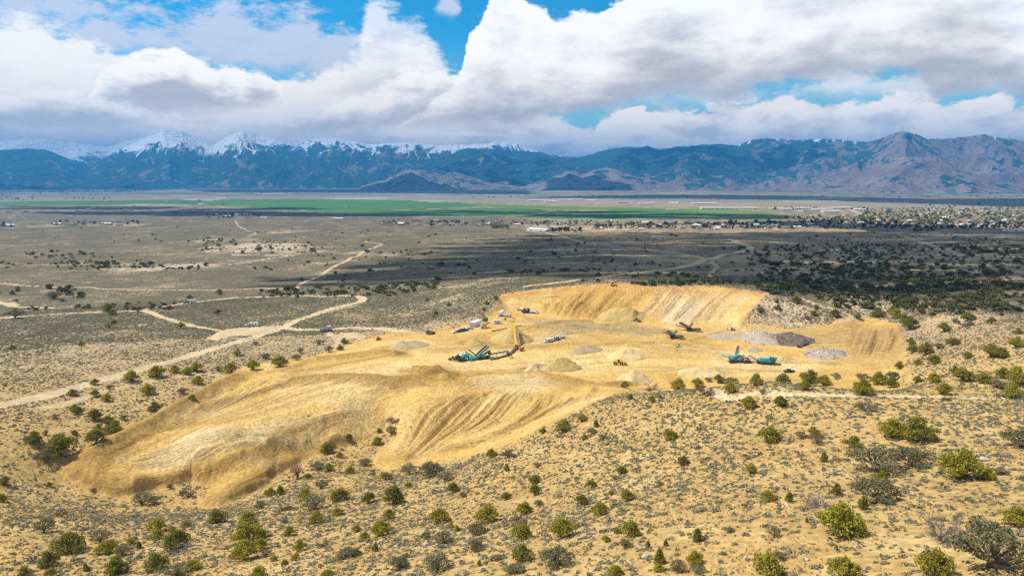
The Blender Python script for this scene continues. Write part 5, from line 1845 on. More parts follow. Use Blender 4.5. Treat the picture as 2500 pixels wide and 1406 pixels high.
for i, (px, py, w, lab) in enumerate([(2402, 1120, 20, "large pale boulder right of the tall yellow-olive juniper, biggest of its scatter"), (2376, 1117, 12, "pale boulder just left of the largest one behind the yellow-olive juniper"),
                                   (1428, 1311, 14, "dark brown boulder on bare ground below the dead shrub, foreground centre"), (2196, 1346, 11, "pale upright boulder in the bare ground left of the huge grey-green shrub"),
                                   (1970, 1365, 14, "pale flat boulder beside sagebrush left of the bottom olive juniper"), (1578, 1356, 20, "flat pinkish boulder low in the foreground, left of the tall narrow juniper"),
                                   (1920, 1230, 14, "grey boulder left of the dead shrub with upright snags"), (2472, 1302, 13, "pale boulder under the olive juniper at the right edge")]):
    P = hit(px, py + w * .2)
    o = bpy.data.objects.new("boulder", stone_mesh(850 + i, plain_mat("boulder_dark", (.16, .10, .065), .9) if "dark" in lab else M_STONE))
    COL.objects.link(o)
    o.location = (P.x, P.y, P.z + .1)
    s = w * P.length / F
    o.scale = (s, s, s)
    o.rotation_euler = (0, 0, i * 1.3)
    tag(o, lab, "boulder", "boulders on the near slope")

# ------------------------------------------------------------------ machines, vehicles and heaps in the quarry
class MB:
    def __init__(self):
        self.bm = bmesh.new()

    def _add(self, vs, fs):
        v = [self.bm.verts.new(p) for p in vs]
        for f in fs:
            try:
                self.bm.faces.new([v[i] for i in f])
            except ValueError:
                pass
        return self

    def box(self, c, s, rz=0.0, ry=0.0, taper=1.0):
        M = Matrix.Translation(c) @ Matrix.Rotation(rz, 4, 'Z') @ Matrix.Rotation(ry, 4, 'Y')
        vs = []
        for z in (-.5, .5):
            t = taper if z > 0 else 1.0
            for x, y in ((-.5, -.5), (.5, -.5), (.5, .5), (-.5, .5)):
                vs.append(M @ Vector((x * s[0] * t, y * s[1] * t, z * s[2])))
        return self._add(vs, [(3, 2, 1, 0), (4, 5, 6, 7), (0, 1, 5, 4), (1, 2, 6, 5), (2, 3, 7, 6), (3, 0, 4, 7)])

    def bar(self, p0, p1, w, h=None):
        p0, p1 = Vector(p0), Vector(p1)
        h = h or w
        d = (p1 - p0).normalized()
        s = d.cross(Vector((0, 0, 1)))
        s = Vector((1, 0, 0)) if s.length < 1e-3 else s.normalized()
        u = s.cross(d).normalized()
        vs = []
        for p in (p0, p1):
            for a, b in ((-1, -1), (1, -1), (1, 1), (-1, 1)):
                vs.append(p + s * (a * w / 2) + u * (b * h / 2))
        return self._add(vs, [(3, 2, 1, 0), (4, 5, 6, 7), (0, 1, 5, 4), (1, 2, 6, 5), (2, 3, 7, 6), (3, 0, 4, 7)])

    def cyl(self, p0, p1, r, n=12, r1=None):
        p0, p1 = Vector(p0), Vector(p1)
        d = (p1 - p0).normalized()
        s = d.orthogonal().normalized()
        u = d.cross(s)
        r1 = r if r1 is None else r1
        vs = [p + (s * math.cos(2 * math.pi * i / n) + u * math.sin(2 * math.pi * i / n)) * rr for p, rr in ((p0, r), (p1, r1)) for i in range(n)]
        fs = [(i, (i + 1) % n, n + (i + 1) % n, n + i) for i in range(n)] + [tuple(range(n - 1, -1, -1)), tuple(range(n, 2 * n))]
        return self._add(vs, fs)

    def prism(self, prof, y0, y1, inset=0.0):
        """profile in x,z drawn counter-clockwise seen from -y, pushed from y0 to y1"""
        n = len(prof)
        vs = [(x, y0, z) for x, z in prof] + [(x, y1, z) for x, z in prof]
        fs = [tuple(range(n)), tuple(range(2 * n - 1, n - 1, -1))] + [((i + 1) % n, i, n + i, n + (i + 1) % n) for i in range(n)]
        return self._add(vs, fs)

    def quad(self, *p):
        return self._add(p, [(0, 1, 2, 3)])

    def ob(self, name, mat, parent=None, bevel=0.0):
        me = bpy.data.meshes.new(name)
        bmesh.ops.recalc_face_normals(self.bm, faces=self.bm.faces)
        if bevel:
            bmesh.ops.bevel(self.bm, geom=list(self.bm.edges), offset=bevel, segments=2, affect='EDGES', clamp_overlap=True)
        self.bm.to_mesh(me)
        self.bm.free()
        me.materials.append(mat)
        o = bpy.data.objects.new(name, me)
        COL.objects.link(o)
        o.parent = parent
        return o


def P_(name, c, **k):
    return plain_mat(name, c, **k)


K = dict(rough=.45, var=.08, dust=.45)
M_YEL = P_("yellow_paint", (.72, .42, .03), **K)
M_YELD = P_("dusty_yellow_paint", (.50, .32, .08), **K)
M_WHT = P_("white_paint", (.78, .78, .78), rough=.4, var=.05, dust=.15)
M_TEAL = P_("teal_paint", (.02, .47, .52), rough=.4, var=.10, dust=.30)
M_TEALD = P_("dark_teal_paint", (.012, .26, .26), rough=.45, var=.10, dust=.30)
M_STEEL = P_("grey_steel", (.20, .19, .195), rough=.55, var=.15, dust=.4)
M_DARK = P_("dark_steel", (.045, .045, .05), rough=.6, var=.15, dust=.35)
M_BELT = P_("rubber_belt", (.10, .085, .08), rough=.8, var=.1)
M_TYRE = P_("tyre_rubber", (.022, .021, .02), rough=.85, var=.1)
M_RIM = P_("rim_steel", (.42, .38, .32), rough=.5)
M_GLASS = P_("dark_glass", (.02, .025, .03), rough=.08, var=.05, spec=.6)
M_BLUE = P_("blue_paint", (.025, .09, .30), rough=.3, var=.05)
M_MAROON = P_("dark_maroon_paint", (.05, .02, .04), rough=.3, var=.05)
M_ORANGE = P_("orange_paint", (.70, .20, .045), rough=.4, dust=.2)
M_RUST = P_("rusty_steel", (.24, .12, .06), rough=.85, var=.2)
M_BROWN = P_("brown_steel", (.20, .125, .06), rough=.75, var=.15, dust=.4)
M_BEIGE = P_("beige_panel", (.66, .50, .30), rough=.7)
M_GREEN = P_("green_paint", (.02, .20, .075), rough=.4)
M_SILVER = P_("galvanised_steel", (.52, .50, .52), rough=.4, metal=.3)
M_LILAC = P_("pale_grey_paint", (.46, .44, .50), rough=.5, dust=.2)
M_PINKV = P_("pale_maroon_paint", (.34, .22, .27), rough=.35)


def thing(name, label, cat, loc, rz=0.0, sc=1.0, group=None):
    e = bpy.data.objects.new(name, None)
    COL.objects.link(e)
    e.location = loc
    e.rotation_euler = (0, 0, rz)
    e.scale = (sc, sc, sc)
    return tag(e, label, cat, group)


def spot(rear, front, L=None):
    """place, heading and scale from where the back and front of a machine meet the ground in the photograph"""
    if not isinstance(front, tuple):      # a heading in degrees on the ground: 0 to the right, 90 away
        c = hit(*rear)
        return c - Vector((0, 0, .04)), math.radians(front), .98
    a, b = hit(*rear), hit(*front)
    c = (a + b) / 2
    c.z = min(a.z, b.z, float(gz(c.x, c.y)[0])) - .04
    rz = math.atan2(b.y - a.y, b.x - a.x)
    sc = 1.0 if L is None else (b - a).length / L
    return c, rz, sc


def wheel(e, x, y, r, w, name="wheel", mat=None):
    t = MB().cyl((x, y - w / 2, r), (x, y + w / 2, r), r, 18)
    wob = t.ob(name, mat or M_TYRE, e)
    MB().cyl((x, y - w / 2 - .03, r), (x, y + w / 2 + .03, r), r * .55, 12).ob("rim", M_RIM, wob)
    return wob


def wheels(e, xs, half, r, w):
    for x in xs:
        for s in (-1, 1):
            wheel(e, x, s * half, r, w)


def pickup(rear, front, paint, label, sc=None, group=None, name="pickup_truck", bed=True, canopy=False):
    c, rz, s = spot(rear, front, 5.6)
    e = thing(name, label, "pickup truck" if bed else "car", c, rz, s if sc is None else sc, group)
    b = MB().prism([(-2.75, .55), (2.7, .5), (2.8, .85), (2.65, 1.08), (1.25, 1.2), (-2.75, 1.2)], -.95, .95)
    b.ob("body", paint, e, .05)
    if bed:
        cab = [(-.95, 1.2), (1.25, 1.2), (.65, 1.82), (-.75, 1.85)]
    else:
        cab = [(-2.5, 1.2), (1.25, 1.2), (.45, 1.75), (-1.9, 1.75)]
    cb = MB().prism(cab, -.84, .84).ob("cab", paint, e, .04)
    w = MB()
    xs = [(cab[0][0] + .15, cab[1][0] - .35)]
    for sgn in (-1, 1):
        w.prism([(cab[0][0] + .2, 1.26), (cab[1][0] - .3, 1.26), (cab[2][0] - .12, 1.72), (cab[3][0] + .15, 1.72)], sgn * .85 - .01, sgn * .85 + .01)
    w.quad((cab[1][0] - .06, -.74, 1.28), (cab[1][0] - .06, .74, 1.28), (cab[2][0] + .07, .7, 1.78), (cab[2][0] + .07, -.7, 1.78))
    w.quad((cab[0][0] - .015, .7, 1.3), (cab[0][0] - .015, -.7, 1.3), (cab[3][0] - .03, -.66, 1.74), (cab[3][0] - .03, .66, 1.74))
    w.ob("windows", M_GLASS, e)
    if bed and not canopy:
        MB().box((-1.85, 0, 1.203), (1.6, 1.6, .02)).ob("load_bed", M_DARK, e)
    if canopy:
        MB().box((-1.85, 0, 1.50), (1.75, 1.8, .6)).ob("canopy", paint, e, .05)
    MB().box((2.8, 0, .62), (.12, 1.85, .22)).ob("bumper", M_SILVER, e)
    wheels(e, (-1.75, 1.75), .83, .40, .26)
    return e


def van(rear, front, paint, label):
    c, rz, s = spot(rear, front, 5.4)
    e = thing("van", label, "van", c, rz, s)
    MB().prism([(-2.6, .5), (2.6, .5), (2.7, .95), (2.0, 1.2), (1.4, 2.0), (-2.5, 2.05)], -.98, .98).ob("body", paint, e, .06)
    w = MB()
    for sg in (-1, 1):
        for a, b in ((-2.2, -1.0), (-.85, .3), (.45, 1.35)):
            w.box(((a + b) / 2, sg * .985, 1.55), (b - a, .02, .5))
    w.quad((2.04, -.8, 1.24), (2.04, .8, 1.24), (1.5, .76, 1.92), (1.5, -.76, 1.92))
    w.ob("windows", M_GLASS, e)
    wheels(e, (-1.6, 1.7), .86, .38, .26)
    return e


def travel_trailer(rear, front, label, L=7.0, h=2.9):
    c, rz, s = spot(rear, front, L)
    e = thing("travel_trailer", label, "trailer", c, rz, s)
    hl = L / 2
    MB().prism([(-hl, .7), (hl - .3, .7), (hl, 1.2), (hl - .15, h - .5), (hl - .8, h), (-hl + .3, h), (-hl, h - .3)], -1.2, 1.2).ob("body", M_WHT, e, .12)
    w = MB()
    for sg in (-1, 1):
        for x in (-hl * .6, .2, hl * .6):
            w.box((x, sg * 1.215, 1.9), (.9, .03, .55))
    w.ob("windows", M_GLASS, e)
    MB().box((-hl * .15, -1.215, 1.65), (.7, .03, 1.7)).ob("door", M_LILAC, e)
    MB().bar((hl - .3, 0, .7), (hl + 1.2, 0, .5), .18).ob("tow_bar", M_DARK, e)
    MB().box((0, 0, h + .08), (.9, .7, .2)).ob("roof_vent", M_SILVER, e)
    wheels(e, (-.5, .45), 1.05, .36, .24)
    return e


def loader(rear, front, paint, label, lift=.35, curl=.3, L=7.6):
    c, rz, s = spot(rear, front, L)
    e = thing("wheel_loader", label, "loader", c, rz, s)
    MB().prism([(-3.4, 1.0), (-.7, .8), (-.6, 2.15), (-1.6, 2.2), (-3.4, 1.95)], -.85, .85).ob("engine_body", paint, e, .08)
    MB().box((.55, 0, 1.15), (2.1, .9, .7)).ob("front_frame", paint, e, .06)
    cab = MB().box((-.35, 0, 2.35), (1.35, 1.35, 1.5), taper=.9).ob("cab", M_GLASS, e, .04)
    MB().box((-.35, 0, 3.16), (1.5, 1.45, .14)).ob("cab_roof", paint, cab)
    fr = MB()
    for sx in (-.62, .62):
        for sy in (-.64, .64):
            fr.bar((-.35 + sx, sy, 1.6), (-.35 + sx * .9, sy * .9, 3.1), .10)
    fr.ob("cab_pillar", paint, cab)
    MB().cyl((-2.3, -.5, 2.15), (-2.3, -.5, 3.0), .09).ob("exhaust", M_DARK, e)
    z1 = .7 + lift * 3.4
    for sy in (-.55, .55):
        MB().bar((.5, sy, 1.9), (2.0, sy, 1.9 + (z1 - 1.5) * .55), .18, .38).bar((1.95, sy, 1.9 + (z1 - 1.5) * .55), (2.85, sy, z1 + .1), .18, .34).ob("lift_arm", paint, e)
    bk = MB()
    rot = Matrix.Translation((2.85, 0, z1)) @ Matrix.Rotation(-curl, 4, 'Y')
    pr = [(0, -.65), (1.25, -.75), (1.3, -.68), (.12, -.55), (-.15, .1), (.05, .55), (.0, .62), (-.3, .1)]
    n = len(pr)
    vs = [rot @ Vector((x, y, z)) for y in (-1.45, 1.45) for x, z in pr]
    bk._add(vs, [tuple(range(n)), tuple(range(2 * n - 1, n - 1, -1))] + [((i + 1) % n, i, n + i, n + (i + 1) % n) for i in range(n)])
    for y in (-1.43, 1.43):
        bk._add([rot @ Vector((x, y + d, z)) for d in (-.02, .02) for x, z in ((0, -.65), (1.2, -.7), (.05, .55), (-.2, .1))], [(0, 1, 2, 3), (7, 6, 5, 4), (0, 4, 5, 1), (1, 5, 6, 2), (2, 6, 7, 3), (3, 7, 4, 0)])
    bk.ob("bucket", M_STEEL, e)
    for x in (-2.1, 1.25):
        for sy in (-1.02, 1.02):
            wheel(e, x, sy, .80, .55)
    return e


def tracks(e, x0, x1, half, h, w, mat=None):
    for sy in (-half, half):
        t = MB().prism([(x0 + h * .35, 0), (x1 - h * .35, 0), (x1, h * .4), (x1 - h * .2, h), (x0 + h * .2, h), (x0, h * .4)], sy - w / 2, sy + w / 2)
        t.ob("track", mat or M_DARK, e, .04)


def excavator(body, tip, label):
    c = hit(*body)
    b = hit(*tip)
    rz = math.atan2(b.y - c.y, b.x - c.x)
    e = thing("excavator", label, "excavator", c, rz, (b - c).length / 6.6)
    tracks(e, -2.2, 2.2, 1.25, .95, .65)
    MB().box((-.5, 0, 1.75), (3.6, 2.5, 1.1)).box((-1.9, 0, 2.0), (1.0, 2.5, 1.3)).ob("house", M_YEL, e, .1)
    cab = MB().box((.85, .75, 2.45), (1.5, 1.0, 1.7)).ob("cab", M_GLASS, e, .05)
    MB().box((.85, .75, 3.34), (1.6, 1.1, .1)).ob("cab_roof", M_YEL, cab)
    MB().bar((.9, -.2, 1.9), (2.9, -.2, 4.9), .45, .65).bar((2.8, -.2, 4.8), (5.3, -.2, 5.2), .42, .6).ob("boom", M_YEL, e, .03)
    MB().bar((5.0, -.2, 5.7), (6.3, -.2, 2.2), .35, .5).ob("stick", M_YEL, e, .03)
    MB().cyl((1.9, -.2, 2.6), (3.9, -.2, 4.6), .09).cyl((3.3, -.2, 5.3), (5.0, -.2, 5.9), .08).ob("hydraulic_ram", M_SILVER, e)
    MB().prism([(6.0, 2.3), (6.5, 2.1), (6.7, 1.0), (6.2, .3), (5.4, .4), (5.3, .7), (6.0, 1.0)], -.75, .35).ob("bucket", M_DARK, e, .03)
    return e


def bulldozer(rear, front, label):
    c, rz, s = spot(rear, front, 6.0)
    e = thing("bulldozer", label, "bulldozer", c, rz, s)
    tracks(e, -2.1, 1.9, 1.1, 1.1, .6)
    MB().prism([(-1.9, .9), (1.9, .9), (2.0, 1.9), (.3, 2.05), (-1.9, 1.7)], -.75, .75).ob("body", M_YEL, e, .06)
    cab = MB().box((-.7, 0, 2.6), (1.5, 1.5, 1.3)).ob("cab", M_GLASS, e)
    MB().box((-.7, 0, 3.3), (1.8, 1.8, .16)).ob("cab_roof", M_BEIGE, cab)
    MB().prism([(2.5, .1), (2.75, .05), (2.6, .8), (2.8, 1.5), (2.6, 1.5), (2.4, .8)], -2.0, 2.0).ob("blade", M_YELD, e)
    for sy in (-1.55, 1.55):
        MB().bar((-.5, sy, .6), (2.5, sy, .6), .16, .3).ob("push_arm", M_YEL, e)
    MB().bar((-2.0, 0, 1.2), (-2.9, 0, .5), .4, .5).ob("ripper", M_YEL, e)
    return e


def PX(px, py, h=0.0):
    """a point h photograph pixels above the ground that is seen at (px, py)"""
    p = hit(px, py)
    p.z += h * p.length / F / .97
    return p


def conv_parts(e, a, b, w, frame, belt=None, depth=.55, legs=(), pref="", drum=True, truss=True):
    """a belt conveyor from a to b (points relative to e's place): side frames, belt, lattice, drum and legs"""
    a, b = Vector(a), Vector(b)
    d = (b - a).normalized()
    s = d.cross(Vector((0, 0, 1))).normalized()
    u = s.cross(d)
    f = MB()
    n = max(int((b - a).length / 1.1), 2)
    for k in (-1, 1):
        o = s * (k * w / 2)
        f.bar(a + o, b + o, .10, .22)
        if truss:
            f.bar(a + o - u * depth, b + o - u * depth, .09, .12)
            for i in range(n):
                p = a + (b - a) * (i / n)
                q = a + (b - a) * ((i + 1) / n)
                f.bar(p + o, q + o - u * depth, .06)
                f.bar(p + o - u * depth, p + o, .06)
    for i in range(n + 1):
        p = a + (b - a) * (i / n)
        f.bar(p - s * w / 2, p + s * w / 2, .08)
    fo = f.ob(pref + "frame", frame, e)
    bl = MB()
    z = u * .14
    bl._add([a - s * w * .42 + z, a + z * .5, a + s * w * .42 + z, b + s * w * .42 + z, b + z * .5, b - s * w * .42 + z], [(0, 1, 4, 5), (1, 2, 3, 4)])
    bl._add([a - s * w * .42 - z * .6, a + s * w * .42 - z * .6, b + s * w * .42 - z * .6, b - s * w * .42 - z * .6], [(0, 1, 2, 3)])
    bl.ob(pref + "belt", belt or M_BELT, e)
    if drum:
        for p in (a, b):
            MB().cyl(p - s * w * .5, p + s * w * .5, .22).ob("drum", M_DARK, e)
    for t, z0 in legs:
        p = a + (b - a) * t
        for k in (-1, 1):
            MB().bar(p + s * (k * w * .5), Vector((p.x, p.y, z0)) + s * (k * w * .9), .12).ob("leg", frame, e)
    return fo


def conveyor(name, label, A, B, w, frame, belt=None, legs=(.45, .8), wheels_at=None, hopper=None, group=None, cat="conveyor", **k):
    a, b = PX(*A), PX(*B)
    o = hit(A[0], A[1])
    e = thing(name, label, cat, o, 0, 1, group)
    lg = []
    for t in legs:
        p = a + (b - a) * t
        lg.append((t, float(gz(p.x, p.y)[0]) - o.z - .05))
    conv_parts(e, a - o, b - o, w, frame, belt, legs=lg, **k)
    if hopper:
        d = (b - a)
        rz = math.atan2(d.y, d.x)
        hopper_part(e, a - o + Vector((0, 0, .5)), rz, hopper, frame)
    return e, o, a, b


def hopper_part(e, c, rz, s, mat, name="hopper"):
    L, Wd, H = s
    M = Matrix.Translation(c) @ Matrix.Rotation(rz, 4, 'Z')
    t = .58
    vs = [M @ Vector(v) for v in ((-L / 2 * t, -Wd / 2 * t, 0), (L / 2 * t, -Wd / 2 * t, 0), (L / 2 * t, Wd / 2 * t, 0), (-L / 2 * t, Wd / 2 * t, 0),
                                  (-L / 2, -Wd / 2, H), (L / 2, -Wd / 2, H), (L / 2, Wd / 2, H), (-L / 2, Wd / 2, H))]
    m = MB()
    m._add(vs, [(0, 1, 5, 4), (1, 2, 6, 5), (2, 3, 7, 6), (3, 0, 4, 7), (3, 2, 1, 0)])
    k = .93
    vi = [M @ Vector(v) for v in ((-L / 2 * t * k, -Wd / 2 * t * k, .06), (L / 2 * t * k, -Wd / 2 * t * k, .06), (L / 2 * t * k, Wd / 2 * t * k, .06), (-L / 2 * t * k, Wd / 2 * t * k, .06),
                                  (-L / 2 * k, -Wd / 2 * k, H), (L / 2 * k, -Wd / 2 * k, H), (L / 2 * k, Wd / 2 * k, H), (-L / 2 * k, Wd / 2 * k, H))]
    m._add(vi, [(4, 5, 1, 0), (5, 6, 2, 1), (6, 7, 3, 2), (7, 4, 0, 3), (0, 1, 2, 3)])
    for i in range(4):
        j = (i + 1) % 4
        m._add([vs[4 + i], vs[4 + j], vi[4 + j], vi[4 + i]], [(0, 1, 2, 3)])
    return m.ob(name, mat, e)


# ---- heaps
def heap_material(name, a, b, scale=1.2):
    m = bpy.data.materials.new(name)
    m.use_nodes = True
    T = NT(m.node_tree)
    T.n.clear()
    tc = T.new('ShaderNodeTexCoord').outputs['Object']
    n = T.noise(T.vmul(tc, (1, 1, .35)), scale, 5.0, .62)
    n2 = T.noise(tc, .25, 3.0, .5)
    col = T.mix(T.sstep(T.math('ADD', T.math('MULTIPLY', n, .6), T.math('MULTIPLY', n2, .4)), .35, .65), a, b)
    bs = T.new('ShaderNodeBsdfPrincipled')
    T.l.new(col, bs.inputs['Base Color'])
    bs.inputs['Roughness'].default_value = .95
    bs.inputs['Specular IOR Level'].default_value = .08
    bp = T.new('ShaderNodeBump')
    bp.inputs['Strength'].default_value = .6
    bp.inputs['Distance'].default_value = .4
    T.l.new(n, bp.inputs['Height'])
    T.l.new(bp.outputs[0], bs.inputs['Normal'])
    out = T.new('ShaderNodeOutputMaterial')
    T.l.new(bs.outputs[0], out.inputs[0])
    return m


M_SAND = heap_material("heaped_sand", (.42, .30, .10), (.52, .38, .15))
M_SANDP = heap_material("pale_heaped_sand", (.54, .40, .185), (.66, .51, .26))
M_SANDD = heap_material("damp_heaped_sand", (.34, .22, .075), (.46, .31, .11))
M_GRAV = heap_material("grey_gravel", (.33, .28, .20), (.43, .37, .28))
M_GRAVB = heap_material("brown_gravel", (.36, .27, .15), (.45, .35, .21))


def heap(name, cx, cy, rx, h, mat, label, asp=.9, rot=0.0, ridge=0.0, seed=1, cat="sand pile", rough=.10, sharp=1.0, skew=(0, 0)):
    c = hit(cx, cy)
    k = c.length / F
    R, H = rx * k, h * k / .97
    n, m = 72, 22
    rng = np.random.RandomState(seed)
    th = np.linspace(0, 2 * math.pi, n, endpoint=False)
    rr = np.linspace(0, 1, m) ** .9
    T_, Q = np.meshgrid(th, rr)
    wob = 1 + .22 * (fbm(np.cos(T_) * 1.6 + seed, np.sin(T_) * 1.6, 3, seed) - .5) * 2
    x = Q * np.cos(T_) * R * wob
    y = Q * np.sin(T_) * R * asp * wob
    hh = np.clip(1 - Q, 0, 1) ** sharp
    if ridge:
        x = x + np.sign(np.cos(T_)) * ridge * R * np.abs(np.cos(T_)) ** .6
    ca, sa = math.cos(rot), math.sin(rot)
    px_, py_ = x * ca - y * sa + skew[0] * R * hh, x * sa + y * ca + skew[1] * R * hh
    z = H * hh * (1 + .25 * (fbm(px_ / (R * .45) + seed, py_ / (R * .45), 4, seed + 2) - .5)) + H * rough * (fbm(px_ / (R * .16), py_ / (R * .16), 4, seed + 3) - .5) * np.clip(4 * Q, .2, 1)
    g = gz(c.x + px_.ravel(), c.y + py_.ravel()).reshape(px_.shape) - c.z
    z = np.where(Q > .93, g - .25, np.maximum(z + g, g - .2))
    vs = np.stack([px_, py_, z], -1).reshape(-1, 3)
    fs = []
    for j in range(m - 1):
        for i in range(n):
            a, b = j * n + i, j * n + (i + 1) % n
            fs.append((a, a + n, b + n, b) if j else (a, a + n, b + n, b))
    me = bpy.data.meshes.new(name)
    me.from_pydata(vs.tolist(), [], fs)
    me.validate()
    me.polygons.foreach_set("use_smooth", [True] * len(me.polygons))
    me.materials.append(mat)
    o = bpy.data.objects.new(name, me)
    COL.objects.link(o)
    o.location = c
    tag(o, label, cat)
    return o, c, R, H


heap("sand_pile", 1252, 830, 56, 35, M_SAND, "tall olive-tan sand cone under the head of the yellow stacking conveyor", seed=3, rough=.03)
heap("sand_pile", 1157, 840, 24, 16, M_SAND, "small pointed sand heap left of the tall sand cone", seed=5, rough=.12, asp=.8)
heap("sand_pile", 998, 846, 38, 13, M_GRAVB, "brownish grey ridge heap at the left end of the quarry floor", seed=7, ridge=.4, rot=.5)
heap("gravel_pile", 1428, 857, 38, 14, M_GRAVB, "greyish gravel heap between the white service vehicles and the yellow loader", seed=9, cat="gravel pile", rot=.4, asp=.7, ridge=.25)
heap("sand_pile", 1532, 873, 54, 25, M_SANDP, "wide pale sand heap directly behind the yellow loader", seed=11, rough=.18, asp=.7)
heap("sand_pile", 1372, 900, 42, 26, M_SAND, "rough sand heap in front of the greyish gravel, left of the yellow loader", seed=13, rough=.2, asp=.75, ridge=.3, rot=.3)
heap("sand_pile", 1322, 901, 36, 13, M_SANDP, "low pale cloddy heap on the left shoulder of a rough sand heap", seed=14, rough=.35, asp=.6, ridge=.3, rot=.5)
heap("sand_pile", 1547, 928, 44, 26, M_SANDP, "pale sand heap with an orange broken side, nearest to the crest", seed=15, rough=.16, asp=.7)
heap("gravel_pile", 1842, 857, 22, 11, M_GRAV, "small flat grey gravel heap behind the teal crushers", seed=17, cat="gravel pile", rough=.02, asp=.6)
heap("sand_pile", 1918, 877, 20, 10, M_SAND, "small tan heap right of the two teal crushers", seed=19, asp=.6)
heap("sand_pile", 1710, 913, 60, 14, M_SANDP, "long low pale heap along the floor in front of the teal crushers", seed=21, rough=.3, asp=.5)
heap("sand_pile", 1512, 781, 44, 20, M_SAND, "tan heap under the far cut beside the dusty wheel loader", seed=23, asp=.8, ridge=.5)
heap("sand_pile", 1247, 874, 8, 7, M_SAND, "tiny heap of spilled sand below the transfer point of two conveyors", seed=25)
heap("gravel_pile", 1760, 822, 34, 6, M_GRAV, "flat grey gravel spread beside the excavator", seed=27, cat="gravel pile", rough=.04, asp=.7)
heap("sand_pile", 1375, 815, 26, 10, M_GRAVB, "low brown heap behind the crane truck", seed=29, rough=.35, asp=.6)


def rubble(cx, cy, rx, h, cols, label, seed, asp=1.05, rot=0.0):
    o, c, R, H = heap("rubble_pile", cx, cy, rx, h, P_("rubble_base", cols[0], rough=.95), label, asp=asp, seed=seed, cat="rubble pile", rough=.15, rot=rot)
    rng = np.random.RandomState(seed + 50)
    n = int(2600 * min(max(rx / 45, .7), 1.3))
    m = [MB() for _ in cols]
    for i in range(n):
        a, q = rng.uniform(0, 6.283), math.sqrt(rng.uniform()) * 1.02
        x, y = q * math.cos(a) * R * .95, q * math.sin(a) * R * asp * .95
        ca, sa = math.cos(rot), math.sin(rot)
        x, y = x * ca - y * sa, x * sa + y * ca
        z = H * max(1 - q, 0) * .96 + float(gz(c.x + x, c.y + y)[0]) - c.z
        s = math.exp(rng.normal(math.log(.33), .4))
        m[rng.randint(len(cols))].box((x, y, z + s * .12), (s * 1.3, s * rng.uniform(.6, 1), s * rng.uniform(.3, .6)), rng.uniform(0, 6.28), rng.uniform(-.7, .7))
    for k_, (mb, cc) in enumerate(zip(m, cols)):
        q = mb.ob("chunks", P_("rubble_chunk", cc, rough=.95, var=.2), o)
        q["kind"] = "stuff"


rubble(1862, 829, 50, 21, [(.42, .34, .25), (.58, .50, .39), (.31, .245, .18), (.66, .60, .51)], "pinkish white broken concrete heap left of a darker rubble heap", 31, rot=.2)
rubble(1927, 832, 54, 20, [(.16, .12, .09), (.25, .19, .15), (.36, .29, .22), (.12, .09, .075)], "dark heap of broken asphalt between two pale rubble heaps", 33, rot=.1)
rubble(2015, 863, 46, 13, [(.38, .31, .24), (.54, .46, .37), (.29, .23, .18), (.62, .56, .48)], "pale rubble heap standing apart at the right of the quarry floor", 35, rot=-.2)

# ---- screening line by the tall sand cone
loader((1093, 879), (1121, 880), M_YELD, "dusty wheel loader tipping its raised black bucket into the left screener", lift=1.0, curl=-.6, L=7.6)
# left, low screener with a dark hopper and a teal power unit
c, rz, s = spot((1113, 883), (1143, 877), 7.5)
e = thing("screening_plant", "low tracked screener with dark hopper and teal engine box beside the loader", "screener", c, rz, s)
tracks(e, -1.6, 2.2, 1.0, .9, .5)
hopper_part(e, Vector((-2.0, 0, 1.2)), 0, (3.2, 2.8, 1.2), M_DARK)
MB().bar((-3.4, 0, .9), (3.2, 0, 1.3), 1.6, .35).ob("chassis", M_TEALD, e)
MB().box((1.9, 0, 2.3), (2.3, 2.1, 1.8)).ob("engine_box", M_TEAL, e, .08)
MB().box((.3, -1.1, 1.7), (.9, .05, .9)).ob("grille", M_DARK, e)
MB().bar((-3.4, -1.2, 2.3), (-.4, -1.2, 1.6), .14, .4).ob("rail", M_TEALD, e)
conv_parts(e, (2.2, 0, 1.5), (4.3, 0, 2.6), .9, M_RUST, truss=False, pref="tail_")
# large inclined screener
o = hit(1155, 880)
e = thing("screening_plant", "large teal inclined screener in the middle of the conveyor line", "screener", o)
Q = lambda *a: PX(*a) - o
a, b = Q(1148, 879), Q(1197, 872)
ux = (b - a).normalized()
rzz = math.atan2(ux.y, ux.x)
MB().bar(Q(1147, 880, 3), Q(1166, 877, 3), 2.3, 1.5).ob("feed_box", M_TEALD, e, .1)
MB().bar(Q(1145, 880, 6), Q(1150, 879.5, 6), 2.6, 1.8).ob("end_plate", M_TEAL, e, .1)
conv_parts(e, Q(1162, 877, 6), Q(1191, 872, 26), 2.2, M_TEALD, depth=.9, pref="main_", truss=True)
for sy, t in ((-1, 1), (1, 1)):
    sd = Vector((-ux.y, ux.x, 0)) * (sy * 1.2)
    MB().bar(Q(1162, 877, 7.5) + sd, Q(1191, 872, 27.5) + sd, .16, .8).ob("side_plate", M_TEALD, e)
    MB().bar(Q(1163, 877, 10) + sd, Q(1191, 872, 30) + sd, .14, .16).ob("hand_rail", M_SILVER, e)
conv_parts(e, Q(1170, 876, 4), Q(1196, 872, 16), 1.2, M_STEEL, pref="under_", truss=False)
conv_parts(e, Q(1166, 876, 6), Q(1145, 868, 14), .8, M_BROWN, pref="side_", truss=False)
conv_parts(e, Q(1156, 876, 5), Q(1137, 868, 9), .6, M_BROWN, pref="side_", truss=False)
MB().bar(Q(1166, 878, 2), Q(1196, 873, 5), 1.6, .5).ob("chassis", M_DARK, e)
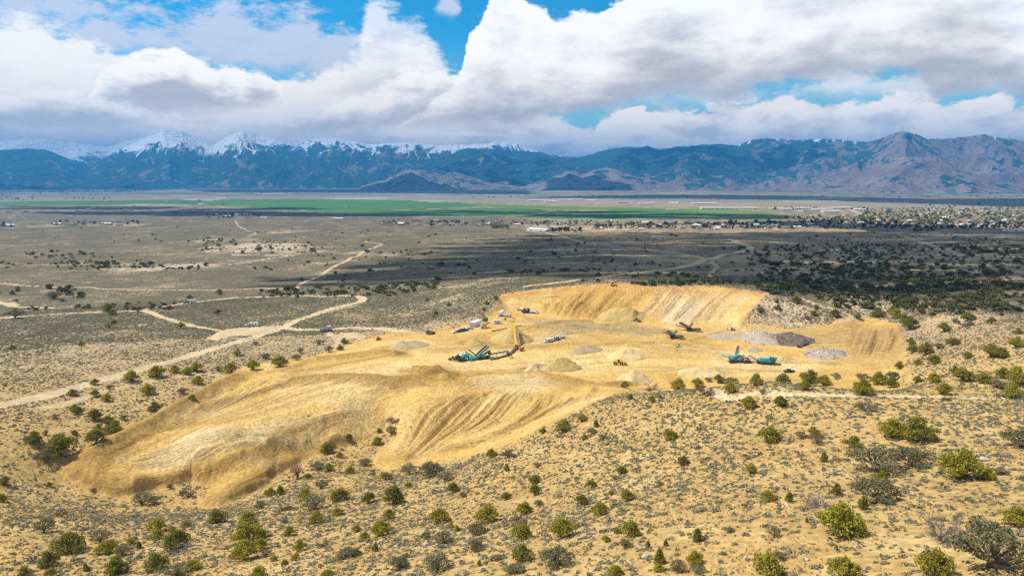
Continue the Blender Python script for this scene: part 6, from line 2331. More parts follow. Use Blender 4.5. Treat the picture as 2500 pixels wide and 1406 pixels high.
for p in (Q(1172, 877), Q(1186, 875)):
    MB().prism([(p.x - 1.4, p.z), (p.x + 1.4, p.z), (p.x + 1.7, p.z + .5), (p.x + 1.3, p.z + .9), (p.x - 1.3, p.z + .9), (p.x - 1.7, p.z + .5)], p.y - .8, p.y + .8).ob("track", M_DARK, e)
MB().box(Q(1179, 876, 8), (2.2, 1.6, 1.4), rzz).ob("engine_box", M_TEAL, e, .06)
for q, h in (((1188, 874), 20), ((1196, 873), 12)):
    MB().bar(Q(q[0], q[1]), Q(q[0], q[1], h), .16).ob("leg", M_STEEL, e)
hopper_part(e, Q(1195, 873, 8), rzz, (1.6, 1.6, 1.0), M_BROWN)
conveyor("conveyor", "bright teal conveyor on thin legs reaching right from the inclined screener", (1197, 873, 9), (1241, 869, 13), 1.0, M_TEAL, legs=(.35, .75))
conveyor("conveyor", "rusty brown low conveyor lying under the bright teal one", (1198, 879, 2), (1243, 869, 4), 1.1, M_BROWN, legs=(.1, .3, .5, .7, .9))
conveyor("conveyor", "greyish brown link conveyor climbing to the foot of the yellow stacker", (1241, 869, 2), (1263, 850, 6), 1.1, M_BROWN, legs=(.4, .8), hopper=(1.8, 1.8, .9))
# yellow radial stacker
o = hit(1259, 848)
e = thing("stacker", "tall yellow stacking conveyor leaning over the large sand cone", "stacker", o)
Q = lambda *a: PX(*a) - o
top = PX(1252, 833, 46) - o
mid = PX(1256, 838, 12) - o
conv_parts(e, Q(1260, 849, 2), top, 1.3, M_YEL, M_YEL, depth=1.5, pref="stacker_")
for sx in (-1, 1):
    MB().bar(Q(1255 + sx * 9, 837, 1.5), mid, .22).ob("leg", M_YEL, e)
    MB().bar(Q(1255 + sx * 9, 837, 1.5), top * .75 + Q(1260, 849, 2) * .25 - Vector((0, 0, .5)), .16).ob("strut", M_YEL, e)
    p = Q(1255 + sx * 9.5, 837)
    w_ = MB().cyl(p + Vector((-.25, 0, .55)), p + Vector((.25, 0, .55)), .55, 14).ob("wheel", M_TYRE, e)
MB().bar(Q(1245, 837, 2), Q(1266, 837, 2), .4, .35).ob("axle", M_YEL, e)
MB().bar(top + Vector((.3, .2, -.4)), top + Vector((.7, .6, 2.6)), .5, .5).bar(top + Vector((.7, .6, 2.2)), top * .7 + Vector((.5, 0, 1.2)), .08).ob("mast", M_YEL, e)
hopper_part(e, Q(1261, 850, 2), 0, (1.7, 1.5, 1.2), M_DARK)

c, rz, s = spot((1267, 857), (1279, 855), 3.0)
e = thing("generator", "orange trailer generator right of the link conveyor", "generator", c, rz, s)
MB().prism([(-1.3, .5), (1.3, .5), (1.3, 1.7), (.9, 1.9), (-1.3, 1.9)], -.7, .7).ob("housing", M_ORANGE, e, .08)
MB().bar((1.3, 0, .55), (2.3, 0, .5), .12).ob("tow_bar", M_DARK, e)
MB().cyl((-.8, .3, 1.85), (-.8, .3, 2.5), .08).ob("exhaust", M_DARK, e)
wheels(e, (0,), .8, .38, .22)
for A, B, w_, m_, lab in [((1201, 809, 1), (1238, 802, 1), .35, M_RUST, "long rusty steel beam lying left of the tall sand cone"), ((1254, 799, 1), (1272, 795, 1), .3, M_RUST, "short dark beam lying behind the top of the sand cone"),
                          ((1267, 838, 1), (1291, 835, 1), .8, M_BEIGE, "pale thick pipe lying right of the yellow stacker's axle")]:
    a, b = PX(*A), PX(*B)
    e = thing("steel_beam" if m_ is M_RUST else "pipe", lab, "beam" if m_ is M_RUST else "pipe", hit(*A[:2]))
    if m_ is M_RUST:
        MB().bar(a - e.location + Vector((0, 0, .12)), b - e.location + Vector((0, 0, .12)), w_ * 1.6, .08).bar(a - e.location - Vector((0, 0, .02)), b - e.location - Vector((0, 0, .02)), .12, .3).ob("beam", m_, e)
    else:
        MB().cyl(a - e.location, b - e.location, w_ * .5, 14).ob("tube", m_, e)

# ---- site yard on the left
pickup((1114, 812), 212, M_WHT, "white pickup parked at the left end of the row below the bank")
pickup((1125, 810), 215, M_MAROON, "dark maroon car parked between the white pickup and the blue one", bed=False, name="car")
pickup((1134, 808.5), 215, M_BLUE, "blue pickup second from the right in the parked row")
pickup((1145, 804.5), 200, M_WHT, "white pickup nearest the shipping container")
a, b = hit(1158.5, 799.5), hit(1178, 791.5)
rz = math.atan2(b.y - a.y, b.x - a.x)
L = (b - a).length
wd = .32 * L
nrm_ = Vector((-math.sin(rz), math.cos(rz), 0))
ctr = (a + b) / 2 + nrm_ * wd / 2
hh = 12.5 * ctr.length / F
e = thing("shipping_container", "long white shipping container below the bank", "container", (ctr.x, ctr.y, float(gz(ctr.x, ctr.y)[0]) - .05), rz)
MB().box((0, 0, hh / 2), (L, wd, hh)).ob("shell", M_WHT, e, .04)
rb = MB()
for i in range(24):
    for sy in (-1, 1):
        rb.box((-L / 2 + (i + .5) * L / 24, sy * wd * .503, hh / 2), (L / 60, .06, hh * .86))
rb.ob("corrugation", M_WHT, e)
for sy in (-.25, .25):
    d = MB().box((-L / 2 - .03, sy * wd, hh / 2), (.06, wd * .47, hh * .92)).ob("door", M_LILAC, e)
    MB().cyl((-L / 2 - .09, sy * wd * .7, .2), (-L / 2 - .09, sy * wd * .7, hh - .2), .03).ob("lock_bar", M_SILVER, d)
# green tank on an orange skid
c, rz, s = spot((1181, 790), (1189, 788), 2.2)
e = thing("fuel_tank", "green fuel tank on an orange skid behind the shipping container", "tank", c, rz, s)
MB().cyl((-1.1, 0, 1.9), (1.1, 0, 1.9), .95, 18).ob("tank", M_GREEN, e)
MB().cyl((0, 0, 2.8), (0, 0, 3.2), .25).ob("filler_cap", M_GREEN, e)
MB().bar((-1.2, -.7, .2), (1.5, -.7, .2), .2, .35).bar((-1.2, .7, .2), (1.5, .7, .2), .2, .35).bar((-.8, -.7, .3), (-.8, -.4, 1.3), .15).bar((.8, -.7, .3), (.8, -.4, 1.3), .15).bar((-.8, .7, .3), (-.8, .4, 1.3), .15).bar((.8, .7, .3), (.8, .4, 1.3), .15).ob("skid", M_ORANGE, e)
# beige shed with a raised flap
c, rz, s = spot((1173, 802), (1190, 799), 4.2)
e = thing("shed", "beige open site shed with a rusty sloping lid in front of the container", "shed", c, rz, s)
MB().prism([(-1.5, 0), (1.0, 0), (1.0, 2.2), (-1.5, 2.5)], -1.0, 1.0).ob("walls", M_BEIGE, e)
MB().box((-.3, 0, 2.43), (2.8, 2.3, .1), 0, .12).ob("roof", M_BEIGE, e)
MB().box((1.5, 0, 1.8), (1.8, 1.9, .1), 0, -.6).ob("lid", M_RUST, e)
MB().box((-1.9, -.6, .8), (.7, .7, 1.6)).ob("drum_rack", M_LILAC, e)
# white site office
c, rz, s = spot((1204, 790), (1222, 789.5), 6.0)
e = thing("office_trailer", "square white site office trailer standing alone on the yard", "trailer", c, rz, s)
MB().box((0, 0, 1.75), (5.8, 2.4, 2.5)).ob("body", M_WHT, e, .08)
MB().box((0, 0, 3.05), (6.0, 2.6, .12)).ob("roof", M_WHT, e)
MB().box((-1.2, -1.22, 2.1), (.9, .04, .7)).ob("window", M_GLASS, e)
MB().box((.8, -1.22, 1.6), (.8, .04, 1.9)).ob("door", M_LILAC, e)
MB().box((.8, -1.7, .35), (1.2, .9, .35)).box((.8, -2.1, .15), (1.2, .4, .25)).ob("steps", M_RUST, e)
wheels(e, (-.4, .4), 1.1, .35, .22)
# white tank and truck
o = hit(1222, 771)
e = thing("silo_trailer", "tilted white tank trailer behind the white truck on the yard", "tank trailer", o, 0)
Q = lambda *a: PX(*a) - o
MB().cyl(Q(1220, 771, 5), Q(1229, 768, 9), 1.15, 18).ob("tank", M_WHT, e, .1)
MB().bar(Q(1219, 772, 1.5), Q(1231, 769, 1.5), 1.2, .25).ob("chassis", M_SILVER, e)
for p in (Q(1221, 772), Q(1229, 770)):
    for sy in (-.6, .6):
        MB().cyl(p + Vector((0, sy - .15, .4)), p + Vector((0, sy + .15, .4)), .42, 14).ob("wheel", M_TYRE, e)


def flat_truck(rear, front, label, name="truck", L=7.5, mast=None, cat="truck", deck=M_WHT):
    c, rz, s = spot(rear, front, L)
    s *= .82
    e = thing(name, label, cat, c, rz, s)
    MB().bar((-3.6, 0, .8), (2.6, 0, .8), 1.0, .3).ob("chassis", M_DARK, e)
    MB().prism([(1.6, .6), (3.7, .6), (3.75, 1.4), (3.0, 1.6), (2.7, 2.5), (1.6, 2.55)], -1.1, 1.1).ob("cab", M_WHT, e, .06)
    w = MB()
    for sg in (-1, 1):
        w.box((2.2, sg * 1.105, 2.0), (.9, .02, .6))
    w.quad((3.04, -.9, 1.68), (3.04, .9, 1.68), (2.76, .86, 2.42), (2.76, -.86, 2.42))
    w.ob("windows", M_GLASS, e)
    MB().box((-1.1, 0, 1.25), (4.9, 2.1, .5)).box((-1.1, -.95, 1.75), (4.6, .25, .7)).box((-1.1, .95, 1.75), (4.6, .25, .7)).box((-2.9, 0, 1.7), (1.0, 1.6, .7)).ob("service_body", deck, e, .04)
    if mast:
        MB().bar((-2.4, 0, 1.4), mast, .30, .30).ob("crane_arm", M_WHT, e)
        m_ = Vector(mast)
        MB().bar(m_, m_ + (m_ - Vector((-2.4, 0, 1.4))) * .55, .16).ob("crane_tip", M_RUST, e)
    wheels(e, (-2.2, 2.5), .95, .48, .3)
    return e


flat_truck((1239, 773.5), -8, "white service truck on the yard in front of the tank trailer")
flat_truck((1271, 758), 150, "white truck at the left end of the drilling group below the far cut", L=7)
e = flat_truck((1304, 764.5), -25, "white crane truck at the right end of the group below the far cut", name="crane_truck", mast=(-4.2, .2, 4.0), cat="crane truck", L=7)
o = hit(1285, 764)
e = thing("crusher", "dark rusty crushing machine between two white trucks below the far cut", "crusher", o)
Q = lambda *a: PX(*a) - o
MB().bar(Q(1275, 764, 4), Q(1295, 763, 4), 1.8, 1.1).ob("chassis", M_DARK, e)
MB().box(Q(1281, 763, 8), (1.8, 1.6, 1.3), .3).ob("engine_box", M_STEEL, e)
hopper_part(e, Q(1290, 763, 6), .1, (2.0, 1.8, 1.2), M_BROWN)
MB().bar(Q(1280, 763, 8), Q(1286, 763, 16), .18).ob("crane_arm", M_WHT, e)
for x in (1278, 1285, 1292):
    p = Q(x, 764.5)
    MB().cyl(p + Vector((0, -.2, .45)), p + Vector((0, .2, .45)), .45, 14).ob("wheel", M_TYRE, e)
MB().bar(Q(1272, 764, 3), Q(1277, 764, 7), .5, .3).ob("ramp", M_RUST, e)
# service vehicles in the middle
van((1339, 835), 215, M_WHT, "white van at the left of the service group, facing left")
o = hit(1346, 827)
e = thing("water_tank", "upright grey cylinder tank behind the white van", "tank", o)
k = o.length / F
MB().cyl((0, 0, 0), (0, 0, 7.5 * k), 2.0 * k, 16).ob("tank", M_SILVER, e)
MB().cyl((0, 0, 7.5 * k), (0, 0, 8.1 * k), 2.0 * k, 16, .8 * k).ob("lid", M_WHT, e)
o = hit(1349.5, 830)
e = thing("storage_box", "small white site box between the van and the pickup", "box", o)
MB().box((0, 0, .55), (1.3, 1.0, 1.1)).ob("box", M_WHT, e, .05)
MB().box((0, 0, 1.14), (1.4, 1.1, .08)).ob("lid", M_WHT, e)
pickup((1357, 831), 222, M_PINKV, "pale maroon pickup between the small white box and the crane truck")
flat_truck((1368, 827), 205, "white crane truck with an upright mast in the service group", name="crane_truck", mast=(-2.2, 0, 4.6), cat="crane truck", L=6.5)
o = hit(1372.5, 812)
e = thing("water_tank", "small black tank standing right of the crane truck's mast", "tank", o)
MB().cyl((0, 0, 0), (0, 0, 1.1), .45, 14).ob("tank", M_DARK, e)
MB().cyl((0, 0, 1.1), (0, 0, 1.3), .2, 10).ob("cap", M_DARK, e)
o = hit(1233, 781)
e = thing("spare_tyre", "single black tyre lying in front of the white service truck", "tyre", o)
MB().cyl((0, -.2, .55), (.15, .25, .55), .6, 18).ob("tread", M_TYRE, e)
MB().cyl((0, -.24, .55), (.15, .29, .55), .28, 12).ob("rim", M_RIM, e)
# brown open box on the access road
c, rz, s = spot((1043, 816), (1059, 816), 5)
e = thing("skip", "brown open steel skip at the mouth of the quarry road", "skip", c, rz, s)
hopper_part(e, Vector((0, 0, 0)), 0, (5.2, 2.6, 1.9), M_BROWN, "bin")
for x in (-1.4, 0, 1.4):
    MB().bar((x, -1.1, .1), (x * 1.15, -1.34, 1.8), .14).ob("rib", M_BROWN, e)

# ---- working machines
loader((1494, 889.5), (1530, 891.5), M_YEL, "bright yellow wheel loader crossing the floor, bucket low and facing right", lift=.05, curl=.45, L=7.9)
loader((1567, 785.5), (1538, 785), M_YELD, "dusty yellow wheel loader at the heap under the far cut", lift=.0, curl=.2, L=7.9)
bulldozer((1489, 697.5), (1506, 697.5), "yellow bulldozer on the rim at the top of the far cut")
excavator((1789, 806), (1774, 806.5), "yellow excavator with its arm folded down beside the gravel, right of the dark screeners")


def dark_screener(base, boom0, boom1, thin0, thin1, hop0, hop1, mid0, mid1, label):
    o = hit(*base)
    e = thing("screening_plant", label, "screener", o)
    Q = lambda *a: PX(*a) - o
    conv_parts(e, Q(*boom0), Q(*boom1), 2.0, M_STEEL, depth=.9, pref="main_", truss=True)
    d = (Q(*boom1) - Q(*boom0)).normalized()
    sd = d.cross(Vector((0, 0, 1))).normalized() * 1.1
    for k in (-1, 1):
        MB().bar(Q(*boom0) + sd * k, Q(*boom1) + sd * k, .14, .8).ob("side_plate", M_STEEL if k > 0 else M_DARK, e)
    conv_parts(e, Q(*thin0), Q(*thin1), .9, M_DARK, pref="side_", truss=False)
    conv_parts(e, Q(*mid0), Q(*mid1), .9, M_DARK, pref="stockpile_", truss=True, depth=.5)
    a, b = Q(*hop0), Q(*hop1)
    rz = math.atan2(b.y - a.y, b.x - a.x)
    hopper_part(e, (a + b) / 2 + Vector((0, 0, -.2)), rz, ((b - a).length, 2.6, 1.3), M_STEEL)
    MB().bar(Q(boom0[0] - 4, boom0[1], 3), b, 1.5, .5).ob("chassis", M_DARK, e)
    MB().box(Q(boom0[0] - 9, boom0[1], 7), (2.4, 1.8, 1.4), rz).ob("engine_box", M_DARK, e, .06)
    cx = Q(boom0[0] - 4, boom0[1] + .5)
    tr = bpy.data.objects
    for sy in (-.9, .9):
        MB().prism([(cx.x - 2.0, cx.z), (cx.x + 2.0, cx.z), (cx.x + 2.3, cx.z + .45), (cx.x + 1.9, cx.z + .9), (cx.x - 1.9, cx.z + .9), (cx.x - 2.3, cx.z + .45)], cx.y + sy - .25, cx.y + sy + .25).ob("track", M_DARK, e)
    return e


dark_screener((1645, 828), (1650, 826, 4), (1630, 823, 15), (1645, 826, 5), (1620, 822, 11), (1653, 827, 3), (1669, 827, 4), (1644, 823, 6), (1651, 819, 12), "nearer dark grey screener, lower left of a matching pair under the far cut")
dark_screener((1683, 810), (1690, 808, 4), (1660, 804, 16), (1684, 808, 5), (1651, 803, 9), (1692, 809, 3), (1711, 810, 4), (1682, 806, 7), (1690, 801, 12), "farther and larger dark grey screener, upper right of a matching pair")
c, rz, s = spot((1662, 846), (1651, 847), 3.4)
e = thing("skid_steer", "small white skid-steer loader alone below the dark screeners", "skid steer", c, rz, s)
MB().prism([(-1.4, .5), (1.0, .5), (1.0, 1.3), (-1.4, 1.6)], -.75, .75).ob("body", M_WHT, e, .06)
MB().box((-.1, 0, 1.75), (1.2, 1.3, 1.0)).ob("cab", M_GLASS, e, .05)
MB().prism([(1.2, .2), (1.9, .15), (1.5, .9), (1.2, .9)], -.95, .95).ob("bucket", M_DARK, e)
for sy in (-.85, .85):
    MB().bar((-1.2, sy, 1.7), (1.3, sy, .8), .14, .25).ob("lift_arm", M_WHT, e)
wheels(e, (-.8, .7), .78, .42, .3)

# ---- the two teal crushers
o = hit(1797, 884)
e = thing("crusher", "teal crusher with a tall grey conveyor standing up behind it", "crusher", o)
Q = lambda *a: PX(*a) - o
MB().bar(Q(1782, 884, 5), Q(1832, 886, 5), 1.7, .7).ob("chassis", M_DARK, e)
conv_parts(e, Q(1796, 881, 12), Q(1801, 874, 27), 1.3, M_STEEL, pref="stockpile_", truss=True, depth=.5)
for dx, hh in ((0, 14), (3, 11), (6, 8)):
    MB().bar(Q(1786 + dx, 883, 5), Q(1763 + dx * 2, 880, hh), .7, .3).ob("hopper_wing", M_TEAL, e)
conv_parts(e, Q(1784, 884, 4), Q(1815, 882, 14), 1.0, M_TEALD, pref="feed_", truss=True, depth=.6)
MB().box(Q(1793, 883, 10), (2.0, 1.9, 1.7), .1).ob("screen_box", M_TEAL, e, .08)
MB().box(Q(1801, 882, 13), (2.2, 1.6, 1.2), .1).ob("engine_box", M_TEAL, e, .08)
MB().bar(Q(1776, 882, 13), Q(1783, 882, 13), .9, .6).bar(Q(1780, 882, 2), Q(1780, 882, 13), .2).bar(Q(1780, 882, 10), Q(1792, 883, 10), .2).ob("feed_plate", M_LILAC, e)
MB().box(Q(1818, 884, 8), (4.4, 1.7, 1.3), .02).ob("crusher_frame", M_STEEL, e, .05)
MB().cyl(Q(1818, 885, 7) + Vector((0, -1.1, 0)), Q(1818, 885, 7) + Vector((0, -.8, 0)), .75, 18).ob("flywheel", M_SILVER, e)
MB().box(Q(1831, 885, 8), (.7, 1.5, 1.5)).ob("white_panel", M_WHT, e)
for x in (1789, 1822):
    p = Q(x, 885.5)
    for sy in (-.8, .8):
        MB().prism([(p.x - 1.5, p.z), (p.x + 1.5, p.z), (p.x + 1.8, p.z + .4), (p.x + 1.4, p.z + .8), (p.x - 1.4, p.z + .8), (p.x - 1.8, p.z + .4)], p.y + sy - .22, p.y + sy + .22).ob("track", M_DARK, e)
for x in (1787, 1800, 1812):
    MB().bar(Q(x, 884, 4), Q(x, 884, 13), .12).ob("post", M_TEAL, e)
MB().bar(Q(1790, 884, 15), Q(1812, 884, 13), .08).ob("hand_rail", M_SILVER, e)

o = hit(1866, 889)
e = thing("crusher", "long bright teal jaw crusher with a flared hopper at its right end", "crusher", o)
Q = lambda *a: PX(*a) - o
conv_parts(e, Q(1851, 886, 5), Q(1829, 882, 13), .9, M_STEEL, pref="discharge_", truss=False)
MB().bar(Q(1850, 887, 4), Q(1892, 891, 4), 1.7, .6).ob("chassis", M_DARK, e)
MB().bar(Q(1855, 887, 9), Q(1879, 888, 9), 2.0, 1.7).ob("engine_box", M_TEAL, e, .15)
MB().box(Q(1850, 886, 11), (1.1, 1.1, 1.1)).ob("dust_hood", M_WHT, e, .1)
MB().box(Q(1849, 887, 6), (1.2, 1.6, 1.4)).ob("jaw_box", M_STEEL, e, .05)
a, b = Q(1879, 888, 8), Q(1896, 890, 8)
rz = math.atan2(b.y - a.y, b.x - a.x)
hopper_part(e, (a + b) / 2 + Vector((0, 0, -.4)), rz, ((b - a).length * 1.1, 3.4, 1.8), M_TEALD)
for sy in (-.85, .85):
    p0, p1 = Q(1858, 888.5), Q(1884, 890.5)
    MB().prism([(p0.x, p0.z), (p1.x, p0.z - .2), (p1.x + .4, p0.z + .4), (p1.x, p0.z + .8), (p0.x, p0.z + .9), (p0.x - .4, p0.z + .45)], p0.y + sy - .25, p0.y + sy + .25).ob("track", M_DARK, e)
for x in (1882, 1887):
    MB().bar(Q(x, 889, 13), Q(x + 1.5, 889, 17), .12).ob("work_lamp", M_DARK, e)
MB().box(Q(1858, 889, -1), (1.0, .6, 1.2)).ob("magnet_bin", M_BROWN, e)
conveyor("conveyor", "dark conveyor leaning against the dark asphalt rubble heap", (1949, 849, 2), (1963, 841, 17), 1.1, M_STEEL, legs=(.35, .7), hopper=(1.8, 1.8, 1.0))
pickup((1926, 909), 180, M_DARK, "black and silver pickup parked behind the crest bushes", sc=.9)
# ---- on the roads
pickup((456, 740.5), 200, M_BLUE, "blue pickup hitched to the long white trailer on the upper road", name="pickup_truck", canopy=True)
travel_trailer((469, 739.5), 190, "long white travel trailer behind the blue pickup on the upper road", 7.5)
pickup((607.5, 796), 190, M_WHT, "white pickup hitched to the short camper at the road junction")
travel_trailer((619, 796.5), 185, "short rounded white camper trailer at the road junction pull-out", 6.0, 2.7)
c, rz, s = spot((785, 811), (809, 806), 8.0)
e = thing("dump_truck", "pale grey dump truck with a dark load bed on the quarry road", "dump truck", c, rz, s)
MB().prism([(-3.9, 1.3), (1.2, 1.3), (1.7, 2.9), (1.2, 2.9), (-4.2, 2.7)], -1.3, 1.3).ob("tipper_body", M_LILAC, e, .05)
MB().box((-1.4, 0, 2.83), (4.6, 2.1, .12)).ob("load", M_DARK, e)
MB().prism([(2.0, .7), (3.9, .7), (3.95, 1.7), (3.3, 1.9), (3.0, 2.9), (2.0, 2.9)], -1.2, 1.2).ob("cab", M_WHT, e, .06)
w = MB()
for sg in (-1, 1):
    w.box((2.5, sg * 1.205, 2.3), (.8, .02, .7))
w.quad((3.34, -1, 1.98), (3.34, 1, 1.98), (3.06, .95, 2.8), (3.06, -.95, 2.8))
w.ob("windows", M_GLASS, e)
MB().bar((-3.8, 0, 1.0), (3.6, 0, 1.0), 1.0, .3).ob("chassis", M_DARK, e)
wheels(e, (-2.9, -1.6, 2.9), 1.05, .55, .35)
flat_truck((1798, 620.5), 20, "tiny white truck on the shadowed road beyond the quarry", L=7.5)

# ------------------------------------------------------------------ the valley town, sheds and poles
def house_mesh(seed, L, Wd, H, wall, roof):
    rng = np.random.RandomState(seed)
    bm = bmesh.new()
    def prism(prof, x0, x1, mi):
        n = len(prof)
        v = [bm.verts.new((x, y, z)) for x in (x0, x1) for y, z in prof]
        fs = [bm.faces.new(v[:n][::-1]), bm.faces.new(v[n:])] + [bm.faces.new([v[i], v[(i + 1) % n], v[n + (i + 1) % n], v[n + i]]) for i in range(n)]
        for f in fs:
            f.material_index = mi
    w = Wd / 2
    prism([(-w, -1), (w, -1), (w, H), (0, H + w * .42), (-w, H)], -L / 2, L / 2, 0)
    prism([(-w - .5, H - .15), (0, H + w * .42 + .05), (w + .5, H - .15), (w + .5, H + .15), (0, H + w * .42 + .4), (-w - .5, H + .15)], -L / 2 - .6, L / 2 + .6, 1)
    if L < 25:       # a wing and a chimney
        prism([(-w * .6 + w, -1), (w * 1.9, -1), (w * 1.9, H * .9), (w * 1.2, H * .9 + .8), (w * .4, H * .9)], -L * .1, L * .32, 0)
        prism([(-.5, H), (.5, H), (.5, H + w * .42 + 1.3), (-.5, H + w * .42 + 1.3)], L * .18, L * .18 + .9, 0)
    bmesh.ops.recalc_face_normals(bm, faces=bm.faces)
    me = bpy.data.meshes.new("house")
    bm.to_mesh(me)
    bm.free()
    me.materials.append(wall)
    me.materials.append(roof)
    return me


H_WALL = [P_("house_wall_cream", (.62, .54, .42), rough=.8), P_("house_wall_white", (.78, .76, .72), rough=.8), P_("house_wall_tan", (.55, .40, .26), rough=.8), P_("house_wall_grey", (.50, .48, .46), rough=.8)]
H_ROOF = [P_("roof_brown", (.20, .14, .11), rough=.9), P_("roof_grey", (.30, .30, .31), rough=.9), P_("roof_terracotta", (.40, .19, .10), rough=.9), P_("roof_pale", (.66, .64, .62), rough=.7), P_("roof_blue", (.16, .24, .36), rough=.7)]
HM = []
for i in range(9):
    wl, rf = H_WALL[i % 4], H_ROOF[[0, 1, 3, 2, 3, 0, 1, 3, 0][i]]
    HM.append((house_mesh(i, 13 + 2 * (i % 3), 9 + (i % 2), 3.4, wl, rf), ["brown-roofed", "grey-roofed", "pale-roofed", "terracotta-roofed", "pale-roofed", "brown-roofed", "grey-roofed", "pale-roofed", "brown-roofed"][i]))
rh = np.random.RandomState(99)
BELTS = [((930, 1500), (540, 553), 46, "in the sunlit row of homes below the green fields", 1.0), ((1450, 1900), (545, 561), 58, "in the half-shaded homes right of the sunlit row", 1.0),
         ((1900, 2130), (527, 560), 38, "in the tree-shaded edge of the right-hand town", 1.0), ((2120, 2500), (512, 556), 78, "among the yellow-green trees of the right-hand town", 1.1),
         ((100, 340), (541, 552), 14, "in the small farm group at the left", 1.1), ((495, 655), (523, 533), 13, "in the tree-lined group left of the fields", 1.1),
         ((20, 330), (507, 520), 16, "in the far scattered homes at the left edge of the fields", 1.3), ((0, 25), (548, 556), 3, "at the extreme left edge of the plain", 1.2), ((400, 560), (492, 506), 8, "beside the left-hand green fields", 1.5)]
for (x0, x1), (y0, y1), n, where, sc in BELTS:
    for i in range(n):
        px, py = rh.uniform(x0, x1), rh.uniform(y0, y1)
        P = hit(px, py)
        me, ds = HM[rh.randint(len(HM))]
        o = bpy.data.objects.new("house", me)
        COL.objects.link(o)
        o.location = P
        o.rotation_euler = (0, 0, rh.choice([0, 1.57]) + rh.uniform(-.4, .4))
        s = sc * rh.uniform(.85, 1.35)
        o.scale = (s, s, s)
        tag(o, "tiny %s house %s" % (ds, where), "house", "%s houses %s" % (ds, where))

# large sheds: (left px, right px, base py, height in metres, roof, label)
for x0, x1, py, h, rf, wl, lab in [
        (1712, 1850, 511, 11, 3, 1, "longest white factory building at the far edge of the green field"), (1690, 1752, 499.5, 11, 3, 1, "white warehouse standing behind the longest factory building"),
        (1632, 1656, 497, 9, 3, 1, "short white shed left of the white warehouse"), (1290, 1345, 491, 9, 3, 1, "left wide white roof of the hangar cluster beyond the green field"),
        (1350, 1388, 489.5, 9, 3, 1, "middle white roof of the hangar cluster beyond the green field"), (1392, 1425, 488.5, 9, 3, 1, "right white roof of the hangar cluster beyond the green field"),
        (1330, 1362, 494, 8, 3, 1, "front white roof of the hangar cluster beyond the green field"), (1430, 1455, 491, 8, 3, 1, "small white roof right of the hangar cluster"),
        (1508, 1535, 496.5, 8, 1, 3, "grey shed between the hangar cluster and the white warehouse"), (1560, 1600, 497.5, 8, 3, 1, "low pale shed between the hangar cluster and the warehouse"),
        (1880, 1935, 513, 10, 3, 1, "leftmost white shed of the industrial group right of the factory"), (1940, 1985, 511, 10, 3, 1, "white shed second from the left in the industrial group"),
        (1990, 2035, 513.5, 10, 3, 1, "wide white shed in the middle of the industrial group"), (2040, 2080, 510, 9, 3, 0, "cream shed toward the right of the industrial group"),
        (2085, 2120, 514, 9, 3, 1, "rightmost white shed of the industrial group"), (1960, 2000, 516.5, 8, 1, 1, "grey-roofed shed in front of the industrial group"),
        (2010, 2050, 518, 8, 3, 1, "low pale shed in front of the wide white one"), (1285, 1332, 565.5, 8, 3, 1, "pale flat school-like building at the near edge of the sunlit homes"),
        (1336, 1352, 563, 6, 2, 0, "small cream building just right of the school-like one"), (1096, 1118, 550.5, 7, 4, 1, "blue-roofed barn among the sunlit homes"),
        (1562, 1582, 556, 6, 2, 0, "terracotta-roofed building at the right end of the sunlit homes"), (1600, 1626, 554.5, 6, 2, 0, "wide tan building behind the terracotta-roofed one"),
        (600, 618, 499, 6, 1, 3, "grey barn on the bare strip inside the left green field"), (836, 848, 504.5, 6, 1, 3, "lone barn in the middle of the green fields"),
        (1354, 1366, 514.5, 6, 1, 1, "small pump house in the right green field"), (1712, 1722, 530.5, 6, 1, 1, "white shelter on the near edge of the dark green field"),
        (450, 480, 489.5, 7, 3, 1, "white farm shed beyond the left green field"), (525, 550, 485, 8, 3, 1, "distant white shed above the green fields"), (635, 652, 534, 6, 3, 1, "white barn right of the tree-lined group"),
        (1900, 1940, 558.5, 6, 2, 2, "wide terracotta-roofed house at the near edge of the shaded homes"), (2460, 2500, 565, 6, 3, 1, "long white roof at the right edge beyond the shadow"),
        (240, 262, 548, 6, 1, 1, "grey-roofed barn in the small farm group at the left"), (812, 836, 536, 6, 3, 1, "white shed on the plain below the green fields")]:
    a, b = hit(x0, py), hit(x1, py)
    L = (b - a).length
    c = (a + b) / 2
    e = thing("warehouse" if L > 60 else "barn", lab, "building", c, math.atan2(b.y - a.y, b.x - a.x))
    D = min(L * .45, 34)
    h *= .72
    m = MB()
    m.prism([(-L / 2, -1), (L / 2, -1), (L / 2, h), (-L / 2, h)], 0, D)
    m.ob("walls", H_WALL[wl], e)
    r_ = MB()
    r_._add([(-L / 2 - .5, -.6, h), (L / 2 + .5, -.6, h), (L / 2 + .5, D / 2, h + D * .10), (-L / 2 - .5, D / 2, h + D * .10), (L / 2 + .5, D + .6, h), (-L / 2 - .5, D + .6, h)], [(0, 1, 2, 3), (3, 2, 4, 5), (1, 4, 2), (0, 3, 5), (0, 5, 4, 1)])
    r_.ob("roof", H_ROOF[rf], e)
    d_ = MB()
    for i in range(max(int(L / 25), 1)):
        d_.box((-L / 2 + (i + .5) * L / max(int(L / 25), 1), -.06, h * .35), (min(5, L * .25), .1, h * .65))
    d_.ob("doors", H_ROOF[1], e)

# trees of the town and of the valley: far masses
L_TD = leaf_material("town_trees_dark", (.055, .060, .030), (.11, .11, .06), .15, .7)
L_TY = leaf_material("town_trees_spring", (.16, .19, .04), (.26, .27, .09), .2, .7)


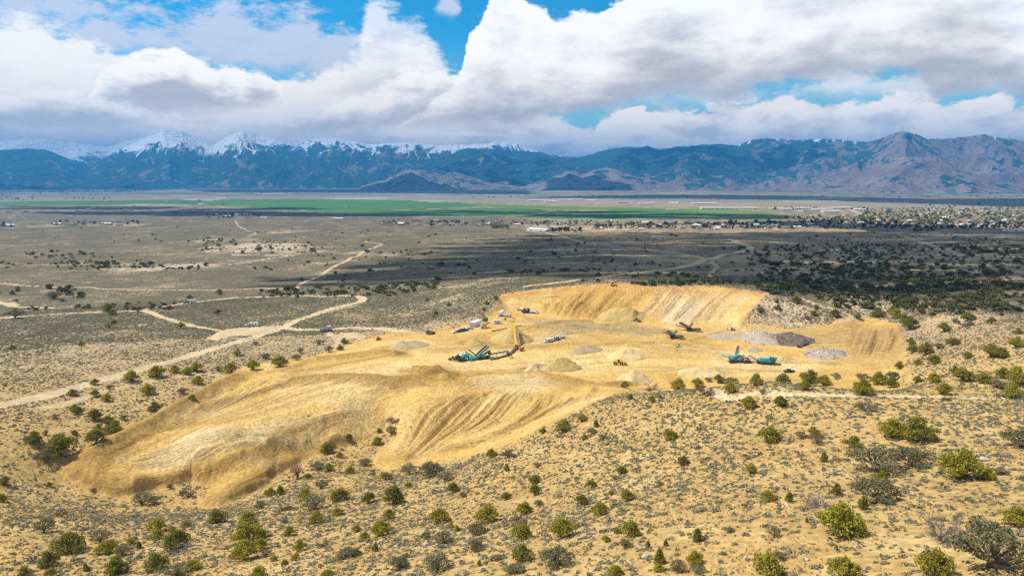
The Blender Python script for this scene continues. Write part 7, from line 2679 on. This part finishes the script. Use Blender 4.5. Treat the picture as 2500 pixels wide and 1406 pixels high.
def town_tree(seed, mat):
    rng = np.random.RandomState(seed)
    lobes = [(np.array([.22 * math.cos(a), .22 * math.sin(a), rng.uniform(.4, .8)]), rng.uniform(.18, .28), 1.1) for a in rng.uniform(0, 6.3, 6)] + [(np.array([0, 0, .85]), .22, 1.0)]
    Pp, Nn = lobe_points(rng, lobes, 420)
    me = quads_mesh("tree", np.concatenate([leaves(rng, Pp, Nn, .10, .3), np.array(bar_quads((0, 0, -.05), (0, 0, .5), .05, .03))]), mat)
    return me


def town_trees(name, regions, mat, label, seed, size):
    r = np.random.RandomState(seed)
    pts, sc = [], []
    for x0, x1, y0, y1, n in regions:
        for i in range(n):
            P = hit(r.uniform(x0, x1), r.uniform(y0, y1))
            s = size * math.exp(r.normal(0, .3)) * (1 if P.length < 6000 else 1.3)
            pts.append((P.x, P.y, P.z - .3))
            sc.append((s * r.uniform(.9, 1.5), s * r.uniform(.9, 1.5), s * r.uniform(.7, 1.1)))
    scatter_object(name, pts, sc, [town_tree(seed + i, mat) for i in range(4)], label, "trees", seed)


town_trees("town_trees", [(930, 1500, 540, 553, 79), (1340, 1420, 560, 567, 43), (1450, 1900, 544, 560, 172), (1900, 2130, 530, 560, 158), (2120, 2500, 545, 560, 237), (2120, 2500, 510, 545, 115), (120, 340, 541, 550, 28), (505, 640, 522, 529, 50), (505, 570, 530, 534, 12),
                          (0, 30, 548, 556, 10), (2230, 2280, 560, 568, 11), (90, 480, 463, 470, 172), (0, 250, 468, 480, 86), (600, 1000, 466, 473, 93), (1150, 1450, 478, 484, 36), (1880, 2100, 506, 514, 43), (1350, 1700, 479, 486, 43), (1900, 2500, 476, 484, 86), (1500, 2000, 463, 469, 86), (160, 270, 483, 488, 28)],
           L_TD, "dark bare and evergreen trees among the distant homes", 1001, 7.0)
town_trees("spring_trees", [(2100, 2500, 510, 548, 560), (1950, 2130, 530, 545, 50), (1450, 1900, 548, 560, 70), (930, 1500, 541, 552, 60), (1200, 1240, 553, 559, 26), (0, 90, 476, 490, 40), (1560, 2000, 462, 468, 60), (2200, 2500, 500, 512, 60)],
           L_TY, "yellow-green spring trees of the right-hand town and hedges", 1011, 7.5)

for i, (px, py, h) in enumerate([(1552, 571, 12), (1559, 569, 11), (1691, 572, 12), (2096, 540, 14), (1460, 566, 11), (1830, 560, 12)]):
    P = hit(px, py)
    e = thing("utility_pole", "thin wooden utility pole on the plain, %s" % ["left of a close pair below the sunlit homes", "right of a close pair below the sunlit homes", "alone left of the terracotta-roofed building's shade", "beside the pale straight road at the right",
              "near the school-like building", "by the shaded homes"][i], "pole", P)
    MB().cyl((0, 0, -.5), (0, 0, h), .22, 8, .14).ob("pole", M_BARK, e)
    MB().bar((-1.3, 0, h - .8), (1.3, 0, h - .8), .16).ob("cross_arm", M_BARK, e)

# ------------------------------------------------------------------ the air between here and the mountains
M_HAZE = bpy.data.materials.new("haze")
M_HAZE.use_nodes = True
H_ = NT(M_HAZE.node_tree)
H_.n.clear()
pv = H_.new('ShaderNodeVolumePrincipled')
pv.inputs['Color'].default_value = (0.07, 0.45, 1.0, 1)
pv.inputs['Density'].default_value = 6.3e-5
pv.inputs['Anisotropy'].default_value = 0.0
ho = H_.new('ShaderNodeOutputMaterial')
H_.l.new(pv.outputs[0], ho.inputs['Volume'])
bmh = bmesh.new()
bmesh.ops.create_cube(bmh, size=1.0)
meh = bpy.data.meshes.new("haze")
bmh.to_mesh(meh)
bmh.free()
meh.materials.append(M_HAZE)
haze = bpy.data.objects.new("haze", meh)
COL.objects.link(haze)
haze["kind"] = "stuff"
haze.scale = (62000, 40000, 1805)
haze.location = (0, 40000 / 2 - 4000, 1630 - 1805 / 2)
